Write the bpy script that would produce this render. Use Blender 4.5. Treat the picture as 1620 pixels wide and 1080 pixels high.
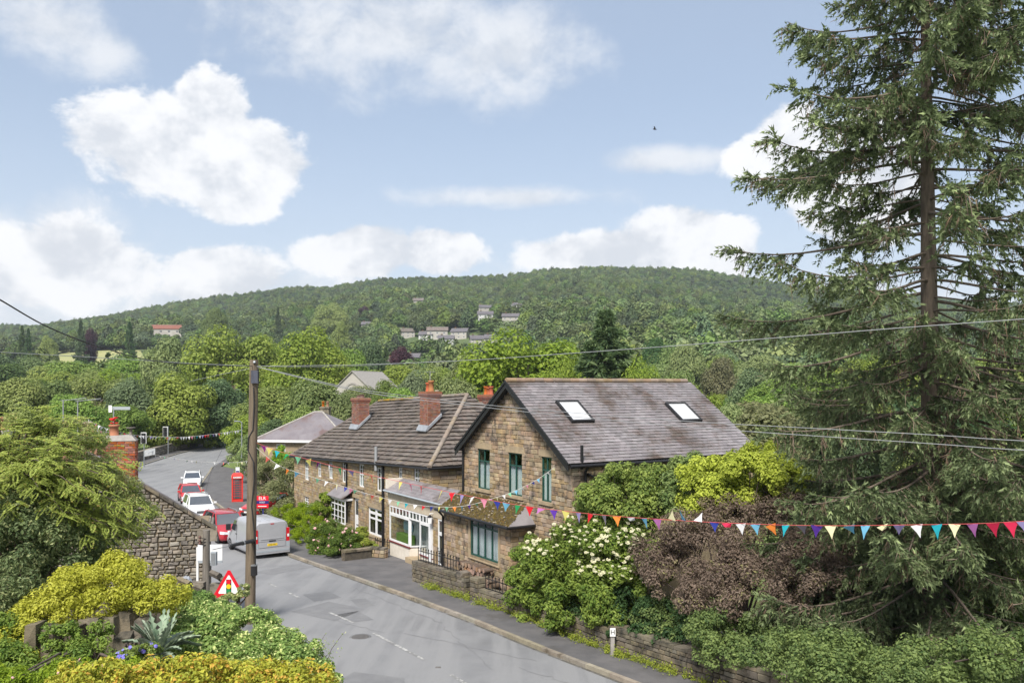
import bpy, bmesh, math, random
import numpy as np
from mathutils import Vector, Matrix

for o in list(bpy.data.objects): bpy.data.objects.remove(o)
scene = bpy.context.scene
col = scene.collection
RD = math.radians

# ------------------------------------------------------------------ camera, sky, sun, exposure
CZ = 9.0            # eye height above the datum (the upstairs window the view is taken from)
F, HX, HY = 1350.0, 810.0, 610.0
cam_d = bpy.data.cameras.new('camera'); cam = bpy.data.objects.new('camera', cam_d); col.objects.link(cam)
cam.location = (0, 0, CZ); cam.rotation_euler = (RD(90), 0, 0)
cam_d.sensor_width = 36.0; cam_d.lens = 36.0*F/1620.0; cam_d.shift_y = 70.0/1620.0
cam_d.clip_start = 0.1; cam_d.clip_end = 20000
scene.camera = cam

SUN_EL, SUN_AZ = RD(50), RD(196)     # azimuth clockwise from +Y (the view direction): behind the right shoulder
sun_d = bpy.data.lights.new('sun', 'SUN'); sun = bpy.data.objects.new('sun', sun_d); col.objects.link(sun)
sun_d.energy = 3.3; sun_d.angle = RD(14); sun_d.color = (1.0, .95, .87)
sdir = Vector((math.sin(SUN_AZ)*math.cos(SUN_EL), math.cos(SUN_AZ)*math.cos(SUN_EL), math.sin(SUN_EL)))
sun.rotation_euler = sdir.to_track_quat('Z', 'Y').to_euler(); sun.location = (30, -30, 60)

scene.view_settings.view_transform = 'Standard'
scene.view_settings.look = 'None'
scene.view_settings.exposure = 1.05
scene.view_settings.gamma = 1.0
scene.view_settings.use_curve_mapping = False
scene.cycles.use_denoising = True
scene.cycles.max_bounces = 6; scene.cycles.diffuse_bounces = 3; scene.cycles.glossy_bounces = 3
scene.cycles.transmission_bounces = 3; scene.cycles.transparent_max_bounces = 8; scene.cycles.volume_bounces = 0
scene.cycles.sample_clamp_indirect = 6

class NT:
    """small node-tree helper"""
    def __init__(s, tree): s.t = tree; s.n = tree.nodes; s.l = tree.links
    def new(s, typ, **kw):
        n = s.n.new(typ)
        for k, v in kw.items(): setattr(n, k, v)
        return n
    def link(s, a, b): s.l.new(a, b)
    def math(s, op, a, b=None, c=None, clamp=False):
        n = s.new('ShaderNodeMath', operation=op); n.use_clamp = clamp
        for i, v in enumerate((a, b, c)):
            if v is None: continue
            if isinstance(v, (int, float)): n.inputs[i].default_value = v
            else: s.link(v, n.inputs[i])
        return n.outputs[0]
    def mix(s, fac, a, b, mode='MIX'):
        n = s.new('ShaderNodeMix', data_type='RGBA', blend_type=mode)
        for i, v in ((0, fac), (6, a), (7, b)):
            if isinstance(v, (int, float)): n.inputs[i].default_value = v
            elif isinstance(v, tuple): n.inputs[i].default_value = (*v[:3], 1)
            else: s.link(v, n.inputs[i])
        return n.outputs[2]
    def noise(s, vec, scale, detail=4, rough=.55, dist=0.0):
        n = s.new('ShaderNodeTexNoise'); n.inputs['Scale'].default_value = scale
        n.inputs['Detail'].default_value = detail; n.inputs['Roughness'].default_value = rough
        n.inputs['Distortion'].default_value = dist
        s.link(vec, n.inputs['Vector']); return n
    def smooth(s, v, a, b):
        n = s.new('ShaderNodeMapRange', interpolation_type='SMOOTHSTEP')
        n.inputs[1].default_value = a; n.inputs[2].default_value = b
        s.link(v, n.inputs[0]); return n.outputs[0]

world = bpy.data.worlds.new('World'); scene.world = world; world.use_nodes = True
world.cycles.sampling_method = 'MANUAL'; world.cycles.sample_map_resolution = 256
def build_world():
    w = NT(world.node_tree); w.n.clear()
    out = w.new('ShaderNodeOutputWorld'); bg = w.new('ShaderNodeBackground'); bg.inputs[1].default_value = .078
    w.link(bg.outputs[0], out.inputs[0])
    sky = w.new('ShaderNodeTexSky', sky_type='NISHITA'); sky.sun_disc = False
    sky.sun_elevation = SUN_EL; sky.sun_rotation = SUN_AZ; sky.air_density = 1.0; sky.dust_density = .6; sky.ozone_density = 1.6
    tc = w.new('ShaderNodeTexCoord'); d = tc.outputs['Generated']
    sep = w.new('ShaderNodeSeparateXYZ'); w.link(d, sep.inputs[0])
    az = w.math('ARCTAN2', sep.outputs[0], sep.outputs[1]); el = w.math('ARCSINE', sep.outputs[2])
    cmb = w.new('ShaderNodeCombineXYZ'); w.link(az, cmb.inputs[0]); w.link(w.math('MULTIPLY', el, 1.3), cmb.inputs[1])
    n1 = w.noise(cmb.outputs[0], 9.0, 9, .64, .15)
    # a copy shifted down: light from above brightens the upper edges of a cloud
    sh = w.new('ShaderNodeVectorMath', operation='ADD'); w.link(cmb.outputs[0], sh.inputs[0]); sh.inputs[1].default_value = (.01, .045, 0)
    n2 = w.noise(sh.outputs[0], 9.0, 4, .6, .1)
    nz = w.math('MULTIPLY', w.math('SUBTRACT', n1.outputs[0], .5), 3.2)
    def field(lst):
        m = None
        for (px, py, rx, ry) in lst:
            a0 = math.atan((px-HX)/F); e0 = math.atan((HY-py)/F*math.cos(a0))
            v = w.new('ShaderNodeVectorMath', operation='MULTIPLY_ADD'); w.link(cmb.outputs[0], v.inputs[0])
            sx, sy = F/rx/math.cos(a0)**2, F/ry/1.3
            v.inputs[1].default_value = (sx, sy, 0); v.inputs[2].default_value = (-a0*sx, -e0*1.3*sy, 0)
            ln = w.new('ShaderNodeVectorMath', operation='LENGTH'); w.link(v.outputs[0], ln.inputs[0])
            m = ln.outputs['Value'] if m is None else w.math('SMOOTH_MIN', m, ln.outputs['Value'], .18)
        return w.math('SUBTRACT', 1.0, m)
    bright = field([(275, 235, 165, 95), (335, 165, 75, 62), (400, 255, 110, 75), (370, 315, 90, 42),
                    (350, 440, 110, 55), (575, 400, 110, 52), (700, 400, 80, 45),
                    (1090, 385, 130, 65), (940, 402, 150, 45), (1250, 215, 85, 60), (1190, 250, 60, 50), (1370, 290, 150, 110), (110, 420, 190, 75)])
    soft = field([(620, 50, 330, 95), (800, 85, 170, 90), (80, 40, 150, 55), (170, 80, 80, 45), (70, 400, 230, 90),
                  (810, 312, 190, 20), (1080, 252, 170, 22), (700, 500, 1500, 85)])
    n3 = w.noise(d, 2.6, 6, .55, .2)           # fair-weather cloud carried on round the unseen sky, cover raised for fill light
    elsewhere = w.math('MAXIMUM', w.smooth(w.math('ABSOLUTE', az), .8, 1.1), w.smooth(el, .46, .62))
    rest = w.math('MULTIPLY', w.smooth(n3.outputs[0], .42, .58), elsewhere)
    inview = w.math('SUBTRACT', 1.0, elsewhere)
    bm = w.math('MULTIPLY', w.smooth(w.math('ADD', bright, w.math('MULTIPLY', nz, .5)), .06, .28), inview)
    sm = w.math('MULTIPLY', w.math('MULTIPLY', w.smooth(w.math('ADD', soft, w.math('MULTIPLY', nz, .75)), -.1, .9), inview), .85)
    hz = w.math('MULTIPLY', w.smooth(el, .34, .05), .5)
    sky_c = w.mix(.55, sky.outputs[0], (3.6, 4.15, 4.95))          # thin high cloud veils the blue
    sky_c = w.mix(hz, sky_c, (4.9, 5.3, 5.9))
    relief = w.smooth(w.math('SUBTRACT', n1.outputs[0], n2.outputs[0]), -.16, .10)
    c_soft = w.mix(relief, (4.7, 4.95, 5.35), (5.7, 5.85, 6.1))
    c_brt = w.mix(relief, (4.75, 4.95, 5.3), (6.7, 6.7, 6.75))
    c = w.mix(w.math('MULTIPLY', rest, .8), sky_c, (5.9, 6.0, 6.2))
    c = w.mix(sm, c, c_soft)
    c = w.mix(w.math('MULTIPLY', bm, .92), c, c_brt)
    w.link(c, bg.inputs[0])
build_world()

# ------------------------------------------------------------------ geometry helpers
def P(px, py, Y): return Vector(((px-HX)/F*Y, Y, CZ+(HY-py)/F*Y))
DROP = [(0, 7.6), (75, 10.05), (100, 10.2), (122, 9.75), (140, 9.4), (170, 10.3), (230, 12.0), (270, 12.2)]
def road_z(Y): return CZ - float(np.interp(Y, [a for a, b in DROP], [b for a, b in DROP]))
def on_road(px, py):
    lo, hi = 5.0, 160.0
    for _ in range(50):
        m = (lo+hi)/2
        if CZ+(HY-py)/F*m < road_z(m): hi = m
        else: lo = m
    return P(px, py, lo)

ROOTW = {}
def tag(o, label=None, cat=None, group=None, kind=None):
    if label: o['label'] = label
    if cat: o['category'] = cat
    if group: o['group'] = group
    if kind: o['kind'] = kind
    return o
def thing(name, label, cat, loc=(0, 0, 0), rz=0.0, group=None):
    o = bpy.data.objects.new(name, None); col.objects.link(o); o.empty_display_size = .2
    o.location = loc; o.rotation_euler = (0, 0, rz)
    ROOTW[o.name] = Matrix.Translation(Vector(loc)) @ Matrix.Rotation(rz, 4, 'Z')
    return tag(o, label, cat, group)
def wmat(o):
    return ROOTW.get(o.name, Matrix.Identity(4))
def link(name, me, parent=None, M=None, local=False):
    """link a mesh as one object; M is a world matrix (identity if None); with local=True M is relative to the parent"""
    o = bpy.data.objects.new(name, me); col.objects.link(o)
    M = M if M is not None else Matrix.Identity(4)
    if parent is not None:
        o.parent = parent
        if local: ROOTW[o.name] = wmat(parent) @ M; o.matrix_basis = M
        else: ROOTW[o.name] = M.copy(); o.matrix_basis = wmat(parent).inverted() @ M
    else:
        ROOTW[o.name] = M.copy(); o.matrix_basis = M
    return o
def dup(root, loc, rz, scale=None, label=None, group=None, children_mats=None):
    def rec(o, parent):
        c = o.copy(); col.objects.link(c); c.parent = parent
        ROOTW[c.name] = Matrix.Identity(4)
        for ch in o.children: rec(ch, c)
        return c
    r = rec(root, None); r.location = loc; r.rotation_euler = (0, 0, rz)
    if scale is not None: r.scale = scale
    if label: r['label'] = label
    if group: r['group'] = group
    return r

def mesh_np(name, V, Fc, mat=None, rnd=None, smooth=False, mats=None, midx=None):
    """V (n,3), Fc (m,k) all faces with k corners; rnd: per-face float stored as attribute 'rnd'"""
    V = np.asarray(V, dtype=np.float32); Fc = np.asarray(Fc, dtype=np.int32)
    me = bpy.data.meshes.new(name); m, k = Fc.shape
    me.vertices.add(len(V)); me.vertices.foreach_set('co', V.ravel())
    me.loops.add(m*k); me.loops.foreach_set('vertex_index', Fc.ravel())
    me.polygons.add(m); me.polygons.foreach_set('loop_start', np.arange(0, m*k, k, dtype=np.int32))
    me.polygons.foreach_set('use_smooth', np.full(m, bool(smooth)))
    for x in (mats or ([mat] if mat else [])): me.materials.append(x)
    if midx is not None: me.polygons.foreach_set('material_index', np.asarray(midx, dtype=np.int32))
    if rnd is not None:
        a = me.attributes.new('rnd', 'FLOAT', 'FACE'); a.data.foreach_set('value', np.asarray(rnd, dtype=np.float32))
    me.update(calc_edges=True); return me

class MB:
    """collects shapes into one mesh"""
    def __init__(s): s.v = []; s.f = []; s.m = []; s.sm = []
    def add(s, verts, faces, m=0, smooth=False):
        b = len(s.v); s.v += [tuple(v) for v in verts]
        for f in faces: s.f.append(tuple(i+b for i in f)); s.m.append(m); s.sm.append(smooth)
        return s
    def box(s, c, size, M=None, m=0, taper=1.0):
        x, y, z = size[0]/2, size[1]/2, size[2]/2; c = Vector(c); t = taper
        vs = [(-x, -y, -z), (x, -y, -z), (x, y, -z), (-x, y, -z), (-x*t, -y*t, z), (x*t, -y*t, z), (x*t, y*t, z), (-x*t, y*t, z)]
        vs = [Vector(v) for v in vs]
        vs = [(M @ v if M else v)+c for v in vs]
        return s.add(vs, [(0, 3, 2, 1), (4, 5, 6, 7), (0, 1, 5, 4), (1, 2, 6, 5), (2, 3, 7, 6), (3, 0, 4, 7)], m)
    def hexa(s, vs, m=0):
        return s.add(vs, [(0, 3, 2, 1), (4, 5, 6, 7), (0, 1, 5, 4), (1, 2, 6, 5), (2, 3, 7, 6), (3, 0, 4, 7)], m)
    def tube(s, pts, rad, n=8, m=0, cap=True, smooth=True):
        pts = [Vector(p) for p in pts]
        if isinstance(rad, (int, float)): rad = [rad]*len(pts)
        rings = []; up = Vector((0, 0, 1)); prev = None
        for i, p in enumerate(pts):
            t = (pts[min(i+1, len(pts)-1)]-pts[max(i-1, 0)])
            t = t.normalized() if t.length > 1e-9 else Vector((0, 0, 1))
            a = prev if prev is not None else (Vector((1, 0, 0)) if abs(t.z) > .9 else up)
            u = (a - t*a.dot(t))
            u = u.normalized() if u.length > 1e-6 else t.orthogonal().normalized()
            prev = u; w = t.cross(u)
            rings.append([p+(u*math.cos(2*math.pi*k/n)+w*math.sin(2*math.pi*k/n))*rad[i] for k in range(n)])
        vs = [v for r in rings for v in r]; fs = []
        for i in range(len(pts)-1):
            for k in range(n):
                k2 = (k+1) % n; fs.append((i*n+k, i*n+k2, (i+1)*n+k2, (i+1)*n+k))
        s.add(vs, fs, m, smooth)
        if cap:
            s.add(rings[0], [tuple(range(n-1, -1, -1))], m); s.add(rings[-1], [tuple(range(n))], m)
        return s
    def lathe(s, c, prof, n=16, m=0, M=None):
        c = Vector(c); vs = []; fs = []
        for (r, z) in prof:
            for k in range(n):
                v = Vector((r*math.cos(2*math.pi*k/n), r*math.sin(2*math.pi*k/n), z)); vs.append((M @ v if M else v)+c)
        for i in range(len(prof)-1):
            for k in range(n):
                k2 = (k+1) % n; fs.append((i*n+k, i*n+k2, (i+1)*n+k2, (i+1)*n+k))
        s.add(vs, fs, m, True)
        s.add(vs[:n], [tuple(range(n-1, -1, -1))], m); s.add(vs[-n:], [tuple(range(n))], m); return s
    def prism(s, poly, off, m=0):
        """polygon (list of Vectors, planar) extruded by vector off"""
        n = len(poly); off = Vector(off); a = [Vector(p) for p in poly]; b = [p+off for p in a]
        fs = [tuple(range(n-1, -1, -1)), tuple(range(n, 2*n))]+[(i, (i+1) % n, n+(i+1) % n, n+i) for i in range(n)]
        return s.add(a+b, fs, m)
    def loft(s, rings, m=0, smooth=True, caps=True):
        n = len(rings[0]); vs = [v for r in rings for v in r]; fs = []
        for i in range(len(rings)-1):
            for k in range(n):
                k2 = (k+1) % n; fs.append((i*n+k, i*n+k2, (i+1)*n+k2, (i+1)*n+k))
        s.add(vs, fs, m, smooth)
        if caps: s.add(rings[0], [tuple(range(n-1, -1, -1))], m); s.add(rings[-1], [tuple(range(n))], m)
        return s
    def mesh(s, name, mats):
        me = bpy.data.meshes.new(name); me.from_pydata(s.v, [], s.f)
        for x in (mats if isinstance(mats, (list, tuple)) else [mats]): me.materials.append(x)
        me.polygons.foreach_set('material_index', s.m); me.polygons.foreach_set('use_smooth', s.sm)
        bm = bmesh.new(); bm.from_mesh(me); bmesh.ops.recalc_face_normals(bm, faces=bm.faces); bm.to_mesh(me); bm.free()
        me.update(); return me
    def build(s, name, mats, parent=None, M=None, local=False):
        return link(name, s.mesh(name, mats), parent, M, local)

class Frame:
    """a flat face: u along, v up, w out"""
    def __init__(s, o, u, v=Vector((0, 0, 1)), flip=1):
        s.o = Vector(o); s.u = Vector(u).normalized(); s.v = Vector(v).normalized(); s.w = s.u.cross(s.v)*flip
    def pt(s, u, v, w=0.0): return s.o+s.u*u+s.v*v+s.w*w
    def pix(s, px, py, w=0.0):
        d = P(px, py, 1.0)-Vector((0, 0, CZ)); c = Vector((0, 0, CZ)); o = s.o+s.w*w
        t = (o-c).dot(s.w)/d.dot(s.w); q = c+d*t-o
        return q.dot(s.u), q.dot(s.v)
    def rect(s, x0, y0, x1, y1, w=0.0):
        """pixel box (left, top, right, bottom) of an upright rectangle -> u0,u1,v0,v1"""
        xm, ym = (x0+x1)/2, (y0+y1)/2
        ua = s.pix(x0, ym, w)[0]; ub = s.pix(x1, ym, w)[0]; va = s.pix(xm, y1, w)[1]; vb = s.pix(xm, y0, w)[1]
        return min(ua, ub), max(ua, ub), va, vb
    def mat(s, u, v, w, su, sw, sv):
        """matrix of a unit box centred at (u,v,w): local x->u, y->-w, z->v"""
        c = s.pt(u, v, w); M = Matrix.Identity(4)
        for i in range(3):
            M[i][0] = s.u[i]*su; M[i][1] = -s.w[i]*sw; M[i][2] = s.v[i]*sv; M[i][3] = c[i]
        return M
    def box(s, mb, u0, u1, v0, v1, w0, w1, m=0):
        p = s.pt
        return mb.hexa([p(u0, v0, w1), p(u1, v0, w1), p(u1, v0, w0), p(u0, v0, w0), p(u0, v1, w1), p(u1, v1, w1), p(u1, v1, w0), p(u0, v1, w0)], m)
# ------------------------------------------------------------------ materials (all procedural)
MT = {}
def srgb(r, g, b):
    f = lambda c: (c/255/12.92 if c/255 <= .04045 else ((c/255+.055)/1.055)**2.4)
    return (f(r), f(g), f(b))
def surf(name, c1, c2=None, scale=3.0, rough=.8, bump=0.0, bscale=None, c3=None, s3=1.0, t3=(.55, .7), metal=0.0, spec=.35, orand=0.0, frand=0.0, stretch=None, coat=0.0, detail=5):
    """two-tone noise surface in world metres; c3 = stains with their own shape; orand/frand = value spread between objects / faces"""
    m = bpy.data.materials.new(name); m.use_nodes = True; t = NT(m.node_tree)
    b = t.n['Principled BSDF']; b.inputs['Roughness'].default_value = rough; b.inputs['Metallic'].default_value = metal
    b.inputs['Specular IOR Level'].default_value = spec
    if coat: b.inputs['Coat Weight'].default_value = coat; b.inputs['Coat Roughness'].default_value = .05
    g = t.new('ShaderNodeNewGeometry'); pos = g.outputs['Position']
    if stretch:
        mp = t.new('ShaderNodeMapping'); mp.inputs['Scale'].default_value = stretch; t.link(pos, mp.inputs[0]); pos = mp.outputs[0]
    c = None
    if c2 is not None:
        n = t.noise(pos, scale, detail, .6); c = t.mix(t.smooth(n.outputs[0], .3, .7), c1, c2)
    if c3 is not None:
        n3 = t.noise(pos, s3, 6, .65); c = t.mix(t.smooth(n3.outputs[0], *t3), c if c is not None else c1, c3)
    if orand or frand:
        oi = t.new('ShaderNodeObjectInfo'); at = t.new('ShaderNodeAttribute', attribute_name='rnd')
        r = t.math('FRACT', t.math('ADD', t.math('MULTIPLY', oi.outputs['Random'], 1.0 if orand else 0.0), at.outputs['Fac']))
        sp = max(orand, frand)
        val = t.math('ADD', 1-sp, t.math('MULTIPLY', r, 2*sp))
        hs = t.new('ShaderNodeHueSaturation'); t.link(val, hs.inputs['Value'])
        r2 = t.math('FRACT', t.math('MULTIPLY', r, 7.31))
        t.link(t.math('ADD', .485, t.math('MULTIPLY', r2, .03)), hs.inputs['Hue'])
        t.link(t.math('ADD', .75, t.math('MULTIPLY', t.math('FRACT', t.math('MULTIPLY', r, 3.77)), .5)), hs.inputs['Saturation'])
        if c is not None: t.link(c, hs.inputs['Color'])
        else: hs.inputs['Color'].default_value = (*c1, 1)
        c = hs.outputs[0]
    if c is not None: t.link(c, b.inputs['Base Color'])
    else: b.inputs['Base Color'].default_value = (*c1, 1)
    if bump:
        nb = t.noise(pos, bscale or scale*4, 6, .65); bn = t.new('ShaderNodeBump'); bn.inputs['Strength'].default_value = bump; bn.inputs['Distance'].default_value = .02
        t.link(nb.outputs[0], bn.inputs['Height']); t.link(bn.outputs[0], b.inputs['Normal'])
    MT[name] = m; return m
def foliage(name, dark, light, tip=None, trans=.42, orand=.22, rough=.55, nscale=None, hue=.02):
    m = bpy.data.materials.new(name); m.use_nodes = True; t = NT(m.node_tree)
    b = t.n['Principled BSDF']; b.inputs['Roughness'].default_value = rough; b.inputs['Specular IOR Level'].default_value = .25
    at = t.new('ShaderNodeAttribute', attribute_name='rnd'); oi = t.new('ShaderNodeObjectInfo')
    c = t.mix(at.outputs['Fac'], dark, light)
    if tip is not None: c = t.mix(t.smooth(at.outputs['Fac'], .86, .95), c, tip)
    if nscale:
        g = t.new('ShaderNodeNewGeometry'); n = t.noise(g.outputs['Position'], nscale, 3)
        c = t.mix(t.smooth(n.outputs[0], .35, .65), c, t.mix(.5, c, light))
    hs = t.new('ShaderNodeHueSaturation'); t.link(c, hs.inputs['Color'])
    r = oi.outputs['Random']; r2 = t.math('FRACT', t.math('MULTIPLY', r, 7.13)); r3 = t.math('FRACT', t.math('MULTIPLY', r, 3.37))
    t.link(t.math('ADD', 1-orand, t.math('MULTIPLY', r, 2*orand)), hs.inputs['Value'])
    t.link(t.math('ADD', .5-hue, t.math('MULTIPLY', r2, 2*hue)), hs.inputs['Hue'])
    t.link(t.math('ADD', .8, t.math('MULTIPLY', r3, .35)), hs.inputs['Saturation'])
    t.link(hs.outputs[0], b.inputs['Base Color'])
    if trans:
        tr = t.new('ShaderNodeBsdfTranslucent'); t.link(hs.outputs[0], tr.inputs[0]); mx = t.new('ShaderNodeMixShader'); mx.inputs[0].default_value = trans
        t.link(b.outputs[0], mx.inputs[1]); t.link(tr.outputs[0], mx.inputs[2]); t.link(mx.outputs[0], t.n['Material Output'].inputs[0])
    MT[name] = m; return m
def glass(name, tint=(.9, .95, .95), refl=.12, opaque=None):
    m = bpy.data.materials.new(name); m.use_nodes = True; t = NT(m.node_tree); t.n.remove(t.n['Principled BSDF'])
    gl = t.new('ShaderNodeBsdfGlossy'); gl.inputs['Roughness'].default_value = .03
    if opaque: tr = t.new('ShaderNodeBsdfDiffuse'); tr.inputs[0].default_value = (*opaque, 1)
    else: tr = t.new('ShaderNodeBsdfTransparent'); tr.inputs[0].default_value = (*tint, 1)
    fr = t.new('ShaderNodeFresnel'); fr.inputs[0].default_value = 1.5
    mx = t.new('ShaderNodeMixShader'); gm = t.new('ShaderNodeNewGeometry'); t.link(t.math('MULTIPLY', t.math('ADD', fr.outputs[0], refl, clamp=True), t.math('SUBTRACT', 1.0, gm.outputs['Backfacing'])), mx.inputs[0])
    t.link(tr.outputs[0], mx.inputs[1]); t.link(gl.outputs[0], mx.inputs[2]); t.link(mx.outputs[0], t.n['Material Output'].inputs[0])
    MT[name] = m; return m

# ground surfaces
surf('asphalt', (.165, .168, .177), (.203, .206, .214), .7, .75, .35, 60, c3=(.145, .147, .155), s3=.22, t3=(.5, .68), spec=.45)
surf('asphalt_patch', (.15, .152, .16), (.18, .182, .188), 2, .75, .4, 70)
surf('pavement', (.088, .086, .09), (.125, .12, .122), 1.1, .8, .3, 50, c3=(.075, .07, .068), s3=.5)
surf('kerb', (.20, .175, .14), (.28, .25, .2), 3, .85, .4, 25, orand=.12, c3=(.1, .085, .06), s3=1.2)
surf('kerb_joint', (.06, .055, .045), (.09, .08, .06), 4, .9)
surf('line_paint', (.45, .45, .44), (.2, .2, .2), 9, .7, .2, 40, c3=(.17, .17, .172), s3=5, t3=(.5, .56))
surf('iron', (.10, .095, .09), (.14, .13, .125), 8, .6, .3, 40, metal=.3)
surf('grass', (.10, .15, .04), (.16, .2, .06), .4, .9, .5, 8, c3=(.2, .2, .09), s3=.05)
surf('meadow', (.22, .24, .09), (.30, .29, .13), .02, .95, .2, 1, c3=(.33, .31, .16), s3=.011)
surf('hill', (.05, .085, .03), (.09, .12, .045), .02, .95, .3, .3)
surf('soil', (.06, .045, .03), (.09, .07, .045), 3, .95, .6, 20)
def road_wear(m):
    t = NT(m.node_tree); b = t.n['Principled BSDF']; src = b.inputs['Base Color'].links[0].from_socket
    g = t.new('ShaderNodeNewGeometry'); mp = t.new('ShaderNodeMapping'); mp.inputs['Rotation'].default_value = (0, 0, RD(-35)); mp.inputs['Scale'].default_value = (1.1, .07, 1); t.link(g.outputs['Position'], mp.inputs[0])
    n = t.noise(mp.outputs[0], 1.0, 5, .6); c = t.mix(t.smooth(n.outputs[0], .42, .62), src, (.212, .214, .221))
    n2 = t.noise(g.outputs['Position'], 14, 3, .7); c = t.mix(t.math('MULTIPLY', t.smooth(n2.outputs[0], .55, .75), .35), c, (.12, .12, .122))
    t.link(c, b.inputs['Base Color'])
road_wear(MT['asphalt'])
surf('gutter_grit', (.07, .065, .055), (.12, .115, .1), 5, .95, .5, 40, c3=(.16, .16, .165), s3=1.3, t3=(.5, .6))
# stone, brick, roof
surf('stone_gable', (.35, .265, .175), (.23, .17, .115), 2.6, .9, .55, 22, c3=(.085, .07, .055), s3=3.0, t3=(.5, .68), orand=.28, frand=.28)
surf('stone_terrace', (.33, .25, .155), (.24, .18, .115), 2.4, .9, .5, 20, c3=(.11, .09, .07), s3=2.6, t3=(.56, .75), orand=.2, frand=.2)
surf('stone_cream', (.46, .40, .31), (.37, .31, .23), 2, .9, .2, 20)
surf('stone_dressed', (.36, .28, .18), (.27, .21, .14), 3, .88, .25, 24, c3=(.15, .12, .09), s3=1.8, t3=(.58, .75))
surf('stone_old', (.175, .15, .11), (.105, .09, .068), 3, .95, .8, 18, c3=(.055, .05, .04), s3=3, t3=(.5, .66), orand=.25, frand=.25)
surf('stone_cottage', (.29, .255, .21), (.19, .168, .14), 2.5, .93, .8, 18, c3=(.095, .085, .072), s3=3.2, t3=(.5, .68), orand=.3, frand=.3)
surf('mortar', (.24, .19, .12), (.16, .125, .085), 6, .95, .3, 30)
surf('mortar_dark', (.10, .085, .065), (.06, .052, .042), 5, .95, .4, 30)
surf('slate', (.165, .148, .155), (.245, .225, .235), 1.2, .5, .25, 30, c3=(.085, .062, .05), s3=.6, t3=(.46, .66), orand=.16, frand=.16, spec=.55)
surf('slate_purple', (.14, .125, .135), (.19, .175, .185), 1.0, .5, .2, 30, c3=(.115, .08, .075), s3=.5, t3=(.48, .66), orand=.12, frand=.12, spec=.5)
surf('tile_brown', (.105, .088, .078), (.15, .127, .112), 1.8, .85, .4, 25, c3=(.06, .05, .043), s3=.7, t3=(.52, .7), orand=.16, frand=.16)
surf('tile_ridge', (.24, .2, .165), (.17, .14, .115), 3, .9, .4, 25, c3=(.25, .17, .04), s3=1.6, t3=(.6, .7), orand=.15)
surf('ridge_tan', (.27, .2, .14), (.19, .14, .1), 3, .9, .4, 25, orand=.2)
surf('ridge_moss', (.30, .20, .04), (.17, .12, .06), 4, .95, .6, 25, orand=.2)
surf('brick', (.36, .12, .065), (.25, .09, .055), 5, .9, .4, 40, c3=(.12, .06, .05), s3=4, t3=(.6, .72), orand=.3, frand=.3)
surf('brick_mortar', (.33, .29, .24), (.2, .17, .14), 8, .95, .4, 40)
surf('brick_fine', (.28, .125, .085), (.2, .10, .075), 6, .9, .4, 30, c3=(.17, .12, .1), s3=2.5, t3=(.5, .7), orand=.25, frand=.25)
surf('terracotta', (.36, .125, .06), (.28, .10, .05), 4, .8, .15, 30, orand=.12)
surf('pot_brown', (.16, .085, .07), (.1, .06, .05), 5, .7)
surf('lead', (.28, .30, .33), (.2, .215, .24), 3, .55, .2, 14)
surf('slate_dark', (.09, .085, .095), (.125, .115, .125), 1.0, .6, .2, 30)
surf('far_wall', (.40, .38, .35), (.34, .32, .29), .3, .9)
surf('far_white', (.52, .52, .52), (.46, .46, .46), .3, .9)
surf('lead_dark', (.07, .075, .10), None, rough=.5)
surf('render_grey', (.33, .31, .29), (.24, .225, .21), 4, .95, .5, 20)
surf('moss', (.035, .026, .010), (.085, .062, .018), 9, .98, .9, 40, c3=(.2, .13, .04), s3=7, frand=.3)
surf('tile_red', (.22, .085, .06), (.16, .07, .05), 2, .9, .3, 20)
surf('log_end', (.34, .22, .15), (.25, .15, .10), 12, .9, .3, 60, orand=.25)
surf('bark_log', (.13, .085, .06), (.085, .06, .045), 9, .95, .6, 40, orand=.2)
# paint and metal
surf('black_paint', (.014, .014, .016), None, rough=.4)
surf('white_paint', (.70, .70, .71), (.62, .62, .63), 4, .45)
surf('cream_render', (.62, .57, .5), (.55, .5, .43), 3, .85)
surf('green_paint', (.012, .055, .045), (.016, .07, .055), 5, .4)
surf('red_brown_paint', (.16, .03, .03), None, rough=.5)
surf('curtain', (.72, .73, .75), (.58, .60, .64), 14, .9, stretch=(6, 6, .3))
surf('curtain_warm', (.6, .55, .47), (.5, .45, .38), 14, .9, stretch=(6, 6, .3))
surf('room_dark', (.05, .048, .045), (.03, .03, .03), 2, .95)
surf('room_wall', (.5, .52, .52), (.42, .44, .44), 2, .95)
surf('galv', (.36, .38, .40), (.30, .32, .34), 5, .45, metal=.6)
surf('post_white', (.66, .66, .66), None, rough=.5)
surf('grey_plastic', (.30, .33, .36), None, rough=.5)
surf('wood_pole', (.19, .15, .105), (.115, .09, .065), 3, .9, .7, 12, c3=(.07, .055, .042), s3=2.2, t3=(.56, .7), stretch=(6, 6, .35))
surf('wood_grey', (.21, .19, .165), (.12, .105, .09), 3, .92, .6, 12, stretch=(6, 6, .4))
surf('cable', (.03, .03, .032), None, rough=.6)
surf('cable_grey', (.25, .26, .27), None, rough=.6)
surf('string_red', (.55, .10, .10), None, rough=.8)
surf('string_white', (.6, .58, .55), None, rough=.8)
surf('tyre', (.018, .018, .019), None, rough=.85)
surf('rim', (.42, .43, .45), None, rough=.35, metal=.8)
surf('plastic_black', (.02, .02, .022), None, rough=.55)
surf('car_red', (.46, .018, .022), None, rough=.32, coat=.6)
surf('car_dark_red', (.34, .018, .028), None, rough=.32, coat=.6)
surf('car_white', (.74, .745, .76), None, rough=.32, coat=.6)
surf('van_silver', (.40, .405, .43), (.375, .38, .405), 2, .36, metal=.25, coat=.4)
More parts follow.
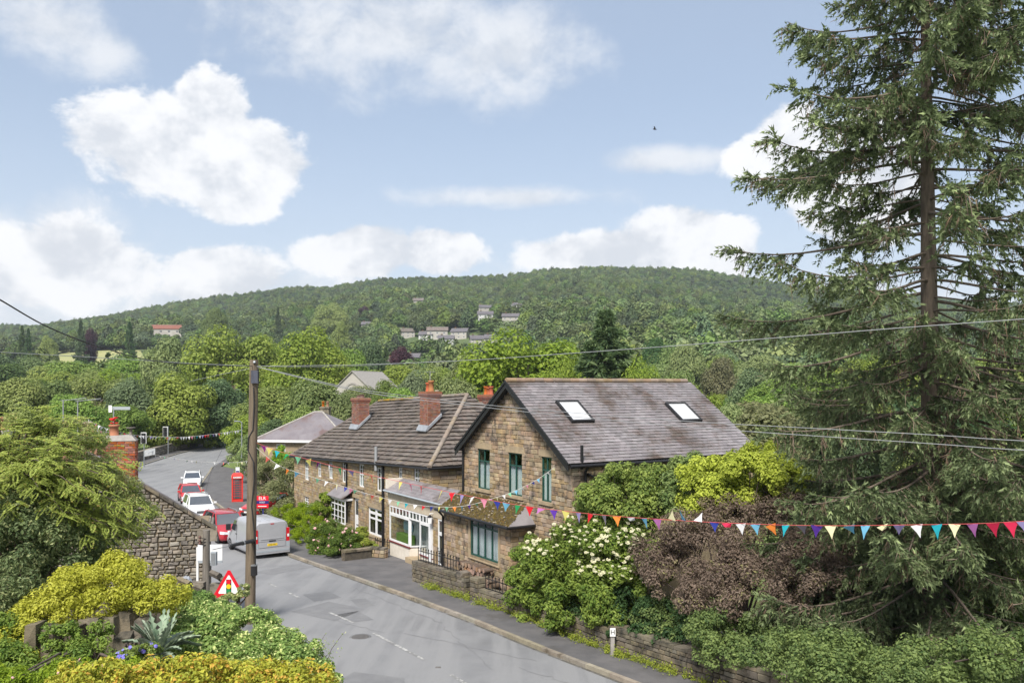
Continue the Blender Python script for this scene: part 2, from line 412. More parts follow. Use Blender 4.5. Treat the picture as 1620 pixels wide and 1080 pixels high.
surf('car_blue', (.10, .17, .26), None, rough=.3, coat=.6)
surf('lamp_clear', (.75, .77, .8), None, rough=.12, spec=.7)
surf('lamp_red', (.50, .012, .02), None, rough=.2)
surf('lamp_red_lit', (.7, .03, .03), None, rough=.2)
surf('lamp_amber', (.75, .50, .02), None, rough=.4)
surf('plate_yellow', (.72, .50, .02), None, rough=.5)
surf('plate_white', (.72, .72, .70), None, rough=.5)
surf('phone_red', (.60, .035, .025), (.54, .03, .022), 5, .35, coat=.3)
surf('sign_red', (.58, .012, .028), None, rough=.45)
surf('sign_blue', (.02, .02, .14), None, rough=.45)
surf('sign_white', (.75, .75, .75), None, rough=.5)
surf('sign_black', (.012, .012, .013), None, rough=.5)
surf('board_white', (.66, .67, .68), None, rough=.6)
surf('flower_white', (.56, .54, .38), (.48, .46, .29), 9, .9, frand=.1)
surf('flower_pink', (.55, .25, .27), (.5, .32, .3), 5, .9, frand=.15)
surf('flower_blue', (.14, .11, .5), None, rough=.9, frand=.1)
surf('flower_red', (.7, .03, .03), None, rough=.9)
surf('petal_orange', (.7, .25, .05), None, rough=.9)
surf('bark', (.14, .11, .085), (.085, .068, .052), 3, .95, .8, 12, stretch=(4, 4, .8))
surf('bark_spruce', (.17, .135, .105), (.095, .075, .06), 3, .95, .8, 14, stretch=(4, 4, .8))
surf('twig', (.15, .11, .08), (.1, .075, .055), 6, .95, frand=.2)
surf('twig_dead', (.20, .145, .105), (.135, .095, .07), 6, .95, frand=.25)
surf('interior_green', (.12, .22, .04), None, rough=.8)
surf('interior_blue', (.25, .38, .46), None, rough=.8)
FLAG = dict(red=(.68, .015, .03), crimson=(.72, .03, .10), yellow=(.78, .72, .22), cream=(.78, .74, .48), purple=(.13, .045, .42), lilac=(.40, .34, .62), white=(.76, .76, .78),
            green=(.02, .30, .10), mint=(.22, .56, .36), turquoise=(.02, .42, .50), sky=(.20, .52, .72), pink=(.72, .28, .40), orange=(.85, .28, .05), blue=(.06, .09, .52), grey=(.34, .3, .36), coral=(.78, .18, .14), magenta=(.32, .03, .30), mauve=(.45, .16, .42))
for k, v in FLAG.items():
    m = surf('flag_'+k, v, tuple(x*.86 for x in v), 9, .85)
    t = NT(m.node_tree); b = t.n['Principled BSDF']; tr = t.new('ShaderNodeBsdfTranslucent'); tr.inputs[0].default_value = (*v, 1)
    mx = t.new('ShaderNodeMixShader'); mx.inputs[0].default_value = .3; t.link(b.outputs[0], mx.inputs[1]); t.link(tr.outputs[0], mx.inputs[2]); t.link(mx.outputs[0], t.n['Material Output'].inputs[0])
glass('window_glass', (.82, .86, .86), .10)
glass('shop_glass', (.9, .93, .93), .10)
glass('car_glass', refl=.30, opaque=(.03, .035, .04))
glass('skylight_glass', refl=.55, opaque=(.85, .86, .88))  # pale opaque base paints in the bright sky the panes would reflect
glass('far_glass', refl=.12, opaque=(.06, .065, .075))
# foliage
foliage('leaf_mid', (.12,.19,.05), (.29,.365,.10), orand=.2)
foliage('leaf_lime', (.15,.225,.04), (.36,.43,.09), hue=.01, orand=.12)
foliage('leaf_yellowgreen', (.17,.235,.05), (.38,.44,.11), hue=.01, orand=.1)
foliage('leaf_dark', (0.0585, 0.111, 0.0455), (0.143, 0.215, 0.078))
foliage('leaf_blue', (0.102, 0.156, 0.072), (0.228, 0.3, 0.126))
foliage('leaf_purple', (0.0465, 0.0217, 0.0341), (0.116, 0.0543, 0.0697), hue=.01)
foliage('leaf_olive', (0.145, 0.165, 0.0581), (0.281, 0.281, 0.116))
foliage('needle_mid', (0.0512, 0.105, 0.0418), (0.174, 0.244, 0.0698), hue=.012)
foliage('wood_far', (.075,.125,.04), (.185,.24,.075), orand=.36, hue=.022, trans=.25)
foliage('wood_far_dark', (.05,.09,.045), (.115,.16,.068), orand=.3, hue=.02, trans=.2)
foliage('needle_spruce', (.10,.135,.06), (.26,.30,.13), tip=(.40,.46,.19), orand=0, trans=.38)
foliage('elder', (0.0825, 0.171, 0.0275), (0.259, 0.374, 0.066), orand=0)
foliage('hedge_bright', (.13,.22,.03), (.31,.43,.06), orand=0)
foliage('golden', (.30,.34,.02), (.62,.64,.06), orand=0)
foliage('shrub_yellow', (.34,.35,.04), (.62,.60,.12), orand=0)
foliage('hedge_yellow', (.26,.30,.05), (.62,.58,.10), tip=(.64,.40,.10), orand=0)
foliage('hedge_var', (0.131, 0.214, 0.0466), (0.409, 0.503, 0.131), tip=(0.744, 0.744, 0.298), orand=0)
foliage('feather', (.20,.27,.05), (.46,.53,.13), tip=(.5,.36,.12), orand=0)
foliage('shrub_dark', (.075,.13,.045), (.22,.29,.10), tip=(.38,.42,.17), orand=0)
foliage('shrub_green', (0.093, 0.176, 0.0372), (0.288, 0.391, 0.0836), orand=0)
foliage('berberis', (.13,.095,.08), (.30,.225,.19), tip=(.30,.27,.14), orand=0)
foliage('ivy', (.065,.13,.025), (.235,.325,.055), orand=0)
foliage('ivy_dark', (0.0363, 0.0706, 0.0282), (0.101, 0.151, 0.0605), orand=0)
foliage('cardoon', (0.154, 0.209, 0.143), (0.33, 0.396, 0.286), orand=0, trans=.2)
foliage('weed', (0.155, 0.232, 0.031), (0.372, 0.449, 0.062), orand=0)
foliage('rose_leaf', (0.0697, 0.132, 0.0341), (0.186, 0.256, 0.0775), orand=0)
# ------------------------------------------------------------------ terrain, road, pavement
def crest_y(px):
    return float(np.interp(px, [-700, -300, 0, 60, 130, 200, 270, 330, 400, 460, 520, 560, 600, 640, 700, 800, 860, 950, 1060, 1110, 1160, 1220, 1300, 1400, 1620, 2000, 2500],
                           [535, 525, 512, 513, 502, 491, 479, 469, 461, 452, 453, 447, 439, 435, 433, 434, 425, 419, 423, 427, 433, 441, 452, 462, 480, 500, 520]))
YC = 1300.0
def terrain(X, Y):
    if Y <= 230: return road_z(max(Y, 0))-.06
    px = HX+F*X/Y; z0 = road_z(230)-.06; zc = CZ+(HY-crest_y(px))/F*YC-9.0
    t = (Y-230)/(YC-230)
    if t <= 1:
        s = .82*t+.18*t**3
        return z0+(zc-z0)*s+(9.0*math.sin(X*.0105+1.3+Y*.003)*math.sin(Y*.0105+X*.002)+5*math.sin(X*.021+Y*.012))*min(1, t*5)*min(1, (1-t)*3)
    return zc-(Y-YC)*.06
def build_terrain():
    ys = list(np.linspace(-60, 230, 30))+list(np.geomspace(236, 1300, 46))+[1340, 1450, 1700, 2300, 4000, 9000]
    ang = np.tan(np.linspace(-1.15, 1.15, 90)); V = []; 
    for y in ys:
        for a in ang:
            x = a*max(y, 60); V.append((x, y, terrain(x, y) if y > 0 else terrain(x, .1)))
    n = len(ang); Fc = [(i*n+j, i*n+j+1, (i+1)*n+j+1, (i+1)*n+j) for i in range(len(ys)-1) for j in range(n-1)]
    mi = []
    for i in range(len(ys)-1):
        mi += [0 if ys[i] < 228 else 1]*(n-1)
    me = mesh_np('ground', V, Fc, mats=[MT['grass'], MT['hill']], midx=mi, smooth=True)
    tag(link('ground', me), kind='structure')
build_terrain()

RK = [(5, 16.4), (10, 12.9), (24.4, 2.95), (27.3, .95), (31.2, -1.55), (35.4, -4.5), (40.2, -8.05), (45.7, -12.05), (60, -19.2), (81, -29.5), (86, -31.5), (105, -37), (122, -40), (137, -42), (148, -41.5), (170, -39.5), (200, -35)]
def rk(Y): return float(np.interp(Y, [a for a, b in RK], [b for a, b in RK]))
LKW = [(5, 8.8), (46, 8.8), (86, 8.9), (105, 9.4), (122, 7.7), (137, 5.3), (148, 4.6), (200, 4.6)]
def lk(Y): return rk(Y)-float(np.interp(Y, [a for a, b in LKW], [b for a, b in LKW]))
def strip(name, fl, fr, ys, dz, mat, kind='structure', thick=None, nx=2, parent=None):
    V = []; 
    for y in ys:
        a, b = fl(y), fr(y)
        for k in range(nx): V.append((a+(b-a)*k/(nx-1), y, road_z(y)+dz))
    Fc = [(i*nx+k, i*nx+k+1, (i+1)*nx+k+1, (i+1)*nx+k) for i in range(len(ys)-1) for k in range(nx-1)]
    o = link(name, mesh_np(name, V, Fc, mat), parent)
    if parent is None: tag(o, kind=kind)
    return o
YS = list(np.arange(5, 100, 1.5))+list(np.arange(100, 200, 3))
strip('road', lambda y: lk(y)-.3, lambda y: rk(y)+.05, YS, 0.0, MT['asphalt'])
def pave_r(y): return rk(y)+float(np.interp(y, [5, 56, 60, 92, 100, 106, 200], [8, 8, 9.5, 9.5, 5.0, 1.0, 1.0]))
strip('pavement', lambda y: rk(y)+.2, pave_r, YS, .115, MT['pavement'])
strip('footpath', lambda y: lk(y)-2.6, lambda y: lk(y)-.2, [y for y in YS if y > 24], .1, MT['pavement'])
strip('gutter', lambda y: rk(y)-.13, lambda y: rk(y)+.03, [y for y in YS if y < 100], .004, MT['gutter_grit'])
# kerbs: single stones as far as they can be told apart, then one run
def kerb(name, fx, side, y0, y1, step, single):
    root = bpy.data.objects.new(name, None); col.objects.link(root); tag(root, kind='structure'); ROOTW[root.name] = Matrix.Identity(4)
    unit = MB().box((0, 0, 0), (1, 1, 1)).mesh('kerb_stone', MT['kerb'])
    y = y0; mb = MB(); base = MB(); rng = random.Random(3)
    while y < y1:
        yb = y+step*.82
        a = Vector((fx(y), y, road_z(y))); b = Vector((fx(yb), yb, road_z(yb))); d = b-a; L = d.length; d.normalize(); s = Vector((d.y, -d.x, 0))*side
        c = (a+b)/2+s*.085+Vector((0, 0, .005+rng.uniform(-.006, .006)))
        n = d.cross(s)*(1 if d.cross(s).z > 0 else -1)
        M = Matrix.Identity(4)
        for i in range(3): M[i][0] = d[i]*(L-.012); M[i][1] = s[i]*.16; M[i][2] = n[i]*.24; M[i][3] = c[i]
        if y < single: link('kerb_stone', unit, root, M)
        else: mb.box((0, 0, 0), (1, 1, 1)); mb.v[-8:] = [tuple(M @ Vector(v)) for v in mb.v[-8:]]
        y = yb
    if mb.v: o = mb.build('kerb_run', MT['kerb'], root); o['kind'] = 'stuff'
kerb('kerb', rk, 1, 21, 104, 1.1, 58)
kerb('verge_kerb', lk, -1, 24, 150, 1.1, 27)

def on_sheet(name, quadpx, mat, dz, parent=None):
    vs = [on_road(*q) for q in quadpx]; vs = [Vector((v.x, v.y, road_z(v.y)+dz)) for v in vs]
    return link(name, mesh_np(name, vs, [list(range(len(vs)))], mat), parent)
for q in [[(460, 967), (520, 951), (577, 963), (530, 982)], [(478, 940), (520, 935), (541, 945), (497, 951)], [(530, 972), (566, 966), (592, 980), (556, 984)],
          [(554, 948), (578, 946), (594, 958), (566, 959)], [(525, 1082), (560, 1062), (640, 1072), (640, 1090)], [(400, 905), (470, 892), (500, 896), (430, 909)]]:
    tag(on_sheet('road_patch', q, MT['asphalt_patch'], .004), kind='structure')
def dash(a, b, w=.055):
    A, B = on_road(*a), on_road(*b); d = (B-A).normalized(); s = Vector((d.y, -d.x, 0))*w
    vs = [A+s, A-s, B-s, B+s]; vs = [Vector((v.x, v.y, road_z(v.y)+.008)) for v in vs]
    tag(link('road_marking', mesh_np('road_marking', vs, [[0, 1, 2, 3]], MT['line_paint'])), kind='structure')
for a, b in [((591, 1001), (671, 1043)), ((521, 968), (560, 985)), ((456, 937), (474, 945)), ((712, 1066), (745, 1085)), ((425, 922), (437, 928))]: dash(a, b)
for a, b in [((231, 737), (286, 735)), ((300, 716), (350, 709))]: dash(a, b, .1)
dash((217, 741), (283, 719.5), .07); dash((283, 719.5), (347, 704.5), .07)
def cracks():
    rng = random.Random(8); mb = MB()
    for (a, b) in [((505, 975), (610, 1000)), ((640, 1000), (850, 1046)), ((820, 1055), (960, 1100)), ((410, 898), (500, 889)), ((560, 930), (700, 985)), ((700, 990), (780, 1060))]:
        n = 14; pts = []
        for i in range(n+1):
            q = on_road(a[0]+(b[0]-a[0])*i/n+rng.uniform(-5, 5), a[1]+(b[1]-a[1])*i/n+rng.uniform(-1.2, 1.2)); pts.append(q)
        for p, q in zip(pts, pts[1:]):
            d = (q-p).normalized(); s = Vector((d.y, -d.x, 0))*rng.uniform(.008, .022)
            vs = [p+s, p-s, q-s, q+s]; mb.add([Vector((v.x, v.y, road_z(v.y)+.006)) for v in vs], [(0, 1, 2, 3)])
    tag(mb.build('road_crack', MT['asphalt_patch']), kind='structure')
cracks()
q = on_road(570, 1007); z = road_z(q.y)
mc = thing('manhole_cover', 'round iron manhole cover set in the road by the dashed centre line', 'manhole cover', (q.x, q.y, z))
MB().lathe((q.x, q.y, z+.002), [(.30, 0), (.30, .006), (.27, .008)], 28).build('lid', MT['iron'], mc)
MB().lathe((q.x, q.y, z+.001), [(.37, 0), (.37, .004), (.31, .004)], 28).build('rim', MT['asphalt_patch'], mc)
q = on_road(693, 1055)
ct = MB().box((q.x, q.y, road_z(q.y)+.008), (.17, .12, .016), taper=.7).build('road_stud', MT['iron']); tag(ct, 'small metal cat eye stud in the road below the long dash', 'road stud')

# the bank on the left that carries the garden
def build_bank():
    V = []; ys = list(np.linspace(4, 27, 24)); xs = np.linspace(0, 1, 16)
    for y in ys:
        b = lk(y)-1.2-max(0, (22-y))*.02; a = b-26
        for t in xs:
            x = b+(a-b)*t**1.5; rise = min(1, (b-x)/2.0)
            V.append((x, y, road_z(y)-.1+rise*2.6+min(3, max(0, b-x-2)*.22)-max(0, y-21)*.25*rise))
    n = len(xs); Fc = [(i*n+j, i*n+j+1, (i+1)*n+j+1, (i+1)*n+j) for i in range(len(ys)-1) for j in range(n-1)]
    tag(link('garden_bank', mesh_np('garden_bank', V, Fc, MT['soil'], smooth=True)), kind='structure')
build_bank()
# ------------------------------------------------------------------ masonry and roof pieces
def block_meshes(name, mat, rng, n=6, jit=.035, ch=.07):
    out = []
    for _ in range(n):
        r = lambda: rng.uniform(-jit, jit)
        b = [(-.5, .5, -.5), (.5, .5, -.5), (.5, .5, .5), (-.5, .5, .5)]
        f1 = [(-.5+abs(r()), -.1, -.5+abs(r())), (.5-abs(r()), -.1, -.5+abs(r())), (.5-abs(r()), -.1, .5-abs(r())), (-.5+abs(r()), -.1, .5-abs(r()))]
        f2 = [(x*(1-ch)+r()*.5, -.5+r()*1.5, z*(1-ch*2)+r()) for x, y, z in f1]
        vs = b+f1+f2; fs = []
        for k in range(4):
            k2 = (k+1) % 4; fs += [(k, k2, 4+k2, 4+k), (4+k, 4+k2, 8+k2, 8+k)]
        fs.append((8, 9, 10, 11)); out.append((vs, fs))
    return [(MB().add(v, f).mesh(name, mat), np.array(v), f) for v, f in out]
def poly_span(poly, v):
    xs = []
    for i in range(len(poly)):
        (u0, v0), (u1, v1) = poly[i], poly[(i+1) % len(poly)]
        if (v0 <= v < v1) or (v1 <= v < v0): xs.append(u0+(u1-u0)*(v-v0)/(v1-v0))
    return (min(xs), max(xs)) if len(xs) >= 2 else None
def rows_of(poly, holes, rowh, length, rng, joint, stagger=None):
    v = min(q[1] for q in poly); top = max(q[1] for q in poly); out = []; row = 0
    while v < top-.02:
        h = rng.uniform(*rowh); h = min(h, top-v); vm = v+h/2; sp = poly_span(poly, vm)
        if sp:
            cuts = sorted([(a, b) for a, b, c, d in holes if c < vm < d]); iv = []; x = sp[0]
            for a, b in cuts:
                if a > x: iv.append((x, min(a, sp[1])))
                x = max(x, b)
            if x < sp[1]: iv.append((x, sp[1]))
            for a, b in iv:
                if stagger: x = a-(stagger/2 if row % 2 else 0); 
                else: x = a
                while x < b-.03:
                    L = rng.uniform(*length)
                    if b-(x+L) < length[0]*.5 and not stagger: L = b-x
                    x0, x1 = max(x, a), min(x+L, b)
                    if x1-x0 > .03: out.append((x0+joint/2, x1-joint/2, v+joint/2, v+h-joint/2))
                    x += L
        v += h; row += 1
    return out
def lay(parent, fr, pieces, blocks, depth, w0, rng, maxind, name, stuffname):
    """lay pieces on a face: the nearest maxind as single objects, the rest as one mesh"""
    cpos = Vector((0, 0, CZ))
    order = sorted(pieces, key=lambda p: (fr.pt((p[0]+p[1])/2, (p[2]+p[3])/2)-cpos).length / max(1e-3, (p[1]-p[0])*(p[3]-p[2]))**.5)
    V = []; Fq = []; rn = []; nb = 0
    for i, (a, b, c, d) in enumerate(order):
        me, vs, fs = blocks[rng.randrange(len(blocks))]
        dp = depth*rng.uniform(.8, 1.25); M = fr.mat((a+b)/2, (c+d)/2, w0+dp/2-.01, b-a, dp, d-c)
        if i < maxind: link(name, me, parent, M)
        else:
            A = np.array(M); V.append(vs @ A[:3, :3].T+A[:3, 3]); r = rng.random()
            for f in fs: Fq.append([k+nb for k in f]); rn.append(r)
            nb += len(vs)
    if V:
        o = link(stuffname, mesh_np(stuffname, np.concatenate(V), Fq, blocks[0][0].materials[0], rnd=rn), parent); o['kind'] = 'stuff'
def tile_blocks(name, mat, rng, n=4, lift=.5):
    """roof tile: lower edge proud, tail thick; unit box, y- outward"""
    out = []
    for _ in range(n):
        r = lambda s=.04: rng.uniform(-s, s)
        vs = [(-.5, .45, -.5), (.5, .45, -.5), (.5, .5, .6), (-.5, .5, .6), (-.5+abs(r()), -.5+r(.12), -.5+r()), (.5-abs(r()), -.5+r(.12), -.5+r()), (.5, .35, .6), (-.5, .35, .6)]
        fs = [(4, 5, 6, 7), (0, 1, 5, 4), (1, 2, 6, 5), (3, 0, 4, 7)]
        me = MB().add(vs, fs).mesh(name, mat); out.append((me, np.array(vs), fs))
    return out
RB = random.Random(11)
BLK = {k: block_meshes('stone', MT[k], RB, jit=.11 if k == 'stone_cottage' else .035, ch=.1 if k == 'stone_cottage' else .07) for k in ('stone_gable', 'stone_terrace', 'stone_old', 'stone_cottage')}
BRK = block_meshes('brick', MT['brick'], RB, jit=.02, ch=.04)
BRKF = block_meshes('brick', MT['brick_fine'], RB, jit=.02, ch=.04)

def wall_cells(mb, fr, u0, u1, v0, v1, holes, w0, w1, m=0):
    us = sorted({u0, u1, *[x for h in holes for x in h[:2] if u0 < x < u1]}); vs = sorted({v0, v1, *[x for h in holes for x in h[2:] if v0 < x < v1]})
    for i in range(len(us)-1):
        um = (us[i]+us[i+1])/2; run = None
        for j in range(len(vs)-1):
            vm = (vs[j]+vs[j+1])/2; hole = any(h[0] < um < h[1] and h[2] < vm < h[3] for h in holes)
            if not hole: run = (run[0], vs[j+1]) if run else (vs[j], vs[j+1])
            if hole and run: fr.box(mb, us[i], us[i+1], run[0], run[1], w0, w1, m); run = None
        if run: fr.box(mb, us[i], us[i+1], run[0], run[1], w0, w1, m)

def window(parent, fr, h, mat, cols=(1,), trans=None, inset=.12, ft=.06, bar=.035, curtain='curtain', sill=True, lintel=True, sillmat='stone_dressed', glassmat='window_glass', lh=.24, rows=1, upper_rows=1, name='window'):
    """h=(u0,u1,v0,v1) opening in wall; frame, panes, glazing bars, curtain, lintel and sill; trans = height fraction of transom"""
    u0, u1, v0, v1 = h; W = MB(); w = -inset
    B = lambda a, b, c, d, wa=w-.03, wb=w+.03: fr.box(W, a, b, c, d, wa, wb)
    B(u0, u1, v0, v0+ft); B(u0, u1, v1-ft, v1); B(u0, u0+ft, v0+ft, v1-ft); B(u1-ft, u1, v0+ft, v1-ft)
    n = len(cols) if len(cols) > 1 else cols[0]
    vt = v0+(v1-v0)*trans if trans else None
    if vt: B(u0+ft, u1-ft, vt-ft*.45, vt+ft*.45, w-.028, w+.034)
    for k in range(1, n):
        x = u0+(u1-u0)*k/n; B(x-bar/2, x+bar/2, v0+ft, v1-ft, w-.026, w+.026)
    if upper_rows > 1 and vt:
        for k in range(1, upper_rows): y = vt+(v1-vt)*k/upper_rows; B(u0+ft, u1-ft, y-bar/3, y+bar/3, w-.02, w+.02)
    if rows > 1:
        for k in range(1, rows): y = v0+((vt or v1)-v0)*k/rows; B(u0+ft, u1-ft, y-bar/3, y+bar/3, w-.02, w+.02)
    fo = W.build(name, MT[mat], parent)
    us = [u0+ft+(u1-u0-2*ft)*k/n for k in range(n+1)]; vs = [v0+ft, vt, v1-ft] if vt else [v0+ft, v1-ft]
    for i in range(n):
        for j in range(len(vs)-1):
            g = MB(); fr.box(g, us[i]+.004, us[i+1]-.004, vs[j]+.004, vs[j+1]-.004, w-.006, w+.002); g.build('pane', MT[glassmat], fo)
    if curtain:
        c = MB(); k = 24; top = (vt or v1)-.03
        A = [fr.pt(u0+.02+(u1-u0-.04)*i/k, v0+.03, w-.06+.02*math.sin(i*1.9)) for i in range(k+1)]
        Bp = [fr.pt(u0+.02+(u1-u0-.04)*i/k, top, w-.06+.02*math.sin(i*1.9)) for i in range(k+1)]
        c.add(A+Bp, [(i, i+1, k+2+i, k+1+i) for i in range(k)]); c.build('curtain', MT[curtain], fo)
    if lintel:
        l = MB(); fr.box(l, u0-.18, u1+.18, v1+.002, v1+lh, -.2, .045); l.build('lintel', MT['stone_dressed'], parent)
    if sill:
        l = MB(); fr.box(l, u0-.12, u1+.12, v0-.13, v0-.002, -.2, .09); l.build('sill', MT[sillmat], parent)
    return fo
def pipe(parent, pts, r, mat='black_paint', name='downpipe', n=8): return MB().tube(pts, r, n).build(name, MT[mat], parent)
def pot(parent, c, h=.5, r=.14, mat='terracotta', name='chimney_pot'):
    return MB().lathe(c, [(r*1.1, 0), (r*1.1, .06), (r*.92, .08), (r*.86, h*.8), (r*1.08, h*.84), (r*1.08, h), (r*.75, h), (r*.7, h*.8)], 14).build(name, MT[mat], parent)

# ------------------------------------------------------------------ stone house with gable to the road
UG = Vector((.534, -.845, 0)).normalized(); BG = Vector((.845, .534, 0)).normalized()
def gable_house():
    Lc = Vector((-2.17, 38.9, 0)); Rc = Vector((2.25, 31.9, 0)); W = (Rc-Lc).length; D = 9.7
    zg = CZ-8.75; ze = CZ-2.77; zr = CZ+.12; rng = random.Random(5)
    root = thing('stone_house', 'stone house with slate roof, green windows and its gable facing the road', 'house', (0, 35.4, zg))
    fr = Frame((Lc.x, Lc.y, zg), UG); H = ze-zg; HR = zr-zg
    hol = [fr.rect(756.6, 710, 775.4, 773), fr.rect(805, 716.5, 826.5, 783), fr.rect(857.5, 722, 873, 794)]
    # square the three openings up to one sill and one head line
    v0 = sum(h[2] for h in hol)/3; v1 = sum(h[3] for h in hol)/3; hol = [(h[0], h[1], v0, v1) for h in hol]
    mb = MB(); wall_cells(mb, fr, 0, W, 0, H, hol, -.4, 0)
    mb.prism([fr.pt(0, H+.003), fr.pt(W, H+.003), fr.pt(W/2, HR-.12)], fr.w*-.4)
    fs = Frame(Rc+Vector((0, 0, zg)), BG)          # side wall toward the garden
    fl = Frame(Lc+BG*D+Vector((0, 0, zg)), -BG); fb = Frame(Rc+BG*D+Vector((0, 0, zg)), -UG)
    fs.box(mb, .002, D, -.3, H, -.4, 0); fl.box(mb, 0, D-.41, -.3, H, -.4, 0); fb.box(mb, .41, W, -.3, H, -.4, 0)
    mb.prism([fb.pt(0, H+.003), fb.pt(W, H+.003), fb.pt(W/2, HR-.12)], fb.w*-.4)
    mb.build('wall', MT['mortar'], root)
    fl2 = MB(); fl2.prism([fr.pt(.4, 2.9, -.41), fr.pt(W-.4, 2.9, -.41), fr.pt(W-.4, 2.9, -D+.4), fr.pt(.4, 2.9, -D+.4)], (0, 0, .2)); fl2.build('floor', MT['room_dark'], root)
    # stones: gable face, then the strip of side wall under the eaves
    lh = [(a-.19, b+.19, d-.01, d+.27) for a, b, c, d in hol]+[(a-.13, b+.13, c-.15, c+.01) for a, b, c, d in hol]
    quoin = []; v = 0.0; k = 0
    while v < H-.15:
        L = .5 if k % 2 else .3
        quoin += [(0, L, v+.006, v+.29), (W-L, W, v+.006, v+.29)]; v += .3; k += 1
    pieces = rows_of([(0, 0), (W, 0), (W, H), (W/2, HR-.16), (0, H)], hol+lh+quoin, (.14, .21), (.22, .52), rng, .014)
    lay(root, fr, pieces+[(a+.004, b-.004, c, d) for a, b, c, d in quoin], BLK['stone_gable'], .05, 0, rng, 300, 'stone', 'stonework')
    ps = rows_of([(0, H-3), (D, H-3), (D, H-.05), (0, H-.05)], [], (.15, .22), (.25, .5), rng, .014)
    lay(root, fs, ps, BLK['stone_gable'], .04, 0, rng, 0, 'stone', 'side_stonework')
    for h in hol:
        window(root, fr, h, 'green_paint', (2,), .70, inset=.045, ft=.055, bar=.055, lh=.27)
    # roof: two slopes with overhang
    ov = .34; oe = .3; half = W/2; sl = math.atan2(zr-ze, half); Ls = math.hypot(half, zr-ze)+oe
    roof = MB()
    for side in (0, 1):
        e0 = (Rc if side else Lc); inward = (-UG if side else UG)
        sv = (inward*math.cos(sl)+Vector((0, 0, math.sin(sl))))
        o = Vector((e0.x, e0.y, ze+.06))-sv*oe-BG*ov
        f = Frame(o, BG) if side else Frame(o+BG*(D+2*ov), -BG)
        f.v = sv; f.w = f.u.cross(sv)
        f.box(roof, 0, D+2*ov, 0, Ls-.01, -.1, 0)
        pcs = rows_of([(0, 0), (D+2*ov, 0), (D+2*ov, Ls), (0, Ls)], [], (.19, .19), (.3, .3) if side else (.6, .6), random.Random(7), .008, stagger=.3)
        if side: fslope = f
        lay(root, f, pcs, tile_blocks('slate', MT['slate'], random.Random(9)), .022, .004, random.Random(4), 300 if side else 0, 'slate', 'slates')
    ro = roof.build('roof', MT['room_dark'], root)
    rid = MB().tube([Vector((0, -.225, 0)), Vector((0, .225, 0))], .11, 8).mesh('ridge_tile', MT['ridge_tan'])
    mid = (Lc+Rc)/2; n = int((D+2*ov)/.46)
    for i in range(n):
        c = Vector((mid.x, mid.y, zr+.1+rng.uniform(-.006, .006)))+BG*(-ov+.23+i*.46)
        M = Matrix.Identity(4)
        for k in range(3): M[k][0] = UG[k]; M[k][1] = BG[k]; M[k][3] = c[k]
        link('ridge_tile', rid, ro, M)
    # skylights: frame and pane set on the slope
    for (q, nm) in (([(876, 634), (917, 634), (938, 666), (908, 667)], 0), ([(1051, 637), (1086, 637), (1109, 665), (1080, 666)], 1)):
        uv = [fslope.pix(*p, .08) for p in q]
        u0 = (uv[0][0]+uv[3][0])/2; u1 = (uv[1][0]+uv[2][0])/2; b0 = (uv[2][1]+uv[3][1])/2; b1 = (uv[0][1]+uv[1][1])/2
        s = MB(); t = .09
        fslope.box(s, u0, u1, b0, b0+t, 0, .13); fslope.box(s, u0, u1, b1-t, b1, 0, .13); fslope.box(s, u0, u0+t, b0+t, b1-t, 0, .13); fslope.box(s, u1-t, u1, b0+t, b1-t, 0, .13)
        so = s.build('skylight', MT['plastic_black'], root); g = MB(); fslope.box(g, u0+t, u1-t, b0+t, b1-t, .03, .1); g.build('pane', MT['skylight_glass'], so)
    # barge boards, gutters, pipes
    for side in (0, 1):
        e0 = (Rc if side else Lc); inward = (-UG if side else UG); sv = (inward*math.cos(sl)+Vector((0, 0, math.sin(sl))))
        o = Vector((e0.x, e0.y, ze+.06))-sv*oe-BG*(ov+.03); top = o+sv*Ls
        dn = Vector((0, 0, -.30)); b = MB(); b.prism([o, top, top+dn*.9, o+dn], BG*.03); b.build('barge_board', MT['black_paint'], root)
        s2 = MB(); s2.prism([o+Vector((0, 0, .05)), top+Vector((0, 0, .05)), top+Vector((0, 0, -.06)), o+Vector((0, 0, -.06))], BG*-.04); s2.build('verge_cap', MT['black_paint'], root)
    g0 = fs.pt(-.3, H-.22, .30); pipe(root, [g0, fs.pt(D+.3, H-.24, .30)], .07, name='gutter')
    dpx = .55
    pipe(root, [fs.pt(dpx, H-.25, .28), fs.pt(dpx, H-.45, .1), fs.pt(dpx, .1, .1)], .05)
    pipe(root, [fs.pt(dpx+.1, H-.55, .12), fs.pt(dpx+.55, H-.75, .12), fs.pt(dpx+.62, H-1.5, .12), fs.pt(dpx+.62, H-3, .12)], .05)
    pipe(root, [fs.pt(dpx-.25, H-.35, .2), fs.pt(dpx-.25, H+.55, .2)], .06, name='vent_pipe')
    pipe(root, [fr.pt(.06, H-.1, .1), fr.pt(.06, .1, .1)], .055)
    # bay with mossy roof over the green shop-style window
    bp = 1.0; fb2 = Frame(fr.pt(0, 0, bp), UG)
    bu0 = -.1; bu1 = fb2.pix(808, 860)[0]; wu0, wu1, wv0, wv1 = fb2.rect(744.5, 823, 789, 884)
    wu0 = max(wu0, bu0+.25); ve = fb2.pix(767, 822)[1]; bay = MB()
    wall_cells(bay, fb2, bu0, bu1, -.4, ve+.02, [(wu0, wu1, wv0, wv1)], -.3, 0)
    fr.box(bay, bu1-.3, bu1-.002, -.4, ve+.3, 0.002, bp-.302); fr.box(bay, bu0+.002, bu0+.3, -.4, ve+.3, .002, bp-.302)
    bo = bay.build('bay', MT['mortar'], root)
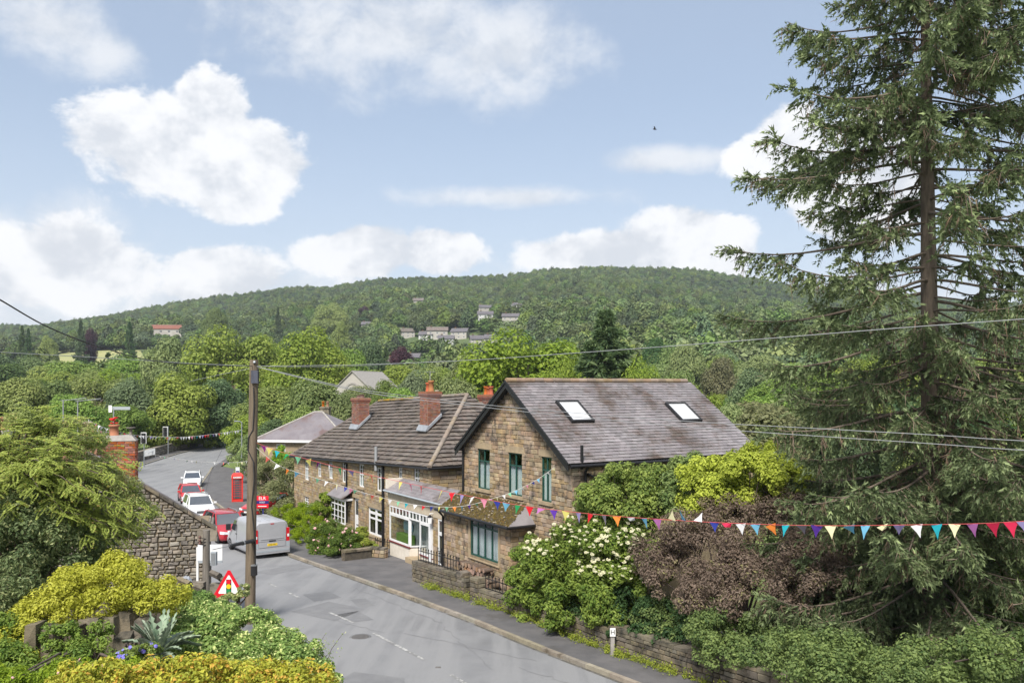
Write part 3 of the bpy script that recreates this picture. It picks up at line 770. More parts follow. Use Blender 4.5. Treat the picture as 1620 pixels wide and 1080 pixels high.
    pcs = rows_of([(bu0, -.3), (bu1, -.3), (bu1, ve-.05), (bu0, ve-.05)], [(wu0-.15, wu1+.15, wv0-.14, wv1+.1)], (.16, .24), (.25, .45), rng, .014)
    lay(bo, fb2, pcs, BLK['stone_gable'], .04, 0, rng, 60, 'stone', 'stonework')
    fe = Frame(fb2.pt(bu1, 0, 0), BG)
    lay(bo, fe, rows_of([(0, -.3), (bp, -.3), (bp, ve), (0, ve)], [], (.17, .22), (.25, .45), rng, .014), BLK['stone_gable'], .04, 0, rng, 30, 'stone', 'stonework')
    dr = MB(); fb2.box(dr, wu0-.13, wu0-.003, wv0-.1, wv1+.1, -.2, .04); fb2.box(dr, wu1+.003, wu1+.13, wv0-.1, wv1+.1, -.2, .04); fb2.box(dr, wu0-.13, wu1+.13, wv0-.14, wv0-.103, -.2, .08)
    dr.build('window_surround', MT['stone_dressed'], bo)
    window(root, fb2, (wu0, wu1, wv0, wv1), 'green_paint', (4,), .80, inset=.045, ft=.07, bar=.06, curtain='curtain', sill=False, lintel=False)
    rt = MB(); top_v = fr.pix(785, 787)[1]
    a, b, c, d = fr.pt(bu0-.15, ve+.05, bp+.28), fr.pt(bu1+.28, ve+.05, bp+.28), fr.pt(bu1-.35, top_v, .02), fr.pt(bu0-.15, top_v, .02)
    e = fr.pt(bu1+.28, ve+.05, .02)
    rt.prism([a, b, c, d], (0, 0, -.08)); rt.prism([b, e, c], (0, 0, -.08)); rt.build('bay_roof', MT['slate'], bo)
    # tiles under cushions of moss on the bay roof
    V = []; Fq = []; rn = []; rg = random.Random(2)
    ns = (b-a).cross(d-a).normalized(); ns = ns if ns.z > 0 else -ns; bo_mb = []
    for k in range(3800):
        s, t = rg.random(), rg.random(); p = a.lerp(b, s).lerp(d.lerp(c, s), t)
        r = rg.uniform(.03, .085); nb = len(V); hgt = rg.uniform(.02, .06)
        m = rg.random()
        ring = [p+(UG*math.cos(x)+(d-a).normalized()*math.sin(x))*r*rg.uniform(.7, 1.2) for x in np.linspace(0, 2*math.pi, 6)[:5]]
        V += [tuple(q) for q in ring]+[tuple(p+ns*hgt)]
        for i in range(5): Fq.append((nb+i, nb+(i+1) % 5, nb+5)); rn.append(m)
    o = link('moss', mesh_np('moss', V, Fq, MT['moss'], rnd=rn, smooth=True), bo); o['kind'] = 'stuff'
    tl = MB()
    for k in range(46):
        s, t = rg.random(), rg.random(); p = a.lerp(b, s).lerp(d.lerp(c, s), t)+ns*.05
        M = Matrix.Rotation(rg.uniform(0, 3), 3, 'Z'); tl.box(p, (rg.uniform(.06, .14), .05, .02), M)
    tl.build('lichen', MT['stone_cream'], bo)['kind'] = 'stuff'
    ge = fr.pt(bu0-.2, ve+.0, bp+.34); gf = fr.pt(bu1+.32, ve+.0, bp+.34)
    pipe(bo, [ge, gf], .06, name='gutter'); pipe(bo, [gf, fr.pt(bu1+.32, ve, .05)], .06, name='gutter')
    for i in range(16):
        q = fr.pt(bu0+(bu1-bu0)*i/15, ve-.04, bp+.12); MB().box(q, (.06, .28, .09), Matrix(((UG.x, BG.x, 0), (UG.y, BG.y, 0), (0, 0, 1)))).build('rafter_end', MT['black_paint'], bo)
    pipe(root, [fr.pt(bu0+.05, ve-.05, bp+.3), fr.pt(bu0+.05, ve-.3, bp+.08), fr.pt(bu0+.05, -.2, bp+.08)], .05)
    # roof light of the porch against the wall
    return dict(fr=fr, fs=fs, H=H, W=W, fb2=fb2, bu0=bu0, bu1=bu1, zg=zg, ve=ve, root=root)
GH = gable_house()
# ------------------------------------------------------------------ terrace of cottages with the shop
def terrace():
    A = Vector((-15.7, 61.6, 0)); B = Vector((-4.04, 43.0, 0)); U = (B-A).normalized(); Bk = Vector((-U.y, U.x, 0)); L = (B-A).length
    if Bk.x < 0: Bk = -Bk
    zA, zB = CZ-4.88, CZ-3.92; zg = CZ-9.6; hd = 4.6; rng = random.Random(21)
    root = thing('terrace', 'row of stone cottages with brown tiled hipped roof and white framed shop front', 'terrace', (-9.9, 52.3, zg))
    fr = Frame((A.x, A.y, zg), U); H0, H1 = zA-zg, zB-zg; eave = lambda u: H0+(H1-H0)*u/L
    R = fr.rect
    ups = [R(482.5, 727, 488.5, 759), R(503, 731, 508.5, 754), R(520.5, 727, 526.5, 757), R(541.5, 729, 549, 763), R(568, 734, 576, 770), R(596.5, 739.5, 606, 777), R(630.5, 734, 637, 761), R(655, 738, 664.5, 779)]
    lows = [R(482, 785, 489, 802), R(500, 791, 508, 801)]
    door = R(559, 787, 567.5, 858); pair = R(583, 804, 606, 847)
    ups = [(a, b, c, min(d, eave((a+b)/2)-.12)) for a, b, c, d in ups]
    holes = ups+lows+[door, pair]
    mb = MB(); nseg = 11
    # wall in upright strips so that its top follows the falling eaves
    cuts = sorted({0, L, *[x for h in holes for x in h[:2]]})
    for i in range(len(cuts)-1):
        a, b = cuts[i], cuts[i+1]; um = (a+b)/2; hs = sorted([h for h in holes if h[0] < um < h[1]], key=lambda h: h[2]); v = -.2; top = eave(um)
        for h in hs:
            fr.box(mb, a, b, v, h[2], -.35, 0); v = h[3]
        fr.box(mb, a, b, v, top, -.35, 0)
    fs = Frame(B+Vector((0, 0, zg)), Bk); fl = Frame(A+Bk*hd*2+Vector((0, 0, zg)), -Bk); fb = Frame(B+Bk*hd*2+Vector((0, 0, zg)), -U)
    fs.box(mb, .002, hd*2, -.2, H1, -.35, 0); fl.box(mb, 0, hd*2-.36, -.2, H0, -.35, 0); fb.box(mb, .36, L-.36, -.2, H0, -.35, 0)
    mb.build('wall', MT['mortar'], root)
    m2 = MB(); m2.prism([fr.pt(.36, 2.7, -.4), fr.pt(L-.36, 2.7, -.4), fr.pt(L-.36, 2.7, -hd*2+.4), fr.pt(.36, 2.7, -hd*2+.4)], (0, 0, .25)); m2.build('floor', MT['room_dark'], root)
    lh = [(a-.16, b+.16, d-.01, d+.22) for a, b, c, d in holes]+[(a-.12, b+.12, c-.13, c+.01) for a, b, c, d in holes]
    ush = fr.pix(611, 790)[0]      # from here on the larger, coursed stones of the shop end
    p1 = rows_of([(0, 0), (ush, 0), (ush, eave(ush)-.1), (0, eave(0)-.1)], holes+lh, (.13, .2), (.22, .5), rng, .014)
    p2 = rows_of([(ush, 0), (L, 0), (L, eave(L)-.1), (ush, eave(ush)-.1)], holes+lh, (.15, .22), (.24, .5), rng, .022)
    p1 = [p for p in p1 if p[3] < eave((p[0]+p[1])/2)]; p2 = [p for p in p2 if p[3] < eave((p[0]+p[1])/2)]
    lay(root, fr, p2+p1, BLK['stone_terrace'], .045, 0, rng, 300, 'stone', 'stonework')
    ps = rows_of([(0, 1.5), (3.6, 1.5), (3.6, H1-.1), (0, H1-.1)], [], (.16, .24), (.3, .6), rng, .014)
    lay(root, fs, ps, BLK['stone_terrace'], .045, 0, rng, 120, 'stone', 'side_stonework')
    for i, h in enumerate(ups):
        window(root, fr, h, 'white_paint', (2,) if i != 1 else (2,), .55, inset=.07, ft=.07, bar=.04, curtain='curtain' if i in (0, 2, 4, 6) else None, lh=.2, upper_rows=2)
    for h in lows: window(root, fr, h, 'white_paint', (2,), .5, inset=.07, ft=.06, bar=.04, curtain=None, upper_rows=2, rows=2, lh=.2)
    window(root, fr, pair, 'white_paint', (2,), .6, inset=.06, ft=.1, bar=.22, curtain=None, upper_rows=2, lh=.24)
    # door
    a, b, c, d = door; dm = MB(); fr.box(dm, a+.02, b-.02, c, d-.02, -.16, -.1)
    do = dm.build('door', MT['white_paint'], root)
    g = MB(); fr.box(g, a+.16, b-.16, c+(d-c)*.62, d-.2, -.12, -.092); g.build('pane', MT['far_glass'], do)
    g = MB(); fr.box(g, b-.2, b-.16, c+1.0, c+1.12, -.1, -.05); g.build('handle', MT['plastic_black'], do)
    g = MB(); fr.box(g, (a+b)/2-.15, (a+b)/2+.15, c+1.05, c+1.1, -.1, -.08); g.build('letter_box', MT['plastic_black'], do)
    g = MB(); fr.box(g, a-.16, b+.16, d+.002, d+.22, -.2, .045); g.build('lintel', MT['stone_dressed'], root)
    # bow window with small slate roof
    u0, u1, v0, v1 = fr.rect(523, 789, 545, 826, .55); fo = Frame(fr.pt(0, 0, .55), U)
    bow = MB(); fr.box(bow, u0, u1, -.2, v0, .002, .55); bow.build('bow_base', MT['stone_terrace'], root); bow = MB(); fr.box(bow, u0, u1, v1, v1+.12, .002, .6); bow.build('bow_cornice', MT['white_paint'], root)
    window(root, fo, (u0, u1, v0, v1), 'white_paint', (4,), .78, inset=.05, ft=.07, bar=.05, curtain=None, sill=False, lintel=False, rows=3, name='bow_window')
    r = MB(); r.prism([fr.pt(u0-.15, v1+.12, .75), fr.pt(u1+.15, v1+.12, .75), fr.pt(u1+.1, v1+.6, .05), fr.pt(u0-.1, v1+.6, .05)], (0, 0, .05)); r.build('bow_roof', MT['slate'], root)
    # roof: front slope, shop-end hip, far hip, back slope; pieces as far as they can be told apart
    oe = .28; rise = 3.55; upA = (U*L+Vector((0, 0, zB-zA))).normalized()
    eA = Vector((A.x, A.y, zA+.02)); eB = Vector((B.x, B.y, zB+.02))
    rA = eA+Bk*hd+upA*hd+Vector((0, 0, rise)); rB = eB+Bk*hd-upA*hd+Vector((0, 0, rise))
    bA = eA+Bk*hd*2; bB = eB+Bk*hd*2; sm = MB()
    def out(p, a, b): return p+(a*oe)+(b*oe)
    oA = out(eA, -Bk, -upA)-Vector((0, 0, .2)); oB = out(eB, -Bk, upA)-Vector((0, 0, .2)); oC = out(bB, Bk, upA)-Vector((0, 0, .2)); oD = out(bA, Bk, -upA)-Vector((0, 0, .2))
    for q in ([oA, oB, rB, rA], [oB, oC, rB], [oC, oD, rA, rB], [oD, oA, rA]):
        n = (q[1]-q[0]).cross(q[-1]-q[0]).normalized(); n = n if n.z > 0 else -n; sm.prism(q, n*-.09)
    ro = sm.build('roof', MT['room_dark'], root)
    tb = tile_blocks('tile', MT['tile_brown'], random.Random(3))
    def slope(q, ind, nm):
        u = (q[1]-q[0]).normalized(); f = Frame(q[0], u); tt = q[-1]-q[0]; sv = (tt-u*tt.dot(u)).normalized(); f.v = sv; f.w = u.cross(sv)
        if f.w.z < 0: f.w = -f.w
        poly = [((p-q[0]).dot(u), (p-q[0]).dot(sv)) for p in q]
        pcs = rows_of(poly, [], (.335, .335), (.30, .30), random.Random(4), .012, stagger=.3)
        # slight sag and kinks of the old roof
        lay(ro, f, pcs, tb, .11, -.005, random.Random(6), ind, 'tile', nm)
    slope([oA, oB, rB, rA], 220, 'tiles'); slope([oB, oC, rB], 80, 'hip_tiles')
    def caps(p, q, mat, step, r, nm):
        d = (q-p); n = max(1, int(d.length/step)); d = d/n; t = d.normalized(); s = t.cross(Vector((0, 0, 1))).normalized(); w = s.cross(t)
        me = MB().tube([Vector((0, -.5, 0)), Vector((0, .5, 0))], [r, r*.93], 8).mesh(nm, MT[mat])
        for i in range(n):
            c = p+d*(i+.5)+Vector((0, 0, .03)); M = Matrix.Identity(4)
            for k in range(3): M[k][0] = s[k]; M[k][1] = d[k]*1.02; M[k][2] = w[k]; M[k][3] = c[k]
            link(nm, me, ro, M)
    caps(oB, rB, 'tile_ridge', .45, .13, 'hip_tile'); caps(rB, rA.lerp(rB, .45), 'tile_ridge', .45, .12, 'ridge_tile'); caps(rA.lerp(rB, .45), rA, 'ridge_moss', .45, .12, 'ridge_tile'); caps(oA, rA, 'tile_brown', .45, .09, 'hip_tile')
    # gutters and pipes
    gz = Vector((0, 0, -.06))
    pipe(root, [oA+gz, oB+gz], .065, name='gutter'); pipe(root, [oB+gz, oB+gz+Bk*4], .065, name='gutter')
    for px, yt, yb in ((550.5, 731, 842), (608.5, 736, 868)):
        ua = fr.pix(px, (yt+yb)/2)[0]; e = eave(ua); r = .06 if px < 600 else .085
        pipe(root, [fr.pt(ua, e-.1, .26), fr.pt(ua, e-.45, .1), fr.pt(ua, .2, .1)], r)
    ua = fr.pix(601, 735)[0]; pipe(root, [fr.pt(ua, eave(ua)-.6, .24), fr.pt(ua, eave(ua)+.75, .24)], .09, 'cable_grey', 'vent_pipe')
    # chimneys
    def chimney(px, yb, wpx, yt, pots, off, mat, nm, label=None, hw=None):
        # stands on the roof: foot on the front slope at back-offset off
        Yg = None; f2 = Frame(fr.pt(0, 0, -off), U); u, v = f2.pix(px, yb); top = f2.pix(px, yt)[1]; w = wpx; c = f2.pt(u, v, 0)
        ch = MB(); hw = w/2; dp = .42
        q = lambda a, b, z0, z1: f2.box(ch, u-a, u+a, z0, z1, -b, b)
        q(hw-.02, dp-.02, v-.9, top)
        o = ch.build('chimney', MT['brick_mortar'], root)
        for fx in (Frame(f2.pt(u-hw+.02, v, dp-.02), U), Frame(f2.pt(u+hw-.02, v, dp-.02), Bk)):
            ww = 2*hw-.04 if fx.u.dot(U) > .9 else 2*dp-.04
            pc = rows_of([(0, -.7), (ww, -.7), (ww, top-v-.32), (0, top-v-.32)], [], (.075, .075), (.225, .225), rng, .012, stagger=.225)
            lay(o, fx, pc, BRKF, .03, 0, rng, 0, 'brick', 'brickwork')
        for k, e in enumerate((.03, .07, .05)):
            cc = MB(); f2.box(cc, u-hw-e, u+hw+e, top-.3+k*.1, top-.2+k*.1-.004, -dp-e, dp+e); cc.build('corbel', MT['brick_fine'], o)
        fl_ = MB(); a = f2.pt(u-hw-.15, v-.45, dp+.04); 
        fl_.prism([f2.pt(u-hw-.12, v-.62, dp+.16), f2.pt(u+hw+.12, v-.62, dp+.16), f2.pt(u+hw+.12, v-.32, dp-.0), f2.pt(u-hw-.12, v-.32, dp-.0)], (0, 0, .05))
        fl_.prism([f2.pt(u+hw-.01, v-.6, dp+.1), f2.pt(u+hw+.14, v-.6, dp+.1), f2.pt(u+hw+.14, v+.22, -dp), f2.pt(u+hw-.01, v+.22, -dp)], (0, 0, .16)); fl_.build('flashing', MT['lead'], o)
        for (du, h, r, mt) in pots: pot(o, f2.pt(u+du, top, 0), h, r, mt)
        return o, f2.pt(u, top, 0)
    chimney(570.5, 664, 1.15, 629, [(-.25, .16, .17, 'pot_brown'), (.25, .22, .17, 'pot_brown')], 2.5, 'brick', 'c')
    o, t = chimney(680.5, 664, 1.0, 619, [(-.25, .5, .14, 'terracotta'), (.12, .62, .16, 'terracotta')], 2.3, 'brick', 'c')
    mb = MB().tube([t+Vector((0, 0, 0)), t+Vector((0, 0, 1.15))], .02, 6)
    for k in range(7): mb.tube([t+U*(.1*k-.3)+Vector((0, 0, 1.1))-Bk*.2, t+U*(.1*k-.3)+Vector((0, 0, 1.1))+Bk*.2], .008, 4)
    mb.tube([t-U*.4+Vector((0, 0, 1.1)), t+U*.5+Vector((0, 0, 1.1))], .012, 4); mb.build('aerial', MT['cable_grey'], o)
    chimney(773, 640, 1.0, 624, [(-.3, .5, .14, 'terracotta'), (.05, .42, .15, 'terracotta'), (.3, .5, .13, 'terracotta')], 6.6, 'brick', 'c')
    pot(root, (rB+(rA-rB)*.3)+Vector((0, 0, .1)), .35, .12, 'stone_cream', 'ridge_vent')

    # ---- shop front
    so = .85; f3 = Frame(fr.pt(0, 0, so), U); X = lambda px, py=840: f3.pix(px, py)[0]
    base = f3.pix(640, 880)[1]; vt = f3.pix(640, 805)[1]; fh = f3.pix(640, 792)[1]
    u0, u1 = X(617), X(737); ud0, ud1 = X(648), X(664.5); up = X(684.5); uw0, uw1 = X(693), X(713); uq = X(716)
    sr = f3.pix(634, 860)[1]; headv = vt
    s = MB(); f3.box(s, u0, ud0-.02, base-.5, sr-.06, -.25, 0); f3.box(s, ud1+.02, up, base-.5, sr-.2, -.25, 0); st = s.build('stall_riser', MT['cream_render'], root)
    s = MB(); f3.box(s, u0-.03, ud0+.03, sr-.055, sr+.02, -.25, .05); f3.box(s, ud1, up, sr-.195, sr-.13, -.25, .05); s.build('shop_sill', MT['red_brown_paint'], root)
    s = MB(); f3.box(s, u0-.25, uq, headv+.02, fh+.38, -.25, .02); s.build('fascia', MT['stone_cream'], root)
    def lights(a, b, c, d, cols, tr, wf, nm='shop_window'):
        fw = Frame(f3.pt(0, 0, wf+.05), U)
        return window(root, fw, (a, b, c, d), 'white_paint', (1,), None, inset=.05, ft=.09, curtain=None, sill=False, lintel=False, glassmat='shop_glass', name=nm)
    def toplights(a, b, c, d, n, wf):
        fw = Frame(f3.pt(0, 0, wf+.05), U); window(root, fw, (a, b, c, d), 'white_paint', (n,), None, inset=.05, ft=.06, bar=.055, curtain=None, sill=False, lintel=False, glassmat='shop_glass', name='transom_light')
    tv = headv-.42
    lights(u0, ud0, sr+.022, tv-.002, 1, 0, 0); toplights(u0, ud0, tv+.002, headv, 6, 0)
    # recessed entrance: splayed side light and half-open dark doorway
    rc = 1.1; fd = Frame(f3.pt(ud0+.002, 0, 0), (Bk*.92+U*.38).normalized())
    window(root, fd, (.02, rc, sr-.0, tv), 'white_paint', (2,), None, inset=0.0, ft=.07, bar=.05, curtain=None, sill=False, lintel=False, glassmat='shop_glass', name='side_light')
    s = MB(); fd.box(s, .0, rc, base-.5, sr-.06, -.1, -.01); s.build('stall_riser', MT['cream_render'], root)
    toplights(ud0+.01, ud1-.01, tv+.002, headv, 3, 0)
    fdoor = Frame(f3.pt(ud0+.45, 0, -rc), U)
    s = MB(); dw = ud1-ud0-.45; fdoor.box(s, 0, .1, base+.1, tv, -.05, 0); fdoor.box(s, dw-.1, dw, base+.1, tv, -.05, 0); fdoor.box(s, .1, dw-.1, base+.1, base+.45, -.05, 0); fdoor.box(s, .1, dw-.1, tv-.12, tv, -.05, 0)
    dd = s.build('shop_door', MT['white_paint'], root); g = MB(); fdoor.box(g, .1, dw-.1, base+.45, tv-.12, -.03, -.02); g.build('pane', MT['shop_glass'], dd)
    s = MB(); f3.box(s, ud0, ud1, base-.3, base+.12, -rc, .25); s.build('doorstep', MT['stone_dressed'], root)
    lights(ud1, X(680), sr-.125, tv, 1, 0, 0); toplights(ud1, X(680), tv+.004, headv, 3, 0)
    s = MB(); f3.box(s, X(680)+.003, up, base-.2, headv, -.1, .06); s.build('shop_post', MT['white_paint'], root)
    pier = MB(); f3.box(pier, up+.003, uw0-.003, base-.5, headv, -.3, -.03); f3.box(pier, uw0, uw1+.1, base-.5, sr-.35, -.3, -.03); po = pier.build('pier', MT['mortar'], root)
    fp = Frame(f3.pt(0, 0, -.03), U)
    lay(po, fp, rows_of([(up+.003, base-.3), (uw0-.003, base-.3), (uw0-.003, headv), (up+.003, headv)], [], (.12, .2), (.2, .3), rng, .012), BLK['stone_terrace'], .03, 0, rng, 40, 'stone', 'stonework')
    lights(uw0, uw1, sr-.34, tv-.25, 1, 0, -.03); toplights(uw0, uw1, tv-.246, headv, 2, -.03)
    s = MB(); f3.box(s, uw0-.05, uw1+.05, sr-.40, sr-.345, -.3, .05); s.build('shop_sill', MT['red_brown_paint'], root)
    # big corner pier between shop and gable house
    s = MB(); f3.box(s, uq-.02, u1+.05, base-.6, headv+.35, -.5, .25); po = s.build('corner_pier', MT['mortar'], root)
    fp = Frame(f3.pt(0, 0, .25), U)
    lay(po, fp, rows_of([(uq-.02, base-.4), (u1+.05, base-.4), (u1+.05, headv+.3), (uq-.02, headv+.3)], [], (.25, .4), (.4, .7), rng, .014), BLK['stone_terrace'], .03, 0, rng, 60, 'stone', 'stonework')
    # lean-to slates over the shop
    q = [f3.pt(u0-.35, fh+.38, .2), f3.pt(uq+.2, fh+.38, .2), f3.pt(uq+.2, fh+.95, -so+.03), f3.pt(u0-.35, fh+.95, -so+.03)]
    s = MB(); s.prism(q, (0, 0, -.06)); so_ = s.build('lean_to_roof', MT['slate'], root)
    u = (q[1]-q[0]).normalized(); f = Frame(q[0], u); tt = q[-1]-q[0]; f.v = (tt-u*tt.dot(u)).normalized(); f.w = u.cross(f.v); f.w = f.w if f.w.z > 0 else -f.w
    lay(so_, f, rows_of([(0, 0), ((q[1]-q[0]).length, 0), ((q[1]-q[0]).length, tt.length), (0, tt.length)], [], (.22, .22), (.3, .3), rng, .008, stagger=.3), tile_blocks('slate', MT['slate'], rng), .02, 0, rng, 120, 'slate', 'slates')
    s = MB(); f3.box(s, u0-.36, u0-.12, fh+.42, fh+.95, -so+.04, .1); s.build('end_stone', MT['cream_render'], root)
    pipe(so_, [f3.pt(u0-.3, fh+.34, .24), f3.pt(uq+.1, fh+.34, .24)], .05, 'grey_plastic', 'gutter')
    # lantern by the door
    lq = f3.pt(X(686), f3.pix(686, 822)[1], .2); ln = MB().box(lq, (.16, .16, .3), taper=1.25); ln.tube([lq+Vector((0, 0, .2)), lq+Vector((0, 0, .32)), lq+Bk*.2+Vector((0, 0, .3))], .02, 5); lo = ln.build('lantern', MT['white_paint'], root)
    MB().lathe(lq+Vector((0, 0, .15)), [(.14, 0), (.02, .12)], 6).build('lantern_cap', MT['black_paint'], lo)
    # what shows inside: a counter, a green cloth, pale boards
    s = MB(); f3.box(s, u0+.1, uw1, base-.2, headv, -so+.04, -so+.07); s.build('shop_back_wall', MT['room_wall'], root)
    s = MB(); f3.box(s, u0+.15, u0+1.6, sr-.1, sr+.4, -.7, -.3); s.build('display_shelf', MT['interior_green'], root)
    s = MB(); f3.box(s, u0+.2, u0+1.3, sr+.55, sr+.95, -.74, -.7); s.build('display_panel', MT['interior_blue'], root)
    s = MB(); s.prism([f3.pt(uw0+.5, sr-.3, -.4), f3.pt(uw1-.05, sr-.3, -.4), f3.pt(uw1-.05, sr+1.1, -.7), f3.pt(uw1-.35, sr+1.1, -.7)], Bk*.03); s.build('leaning_board', MT['interior_blue'], root)
    s = MB(); s.prism([f3.pt(ud1+.35, sr-.1, -.3), f3.pt(ud1+.75, sr-.1, -.3), f3.pt(ud1+.75, sr+.75, -.45), f3.pt(ud1+.5, sr+.75, -.45)], Bk*.03); s.build('leaning_board', MT['board_white'], root)
    return dict(fr=fr, f3=f3, U=U, Bk=Bk, base=base, root=root, zg=zg)
TR = terrace()

# ------------------------------------------------------------------ smaller houses
def simple_house(name, label, loc, rz, w, d, h, rh, wallm, roofm, hip=True, wins=(), chim=(), overhang=.35, fascia=None, group=None, cat='house', doors=()):
    """w along local x, front is -y; wins = (x, z, ww, wh) on the front, side wins with y given as 5th"""
    root = thing(name, label, cat, loc, rz, group); ft = Frame((-w/2, -d/2, 0), (1, 0, 0))
    hol = [(x-ww/2+w/2, x+ww/2+w/2, z, z+wh) for x, z, ww, wh in wins]+[(x-.5+w/2, x+.5+w/2, 0, 2.1) for x in doors]
    mb = MB(); wall_cells(mb, ft, 0, w, -1.0, h, hol, -.3, 0)
    mb.box((-w/2+.15, 0, h/2-.5), (.3, d-.61, h+1)); mb.box((w/2-.15, 0, h/2-.5), (.3, d-.61, h+1)); mb.box((0, d/2-.15, h/2-.5), (w, .3, h+1))
    if not hip:
        for s in (-1, 1): mb.prism([Vector((s*w/2, -d/2, h+.003)), Vector((s*w/2, d/2, h+.003)), Vector((s*w/2, 0, h+rh-.1))], (-s*.3, 0, 0))
    mb.build('wall', MT[wallm], root, local=True)
    r = MB(); o = overhang; z = h-.08
    if hip:
        k = min(d/2, w/2-.01); a, b, c, e = [Vector(q) for q in ((-w/2-o, -d/2-o, z), (w/2+o, -d/2-o, z), (w/2+o, d/2+o, z), (-w/2-o, d/2+o, z))]
        p, q = Vector((-w/2+k, 0, h+rh)), Vector((w/2-k, 0, h+rh))
        for s in ([a, b, q, p], [b, c, q], [c, e, p, q], [e, a, p]):
            n = (s[1]-s[0]).cross(s[2]-s[0]).normalized(); n = n if n.z > 0 else -n; r.prism(s, n*-.12)
        edges = [(a, p), (b, q), (p, q)]
    else:
        sl = rh/(d/2)
        for s in (-1, 1):
            y0 = s*(d/2+o); zz = h-o*sl; q4 = [Vector((-w/2-o, y0, zz)), Vector((w/2+o, y0, zz)), Vector((w/2+o, 0, h+rh)), Vector((-w/2-o, 0, h+rh))]
            n = (q4[1]-q4[0]).cross(q4[2]-q4[0]).normalized(); n = n if n.z > 0 else -n; r.prism(q4, n*.12)
        edges = [(Vector((-w/2-o, 0, h+rh+.1)), Vector((w/2+o, 0, h+rh+.1)))]
    ro = r.build('roof', MT[roofm], root, local=True)
    e = MB()
    for p, q in edges: e.tube([p, q], .1, 6)
    e.build('ridge', MT['render_grey'], ro, local=True)
    if fascia:
        f = MB()
        for s in (-1, 1):
            f.box((0, s*(d/2+o+.03), h-.2), (w+2*o+.06, .05, .22))
            if hip: f.box((s*(w/2+o+.03), 0, h-.2), (.05, d+2*o, .22))
        f.build('fascia', MT[fascia], root, local=True)
    for hh in hol[:len(wins)]:
        a, b, c, dd = hh; W = MB(); t = .08
        ft.box(W, a, b, c, c+t, -.14, -.06); ft.box(W, a, b, dd-t, dd, -.14, -.06); ft.box(W, a, a+t, c+t, dd-t, -.14, -.06); ft.box(W, b-t, b, c+t, dd-t, -.14, -.06); ft.box(W, (a+b)/2-.03, (a+b)/2+.03, c+t, dd-t, -.13, -.07)
        wo = W.build('window', MT['white_paint'], root, local=True); g = MB(); ft.box(g, a+t, b-t, c+t, dd-t, -.12, -.1); g.build('pane', MT['far_glass'], wo, local=True)
    for hh in hol[len(wins):]:
        g = MB(); ft.box(g, hh[0]+.01, hh[1]-.01, hh[2], hh[3]-.01, -.16, -.1); g.build('door', MT['white_paint'], root, local=True)
    for (x, y, cw, ch, np_) in chim:
        c = MB(); zt = h+rh+ch; c.box((x, y, (h+zt)/2), (cw, .55, zt-h)); c.box((x, y, zt-.12), (cw+.14, .69, .1)); co = c.build('chimney', MT['stone_old' if wallm != 'brick' else 'brick_fine'], root, local=True)
        for k in range(np_): MB().lathe((x-cw/2+cw*(k+.5)/np_, y, zt), [(.14, 0), (.12, .4), (.15, .42), (.15, .5), (.1, .5)], 10).build('chimney_pot', MT['terracotta'], co, local=True)
    return root
# neighbour beyond the terrace, slate hipped roof
Y0 = 78.0; q = P(478, 697, Y0)
simple_house('stone_house', 'sandstone house with purple slate hipped roof beyond the terrace', (q.x+.6, Y0+4, road_z(Y0)+.1), RD(-10), 8.4, 7.6, 5.1, 2.35, 'stone_terrace', 'slate_purple', True,
             wins=((-2.1, 3.2, .9, 1.4), (1.8, 3.2, .9, 1.4), (-2.1, .9, .9, 1.4)), chim=((.2, 1.2, .9, .5, 2),), fascia='white_paint')
# chapel-like gable among the trees
q = P(563, 585, 170); tz = road_z(170)
simple_house('chapel', 'pale gabled building with arched window half hidden in the trees', (q.x+1, 170+8, tz-.5), RD(76), 15, 7.5, q.z-tz-3.2, 3.4, 'far_wall', 'render_grey', False, chim=(), overhang=.3, cat='chapel')
ch = [o for o in bpy.data.objects if o.name.startswith('chapel')][0]
fa = Frame((-7.5, 3.75, 0), (0, -1, 0)); hh = q.z-tz
arch = MB(); pts = [(1.6*math.cos(t), 1.6*math.sin(t)) for t in np.linspace(0, math.pi, 13)]
ring = [fa.pt(3.75+x, hh-3.6+y, .02) for x, y in pts]+[fa.pt(3.75+x*.8, hh-3.6+y*.8, .02) for x, y in reversed(pts)]
for i in range(12): arch.prism([fa.pt(3.75+pts[i][0], hh-3.6+pts[i][1], .02), fa.pt(3.75+pts[i+1][0], hh-3.6+pts[i+1][1], .02), fa.pt(3.75+pts[i+1][0]*.8, hh-3.6+pts[i+1][1]*.8, .02), fa.pt(3.75+pts[i][0]*.8, hh-3.6+pts[i][1]*.8, .02)], fa.w*.12)
arch.build('arch', MT['render_grey'], ch, local=True)

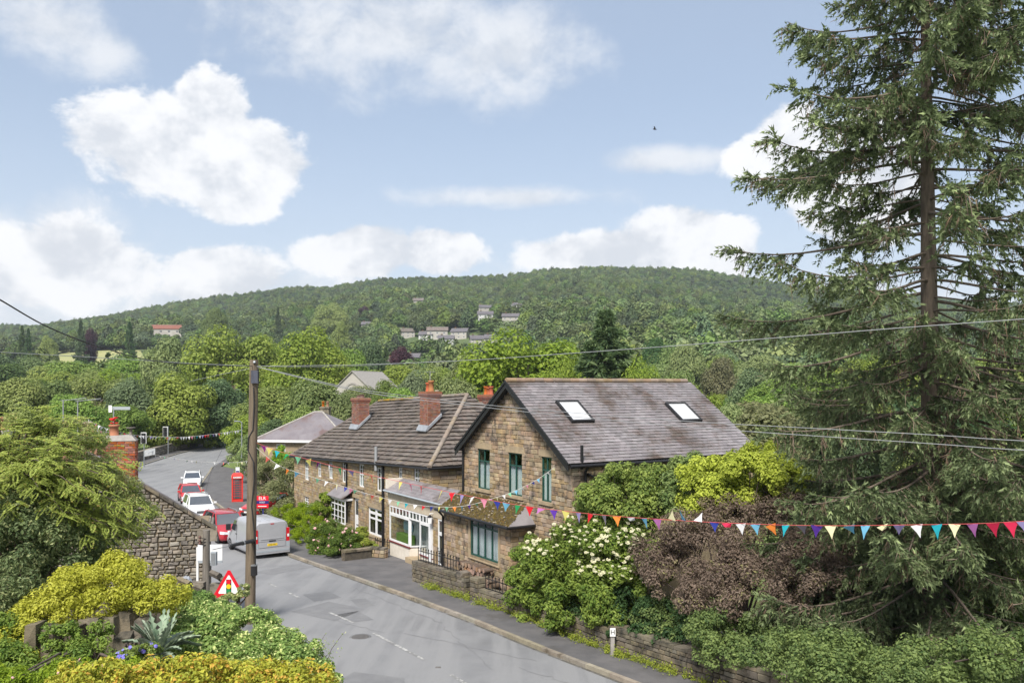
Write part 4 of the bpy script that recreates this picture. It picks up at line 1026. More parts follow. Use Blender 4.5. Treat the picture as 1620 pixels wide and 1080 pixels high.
# cottage gable on the left of the road with its brick stack
def cottage():
    Rr = P(329, 830, 29.6); U = Vector((.95, .312, 0)).normalized(); Bk = Vector((-U.y, U.x, 0)); zg = road_z(29)+.4
    W = 7.6; Lc = Vector((Rr.x, Rr.y, 0))-U*W; fr = Frame((Lc.x, Lc.y, zg), U); He = Rr.z-zg; rng = random.Random(31); D = 2.3
    ap = fr.pix(200, 755); ua = W/2; Ha = He+(W-ua)*math.tan(RD(34))
    root = thing('cottage', 'old stone cottage gable with red brick chimney on the left of the road', 'cottage', (Lc.x+4, Lc.y+1, zg))
    mb = MB(); mb.prism([fr.pt(0, -1), fr.pt(W, -1), fr.pt(W, He), fr.pt(ua, Ha), fr.pt(0, He)], fr.w*-.45)
    fs = Frame(fr.pt(W, 0, 0), Bk); fs.box(mb, .46, D, -1, He, -.4, 0); fl = Frame(fr.pt(0, 0, -D), -Bk); fl.box(mb, 0, D-.46, -1, He, -.4, 0)
    mb.build('wall', MT['mortar'], root)
    pcs = rows_of([(0, 0), (W, 0), (W, He), (ua, Ha-.08), (0, He)], [], (.07, .17), (.1, .36), rng, .022)
    J = lambda s: rng.uniform(-s, s)
    pcs = [(a+J(.018), b+J(.018), c+J(.02), d+J(.02)) for a, b, c, d in pcs if a > 2.2]
    lay(root, fr, pcs, BLK['stone_cottage'], .07, 0, rng, 300, 'stone', 'stonework')
    lay(root, fs, rows_of([(0, 0), (D, 0), (D, He), (0, He)], [], (.15, .27), (.2, .5), rng, .018), BLK['stone_cottage'], .06, 0, rng, 0, 'stone', 'side_stonework')
    r = MB(); ov = .12
    a, b, c = fr.pt(W+.25, He-.25*math.tan(RD(34)), ov), fr.pt(ua, Ha, ov), fr.pt(-.25, He-.25*math.tan(RD(34)), ov); dn = Vector((0, 0, -.42))-fr.w*.3; a, b, c = a+dn, b+dn, c+dn; a0, b0 = a-dn, b-dn
    r.prism([a, b, b+Vector((0, 0, .16)), a+Vector((0, 0, .16))], -fr.w*(D+ov)); r.prism([b, c, c+Vector((0, 0, .16)), b+Vector((0, 0, .16))], -fr.w*(D+ov)); r.build('roof', MT['slate'], root); a, b = a0, b0
    # stone verge copings down the gable
    n = 9
    for i in range(n):
        p, q = b.lerp(a, i/n), b.lerp(a, (i+1)/n-.004); k = MB(); up = Vector((0, 0, .0)); k.prism([p+up, q+up, q+up+Vector((0, 0, .09)), p+up+Vector((0, 0, .09))], -fr.w*.36); k.build('verge_coping', MT['stone_old'], root)
    k = MB(); fr.box(k, W-.35, W+.3, He-.55, He-.1, -.3, .1); k.build('kneeler', MT['stone_cottage'], root)
    pipe(root, [fs.pt(0, He-.12, .12), fs.pt(D, He-.12, .12)], .06, 'wood_grey', 'gutter')
    # brick stack
    u0, v0 = fr.pix(160, 800); u1, vt = fr.pix(215, 697); w = u1-u0; dp = .75
    s = MB(); fr.box(s, u0+.02, u1-.02, v0-.4, vt, -dp, -.02); so = s.build('chimney', MT['brick_mortar'], root)
    f1 = Frame(fr.pt(0, 0, -.02), U); f2 = Frame(fr.pt(u1-.02, 0, -.02), Bk)
    lay(so, f1, rows_of([(u0+.02, v0-.4), (u1-.02, v0-.4), (u1-.02, vt), (u0+.02, vt)], [], (.082, .082), (.235, .235), rng, .014, stagger=.235), BRK, .03, 0, rng, 230, 'brick', 'brickwork')
    lay(so, f2, rows_of([(0, v0-.4), (dp, v0-.4), (dp, vt), (0, vt)], [], (.082, .082), (.235, .235), rng, .014, stagger=.235), BRK, .03, 0, rng, 60, 'brick', 'brickwork')
    cp = MB(); c0 = fr.pt((u0+u1)/2, vt, -dp/2); Mx = Matrix(((U.x, Bk.x, 0), (U.y, Bk.y, 0), (0, 0, 1)))
    cp.box(c0+Vector((0, 0, .09)), (w+.02, dp+.02, .18), Mx, taper=.72); cp.build('flaunching', MT['render_grey'], so)
    pot(so, fr.pt(u0+w*.33, vt+.12, -dp/2), .42, .16); 
    k = MB().lathe(fr.pt(u0+w*.82, vt+.1, -dp/2), [(.08, 0), (.05, .16), (.05, .3), (.16, .31), (.16, .34)], 10); k.build('cowl', MT['wood_grey'], so)
    return fr
COT = cottage()
# second stack beyond, with brown pot and aerials
def far_stack():
    Y = 40.0; c = P(133, 690, Y); root = thing('chimney_stack', 'distant chimney stack with brown pot and television aerials above the feathery tree', 'chimney', (c.x, c.y, c.z-3))
    s = MB(); s.box((c.x, c.y, c.z-1.6), (1.6, .8, 3.0)); s.build('stack', MT['brick_fine'], root)
    s = MB(); s.box((c.x, c.y, c.z-.06), (1.75, .95, .1)); s.build('cap', MT['render_grey'], root)
    p = P(134, 672, Y); MB().lathe((p.x, p.y, c.z), [(.2, 0), (.17, .5), (.17, .6)], 14).build('pot', MT['pot_brown'], root); MB().lathe((p.x, p.y, c.z+.6), [(.34, 0), (.34, .08), (.1, .1)], 14).build('pot_cap', MT['stone_cream'], root)
    for (px, top) in ((100, 632), (123, 633)):
        b = P(px, 690, Y); t = P(px, top, Y); m = MB().tube([b, t], .03, 6); x = Vector((1, .25, 0)).normalized(); 
        m.tube([t-x*.1+Vector((0, 0, -.06)), t+x*1.0+Vector((0, 0, .08))], .016, 5)
        for k in range(9): q = t-x*.1+x*(1.1*k/8); m.tube([q+Vector((-.1, .3, .0)), q+Vector((.1, -.3, .0))], .008, 4)
        m.build('aerial', MT['cable_grey'], root)
far_stack()
q = P(8, 690, 22); s = thing('chimney_stack', 'low pale stone chimney at the left edge of the picture', 'chimney', (q.x, q.y, q.z-1.5)); MB().box((q.x-.3, q.y, q.z-.6), (.9, .6, 1.3)).build('stack', MT['stone_cottage'], s); MB().box((q.x-.3, q.y, q.z+.1), (1.0, .7, .1)).build('cap', MT['render_grey'], s); pot(s, (q.x-.15, q.y, q.z+.15), .35, .13)
# ------------------------------------------------------------------ vegetation helpers
def unit(v): return v/np.maximum(np.linalg.norm(v, axis=1, keepdims=True), 1e-9)
def leaf_faces(pos, nrm, size, aspect, rg, fold=.15, along=None, hang=0.0):
    """one folded diamond (two triangles as a quad) for each leaf"""
    n = len(pos); t = rg.normal(size=(n, 3)) if along is None else along+rg.normal(size=(n, 3))*.35
    t[:, 2] -= hang
    t = unit(t-nrm*np.sum(t*nrm, 1, keepdims=True)); b = np.cross(nrm, t); s = size[:, None]
    V = np.stack([pos-t*s*.5, pos+b*s*aspect*.5+nrm*s*fold-t*s*.08, pos+t*s*.5, pos-b*s*aspect*.5+nrm*s*fold-t*s*.08], 1).reshape(-1, 3)
    return V, np.arange(n*4).reshape(n, 4)
def clumps(blobs, per, rg, rel=(.22, .4), push=.85, lower=-.5):
    """break each ellipsoid (x,y,z,rx,ry,rz) into smaller clumps sitting on its surface"""
    out = []
    for (x, y, z, rx, ry, rz) in blobs:
        d = unit(rg.normal(size=(per*2, 3))); d = d[d[:, 2] > lower][:per]
        for v in d:
            k = rg.uniform(*rel); f = push*rg.uniform(.75, 1.06); rr = (rx+ry+rz)/3
            out.append((x+v[0]*rx*f, y+v[1]*ry*f, z+v[2]*rz*f, rr*k, rr*k, rr*k*.85))
    return out
def leaf_cloud(cl, n, size, aspect, rg, shell=(.45, 1.05), up=.6, jit=.36, fold=.15, hang=0.0, svar=.5):
    cl = np.asarray(cl, float); w = (cl[:, 3]*cl[:, 4]+cl[:, 4]*cl[:, 5]+cl[:, 3]*cl[:, 5])
    idx = rg.choice(len(cl), n, p=w/w.sum()); d = unit(rg.normal(size=(n, 3))); r = rg.uniform(shell[0]**2, shell[1]**2, n)**.5
    pos = cl[idx, :3]+d*cl[idx, 3:6]*r[:, None]
    nrm = unit(d+np.array([0, 0, up])+rg.normal(size=(n, 3))*jit)
    sz = size*rg.uniform(1-svar, 1+svar, n); V, Fc = leaf_faces(pos, nrm, sz, aspect, rg, fold, hang=hang)
    crnd = rg.uniform(-.22, .22, len(cl))
    rn = np.clip(rg.uniform(.12, .88, n)+crnd[idx], 0, 1)
    return V, Fc, rn, pos
def stems_mesh(name, base, targets, r0, rg, mat, n=6, sag=.15):
    mb = MB(); base = Vector(base)
    for t in targets:
        t = Vector(t); m = base.lerp(t, .5)+Vector((rg.uniform(-.2, .2), rg.uniform(-.2, .2), (t-base).length*sag)); b = base+Vector((rg.uniform(-.3, .3), rg.uniform(-.3, .3), 0))*r0*4
        mb.tube([b, b.lerp(m, .6), m, t], [r0, r0*.8, r0*.55, r0*.2], n)
    return mb.mesh(name, MT[mat])
def shrub(name, label, cat, blobs, n, size, mat, seed, aspect=.55, per=26, rel=(.2, .36), up=.6, base=None, stem=.035, stemmat='twig', shell=(.5, 1.05), hang=0.0, kind=None, group=None, nst=9, jit=.38, push=.85, lower=-.5, tips=0.0):
    rg = np.random.default_rng(seed); cl = clumps(blobs, per, rg, rel, push, lower)
    V, Fc, rn, pos = leaf_cloud(cl, n, size, aspect, rg, shell=shell, up=up, jit=jit, hang=hang)
    if tips:
        k = rg.random(len(rn)) < tips; rn[k] = .97
    b = blobs[0]; base = base or (b[0], b[1], b[2]-b[5])
    root = thing(name, label, cat, base, 0, group)
    link('foliage', mesh_np('foliage', V, Fc, MT[mat], rnd=rn), root)
    tg = [cl[i][:3] for i in rg.choice(len(cl), min(nst, len(cl)), replace=False)]
    link('stem', stems_mesh('stem', base, tg, stem, rg, stemmat), root)
    return root, cl

# tree prototypes, height 1, crown about 1 wide; crowns and trunks are shared by all the copies
def proto_round(seed, n, leaf, mat, nb=46, low=.12, shape='round', aspect=.7, trunk_r=.022):
    rg = np.random.default_rng(seed); cl = []
    for _ in range(nb):
        d = unit(rg.normal(size=(1, 3)))[0]; f = rg.uniform(.62, 1.0)
        zc, rz = (low+1)/2, (1-low)/2
        x, y, z = d[0]*.40*f, d[1]*.40*f, zc+d[2]*rz*.84*f
        if shape == 'tall': k = 1-.45*max(0, (z-.5))/.5; x *= k; y *= k
        if shape == 'dome': z = low+.1+abs(d[2])*(.8-low)*f if rg.random() < .8 else low+.25*rg.random()
        r = rg.uniform(.10, .20); cl.append((x, y, z, r, r, r*.8))
    V, Fc, rn, pos = leaf_cloud(cl, n, leaf, aspect, rg, shell=(.7, 1.06), up=.6, jit=.3)
    crown = mesh_np('crown', V, Fc, MT[mat], rnd=rn)
    tr = MB(); tr.tube([(0, 0, -.05), (.004, .003, .2), (-.006, .004, .5), (.0, 0, .8)], [trunk_r*1.3, trunk_r, trunk_r*.7, trunk_r*.15], 7)
    for i in rg.choice(nb, 12, replace=False):
        c = cl[i]; z0 = rg.uniform(.2, .5); tr.tube([(0, 0, z0), (c[0]*.5, c[1]*.5, (z0+c[2])/2+.02), c[:3]], [trunk_r*.5, trunk_r*.35, trunk_r*.1], 5)
    return crown, tr.mesh('trunk', MT['bark'])
def proto_conifer(seed, n, leaf, mat, levels=26, spread=.5, gap=.0):
    rg = np.random.default_rng(seed); P_, N_, A_ = [], [], []; tr = MB(); tr.tube([(0, 0, -.05), (0, 0, .5), (0, 0, .99)], [.02, .012, .002], 7)
    per = n//(levels*7)
    for i in range(levels):
        z = .1+.88*(i/levels)**.95; L = spread*(1-(z-.06)/.96)**.95*rg.uniform(.75, 1.1)
        for k in range(7):
            a = rg.uniform(0, 2*math.pi); l = L*rg.uniform(.7, 1.1); s = rg.uniform(.15, 1, per)**.7
            side = rg.normal(size=per)*.13*l*(1.1-s)*2.2; dx, dy = math.cos(a), math.sin(a)
            x = dx*s*l-dy*side; y = dy*s*l+dx*side; zz = z-.22*l*s+.12*l*s**3-np.abs(side)*.5+rg.normal(size=per)*.008
            P_.append(np.stack([x, y, zz], 1)); A_.append(np.tile([dx, dy, -.35], (per, 1)))
            tr.tube([(0, 0, z), (dx*l*.5, dy*l*.5, z-.11*l), (dx*l*.9, dy*l*.9, z-.12*l)], [.005, .003, .001], 4)
    pos = np.concatenate(P_); al = np.concatenate(A_); m = len(pos)
    nrm = unit(np.tile([0, 0, 1.0], (m, 1))+rg.normal(size=(m, 3))*.5); V, Fc = leaf_faces(pos, nrm, leaf*rg.uniform(.6, 1.4, m), .34, rg, .1, along=al)
    r = np.hypot(pos[:, 0], pos[:, 1]); rn = np.clip(rg.uniform(.0, .75, m)+.25*(r > .3*spread), 0, 1)
    return mesh_np('crown', V, Fc, MT[mat], rnd=rn), tr.mesh('trunk', MT['bark'])
PROTO = {}
def make_protos():
    for k, (mat, shape, low, n, lf) in dict(mid=('leaf_mid', 'round', .1, 8200, .042), mid2=('leaf_mid', 'tall', .08, 8200, .04), lime=('leaf_lime', 'round', .06, 9800, .036), yellow=('leaf_yellowgreen', 'dome', .04, 9000, .044),
                                             dark=('leaf_dark', 'round', .06, 7000, .044), blue=('leaf_blue', 'tall', .08, 7000, .042), purple=('leaf_purple', 'round', .06, 5000, .05), olive=('leaf_olive', 'dome', .05, 6500, .046)).items():
        PROTO[k] = proto_round(hash_seed(k), int(n*3.0), lf*.78, mat, 54, low, shape)
    PROTO['conifer'] = proto_conifer(77, 15000, .05, 'needle_mid', 26, .56)
    PROTO['conifer_dark'] = proto_conifer(78, 9000, .06, 'leaf_dark', 22, .5)
def hash_seed(s): return sum(ord(c)*(i+3) for i, c in enumerate(s))
make_protos()
def tree(kind, label, X, Y, width, ztop, rz=None, zbase=None, group=None, name='tree', cat='tree'):
    zb = terrain(X, Y) if zbase is None else zbase
    rz = rz if rz is not None else (X*7.3+Y*3.1) % 6.28
    o = thing(name, label, cat, (X, Y, zb), rz, group); o.scale = (width, width, max(1.5, ztop-zb)); 
    crown, trunk = PROTO[kind]
    for nm, me in (('crown', crown), ('trunk', trunk)):
        c = bpy.data.objects.new(nm, me); col.objects.link(c); c.parent = o
    return o
def ptree(kind, label, px, top, wpx, Y, **kw):
    q = P(px, top, Y); return tree(kind, label, q.x, Y, wpx/F*Y/.98, q.z, **kw)

# ------------------------------------------------------------------ the big spruce at the right
def spruce():
    rg = np.random.default_rng(404); Y0 = 24.0; X0 = (1478-HX)/F*Y0; zb = road_z(24)+.3; zt = CZ+17.5; lean = -.35
    root = thing('spruce_tree', 'tall ragged spruce with drooping branches filling the right of the picture', 'tree', (X0, Y0, zb))
    ax = lambda z: np.array([X0+lean*(z-zb)/(zt-zb), Y0, z])
    tr = MB(); zs = np.linspace(zb-.2, zt, 14); tr.tube([Vector(ax(z)) for z in zs], [max(.03, .33*(1-(z-zb)/(zt-zb))**.8) for z in zs], 12); tr.build('trunk', MT['bark_spruce'], root)
    br = MB(); nP, nD, nT = [], [], []; tw_a, tw_b = [], []; dead = []
    z = zb+.35
    def Lmax(z):
        h = z-CZ
        return float(np.interp(h, [-8, -6.5, -4, -1, 2, 5, 7.5, 9.5, 11, 13, 15.5, 17.5], [4.9, 5.0, 5.1, 5.5, 5.3, 5.3, 5.0, 3.9, 3.2, 2.4, 1.2, .1]))
    while z < zt-.3:
        mid = CZ+.5 < z < CZ+9; nb = 4 if mid else 5; a0 = rg.uniform(0, 6.28)
        for k in range(nb):
            a = a0+k*2*math.pi/nb+rg.normal()*.35; L = Lmax(z)*(rg.uniform(.42, 1.1) if mid else rg.uniform(.55, 1.06)); d = np.array([math.cos(a), math.sin(a), 0]); sd = np.array([-d[1], d[0], 0])
            top = z > zt-5; rise0 = .25 if top else rg.uniform(-.12, .12); droop = (.10 if top else rg.uniform(.2, .36)); tipup = rg.uniform(.10, .24)
            bend = rg.normal()*.1
            s = np.linspace(0, 1, 9); o = ax(z+rg.uniform(-.15, .15))
            pts = o+np.outer(s*L, d)+np.outer(bend*L*s**2, sd); pts[:, 2] += L*(rise0*s-droop*s**1.5*1.2+(tipup+droop*.35)*s**3.2)
            br.tube([Vector(p) for p in pts], [max(.006, .045*(L/5)*(1-t)**.8+.006) for t in s], 5)
            m = int(L*14); front = d[1] < -.2 and not (CZ+2.0 < z < CZ+6.5); low = z < CZ-2.5; gap = rg.random() < (.5 if mid else .3) and not front and not low; ss = rg.uniform(.06 if (front or low) else .2, 1.0, int(m*(1.35 if (front or low) else 1)))**(.9 if (front or low) else .75)
            for t in ss:
                if gap and t < .6: continue
                p = np.array([np.interp(t, s, pts[:, i]) for i in range(3)]); sgn = rg.choice([-1, 1])
                down = rg.uniform(.15, 1.1) if t < .9 else rg.uniform(-.25, .4)
                v = d*rg.uniform(.25, .9)+sd*sgn*rg.uniform(.3, 1.0)*(1-.5*max(0, t-.8)/.2); v[2] -= down; v /= np.linalg.norm(v)
                l = rg.uniform(.3, .95)*(1.0 if t < .85 else .65)*min(1, .45+L/6); bare = rg.random() < ((.45 if t < .45 else .12) if not low else .14)
                q = p+v*l; q[2] -= .18*l
                if bare: dead.append((p, q))
                else:
                    tw_a.append(p); tw_b.append(q); nt = max(4, int(l/.07)); f = np.linspace(.06, 1.02, nt)
                    c = p+np.outer(f, q-p); nP.append(c+rg.normal(size=c.shape)*.02); nD.append(np.tile((q-p)/np.linalg.norm(q-p), (nt, 1))); nT.append(f*.5+.25*t+rg.uniform(-.2, .12))
                    if rg.random() < .45:      # small side shoot
                        v2 = v+rg.normal(size=3)*.6; v2 /= np.linalg.norm(v2); b0 = p+(q-p)*rg.uniform(.3, .7); e = b0+v2*l*.45; nt = 4; f = np.linspace(.2, 1, nt); c = b0+np.outer(f, e-b0); nP.append(c); nD.append(np.tile(v2, (nt, 1))); nT.append(f*.6+.2*t+rg.uniform(-.15, .2))
        z += rg.uniform(.3, .44)
    br.build('branch', MT['bark_spruce'], root)['kind'] = 'stuff'
    pos = np.concatenate(nP); dr = np.concatenate(nD); tt = np.concatenate(nT); n = len(pos)
    V, Fc, rn = [], [], []; base = 0
    for k in range(3):                      # three blades round each shoot point
        r = unit(rg.normal(size=(n, 3))); r = unit(r-dr*np.sum(r*dr, 1, keepdims=True)); b = np.cross(dr, r); ln = rg.uniform(.09, .19, n)[:, None]; wd = .030
        tip = pos+unit(dr*.9+r*.75)*ln; V.append(np.stack([pos-b*wd, pos+b*wd, tip], 1).reshape(-1, 3)); Fc.append(np.arange(n*3).reshape(n, 3)+base); base += n*3; rn.append(np.clip(tt+rg.uniform(-.18, .18, n), 0, 1))
    link('needles', mesh_np('needles', np.concatenate(V), np.concatenate(Fc), MT['needle_spruce'], rnd=np.concatenate(rn)), root)['kind'] = 'stuff'
    def ribbons(a, b, w, mat, nm):
        a, b = np.array(a), np.array(b); d = unit(b-a); s = unit(np.cross(d, rg.normal(size=a.shape)))*w; V = np.stack([a-s, a+s, b+s*.3, b-s*.3], 1).reshape(-1, 3)
        link(nm, mesh_np(nm, V, np.arange(len(a)*4).reshape(-1, 4), MT[mat], rnd=rg.random(len(a))), root)['kind'] = 'stuff'
    ribbons(tw_a, tw_b, .008, 'twig', 'twigs')
    da, db = [], []
    for p, q in dead:
        da.append(p); db.append(q)
        for _ in range(7):
            f = rg.uniform(.15, 1); s = p+(q-p)*f; e = s+rg.normal(size=3)*.1+np.array([0, 0, -rg.uniform(.05, .3)]); da.append(s); db.append(e)
    ribbons(da, db, .010, 'twig_dead', 'dead_twigs')
    print('spruce needles', n*3)
spruce()

# ------------------------------------------------------------------ hedges and garden on the right of the road
def wl(t):        # foot of the roadside wall, from the house toward us
    pts = [(-4.38, 37.9), (-1.88, 34.7), (1.29, 30.1), (3.09, 27.0), (5.57, 23.5), (9.2, 18.4), (12.8, 13.3)]
    i = min(int(t), len(pts)-2); f = t-i; a, b = pts[i], pts[i+1]; return a[0]+(b[0]-a[0])*f, a[1]+(b[1]-a[1])*f
NB = (.82, .57)
def rblob(px, py, Y, rx, ry, rz): q = P(px, py, Y); return (q.x, q.y, q.z, rx, ry, rz)
el_root, elcl = shrub('elder_bush', 'tall green elder bush with flat white flower heads behind the roadside wall', 'bush',
    [rblob(905, 900, 30.6, 1.9, 1.4, 2.0), rblob(968, 885, 29.2, 1.6, 1.4, 1.85), rblob(852, 915, 32.0, 1.25, 1.2, 1.8), rblob(930, 960, 29.0, 1.7, 1.1, 1.2), rblob(985, 950, 27.9, 1.3, 1.1, 1.4), rblob(870, 960, 30.9, 1.3, .9, 1.0)], 56000, .125, 'elder', 51, aspect=.5, per=34, rel=(.17, .32), base=(2.6, 31.2, road_z(31)+.1), hang=.3)
def umbels():
    rg = np.random.default_rng(9); me = []
    V, Fc, rn = [], [], []
    proto = []
    for k in range(3):
        vs = []; fs = []; b = 0
        for _ in range(46):
            r = .5*math.sqrt(rg.random()); a = rg.uniform(0, 6.28); c = np.array([r*math.cos(a), r*math.sin(a), .12*(1-(2*r)**2)+rg.normal()*.02]); s = rg.uniform(.05, .085)
            vs += [c+np.array(v)*s for v in ((-1, -1, 0), (1, -1, 0), (1, 1, .1), (-1, 1, .1))]; fs.append((b, b+1, b+2, b+3)); b += 4
        proto.append(mesh_np('flower_head', vs, fs, MT['flower_white'], rnd=rg.random(46)))
    pts = []; C = np.array(elcl); o = np.array([0, 0, CZ])
    for _ in range(420):
        px, py = (rg.uniform(885, 1025), rg.uniform(805, 915)) if rg.random() < .8 else (rg.uniform(820, 885), rg.uniform(828, 880))
        d = np.array([(px-HX)/F, 1.0, (HY-py)/F]); d /= np.linalg.norm(d); oc = o-C[:, :3]; b = oc @ d; q = b*b-(np.sum(oc*oc, 1)-(C[:, 3]*1.06)**2)
        if (q > 0).any(): t = np.min(np.where(q > 0, -b-np.sqrt(np.maximum(q, 0)), 1e9)); pts.append(tuple(o+d*t))
    cnt = 0
    for p in pts:
        px, py = HX+F*p[0]/p[1], HY-F*(p[2]-CZ)/p[1]
        if (px > 885 and (py-805) > (px-850)*1.7) or rg.random() < .2: continue
        if cnt >= 170: break
        s = rg.uniform(.08, .17); M = Matrix.Translation(Vector(p)) @ Matrix.Rotation(rg.uniform(.2, .75), 4, 'X') @ Matrix.Rotation(rg.uniform(-.4, .4), 4, 'Y') @ Matrix.Diagonal((s, s, s, 1))
        link('flower_head', proto[cnt % 3], el_root, M); cnt += 1
    print('umbels', cnt)
umbels()
shrub('laurel_bush', 'dense green bush in front of the house side wall below the eaves', 'bush', [rblob(985, 790, 29.5, 1.6, 1.4, 1.35), rblob(1040, 775, 30, 1.3, 1.3, 1.1), rblob(950, 800, 30, .9, 1.0, 1.2), rblob(1000, 870, 29.5, 1.9, 1.2, 1.8)], 26000, .13, 'shrub_green', 52, per=30, rel=(.18, .34), base=(4.3, 29.8, road_z(29)+.1), hang=.2)
shrub('golden_tree', 'bright golden leaved small tree right of the slate roof', 'tree', [rblob(1185, 748, 27.5, 1.5, 1.2, .75), rblob(1120, 760, 28, 1.1, 1.1, .8), rblob(1240, 757, 27, 1.0, 1.0, .6), rblob(1205, 718, 28, .75, .8, .42), rblob(1160, 795, 28, 1.8, 1.1, .9)], 30000, .11, 'golden', 53, per=26, rel=(.2, .36), base=(7.6, 28.2, road_z(28)), stem=.06)
shrub('maple_bush', 'loose mid green bush between the laurel and the golden tree', 'bush', [rblob(1095, 765, 30, 1.3, 1.2, 1.1), rblob(1075, 800, 29, 1.5, 1.2, 1.2)], 15000, .12, 'shrub_green', 58, per=26, rel=(.2, .36), base=(6.0, 29.6, road_z(29)))
shrub('berberis_bush', 'wide arching brown purple bush above the ivy hedge', 'bush', [rblob(1120, 870, 26, 1.9, 1.4, 1.2), rblob(1220, 880, 25, 1.7, 1.4, 1.25), rblob(1050, 885, 27, 1.1, 1.2, 1.1), rblob(1160, 820, 27, 1.4, 1.2, .8), rblob(1180, 935, 24.6, 2.2, 1.2, .95), rblob(1085, 920, 25.9, 1.2, 1.1, .9), rblob(1270, 930, 24, 1.3, 1.2, 1.1), rblob(1300, 880, 25, 1.1, 1.2, 1.0), rblob(1240, 800, 27, 1.2, 1.2, .9)], 58000, .085, 'berberis', 54, aspect=.5, per=34, rel=(.16, .3), base=(6.6, 25.6, road_z(25)), stem=.05)
def hedge_blobs(t0, t1, n, back, h, r, dz=0.0):
    out = []
    for i in range(n):
        x, y = wl(t0+(t1-t0)*i/(n-1)); out.append((x+NB[0]*back, y+NB[1]*back, road_z(y)+h+dz, r, r, r*.9))
    return out
shrub('ivy_hedge', 'low spreading bright green ivy hedge along the roadside wall under the spruce', 'hedge', hedge_blobs(3.3, 6, 11, 1.0, 1.15, .95)+[rblob(1150, 1000, 23.4, 1.2, .9, .6), rblob(1330, 1040, 20.5, 1.3, .9, .6), rblob(1480, 1050, 19.0, 1.3, .9, .6), rblob(1580, 1040, 18.0, 1.3, .9, .6), rblob(1220, 1040, 21.6, 1.2, .7, .8), rblob(1140, 1030, 23, .9, .6, .6), rblob(1330, 1070, 19.6, 1.2, .7, .7), rblob(1450, 1085, 18.0, 1.2, .7, .7)], 80000, .072, 'ivy', 55, aspect=.75, per=24, rel=(.2, .36), base=(6.8, 22.8, road_z(22)))
shrub('ivy_mat', 'dark ivy hanging over the wall beneath the elder bush', 'ivy', hedge_blobs(2.0, 3.5, 7, .35, .75, .5)+hedge_blobs(2.6, 3.6, 4, .9, 1.3, .8), 15000, .075, 'ivy_dark', 56, aspect=.8, per=22, rel=(.2, .36), base=(2.6, 28.6, road_z(28)))
def weeds():
    rg = np.random.default_rng(71); P_ = []
    for t in rg.uniform(.3, 4.6, 620):
        x, y = wl(t); c = .5+.5*math.sin(t*9.1)*math.sin(t*23); 
        if rg.random() > c+.15: continue
        d = rg.uniform(-.32, .02); m = rg.integers(14, 40); s = rg.uniform(.06, .17); cc = np.array([x+NB[0]*d, y+NB[1]*d, road_z(y)+.13]); P_.append(cc+np.abs(rg.normal(size=(m, 3)))*s*np.array([1, 1, .9])*np.array([rg.choice([-1, 1]), 1, 1]))
    pos = np.concatenate(P_); n = len(pos); nrm = unit(rg.normal(size=(n, 3))*.6+np.array([-.2, -.3, .8])); V, Fc = leaf_faces(pos, nrm, rg.uniform(.04, .09, n), .45, rg)
    tag(link('wall_weeds', mesh_np('wall_weeds', V, Fc, MT['weed'], rnd=rg.random(n))), 'yellow green weeds growing along the foot of the roadside wall', 'weeds', kind='stuff')
weeds()

# ------------------------------------------------------------------ front gardens of the terrace
f3, TU, TB = TR['f3'], TR['U'], TR['Bk']
def gblob(px, py, Y, r, rz, ry=None): q = P(px, py, Y); return (q.x, q.y, q.z, r, ry or r, rz)
shrub('clipped_hedge', 'rounded clipped bright green hedge beside the parked van', 'hedge', [gblob(470, 838, 52, 1.4, 1.25), gblob(497, 846, 49.5, 1.3, 1.15), gblob(457, 826, 56, 1.3, 1.3), gblob(508, 860, 48, .9, .8), gblob(482, 820, 53, 1.2, 1.0)], 48000, .065, 'hedge_bright', 61, aspect=.5, per=60, rel=(.11, .18), push=.92, base=(-12.6, 51.5, road_z(51)), lower=-.8)
shrub('garden_hedge', 'taller dark green hedge in front of the far cottage window', 'hedge', [gblob(500, 812, 55, 1.0, .8), gblob(485, 808, 57, .8, .7)], 9000, .10, 'shrub_green', 62, per=26, rel=(.16, .26), base=(-12.6, 55.5, road_z(55)))
shrub('climbing_shrub', 'green climber growing up the wall beside the bow window', 'shrub', [gblob(514, 803, 54, .7, 1.15)], 5000, .11, 'shrub_green', 66, per=24, base=(-11.8, 54, road_z(54)))
rr, rcl = shrub('rose_bush', 'billowing rose bush with pale pink blooms next to the pavement', 'bush', [gblob(520, 853, 46.8, 1.2, 1.15), gblob(545, 860, 45.2, 1.05, .95), gblob(512, 870, 46, .85, .8), gblob(538, 874, 44.6, .9, .6)], 24000, .09, 'rose_leaf', 63, per=30, rel=(.18, .3), base=(-9.4, 46.2, road_z(46)))
shrub('fuchsia_bush', 'small mixed green shrub with yellow tips by the cottage door', 'bush', [gblob(566, 862, 45.5, .65, .65), gblob(585, 866, 45, .55, .5), gblob(572, 845, 46.2, .4, .5)], 8000, .09, 'weed', 64, per=24, base=(-8.0, 45.4, road_z(45)))
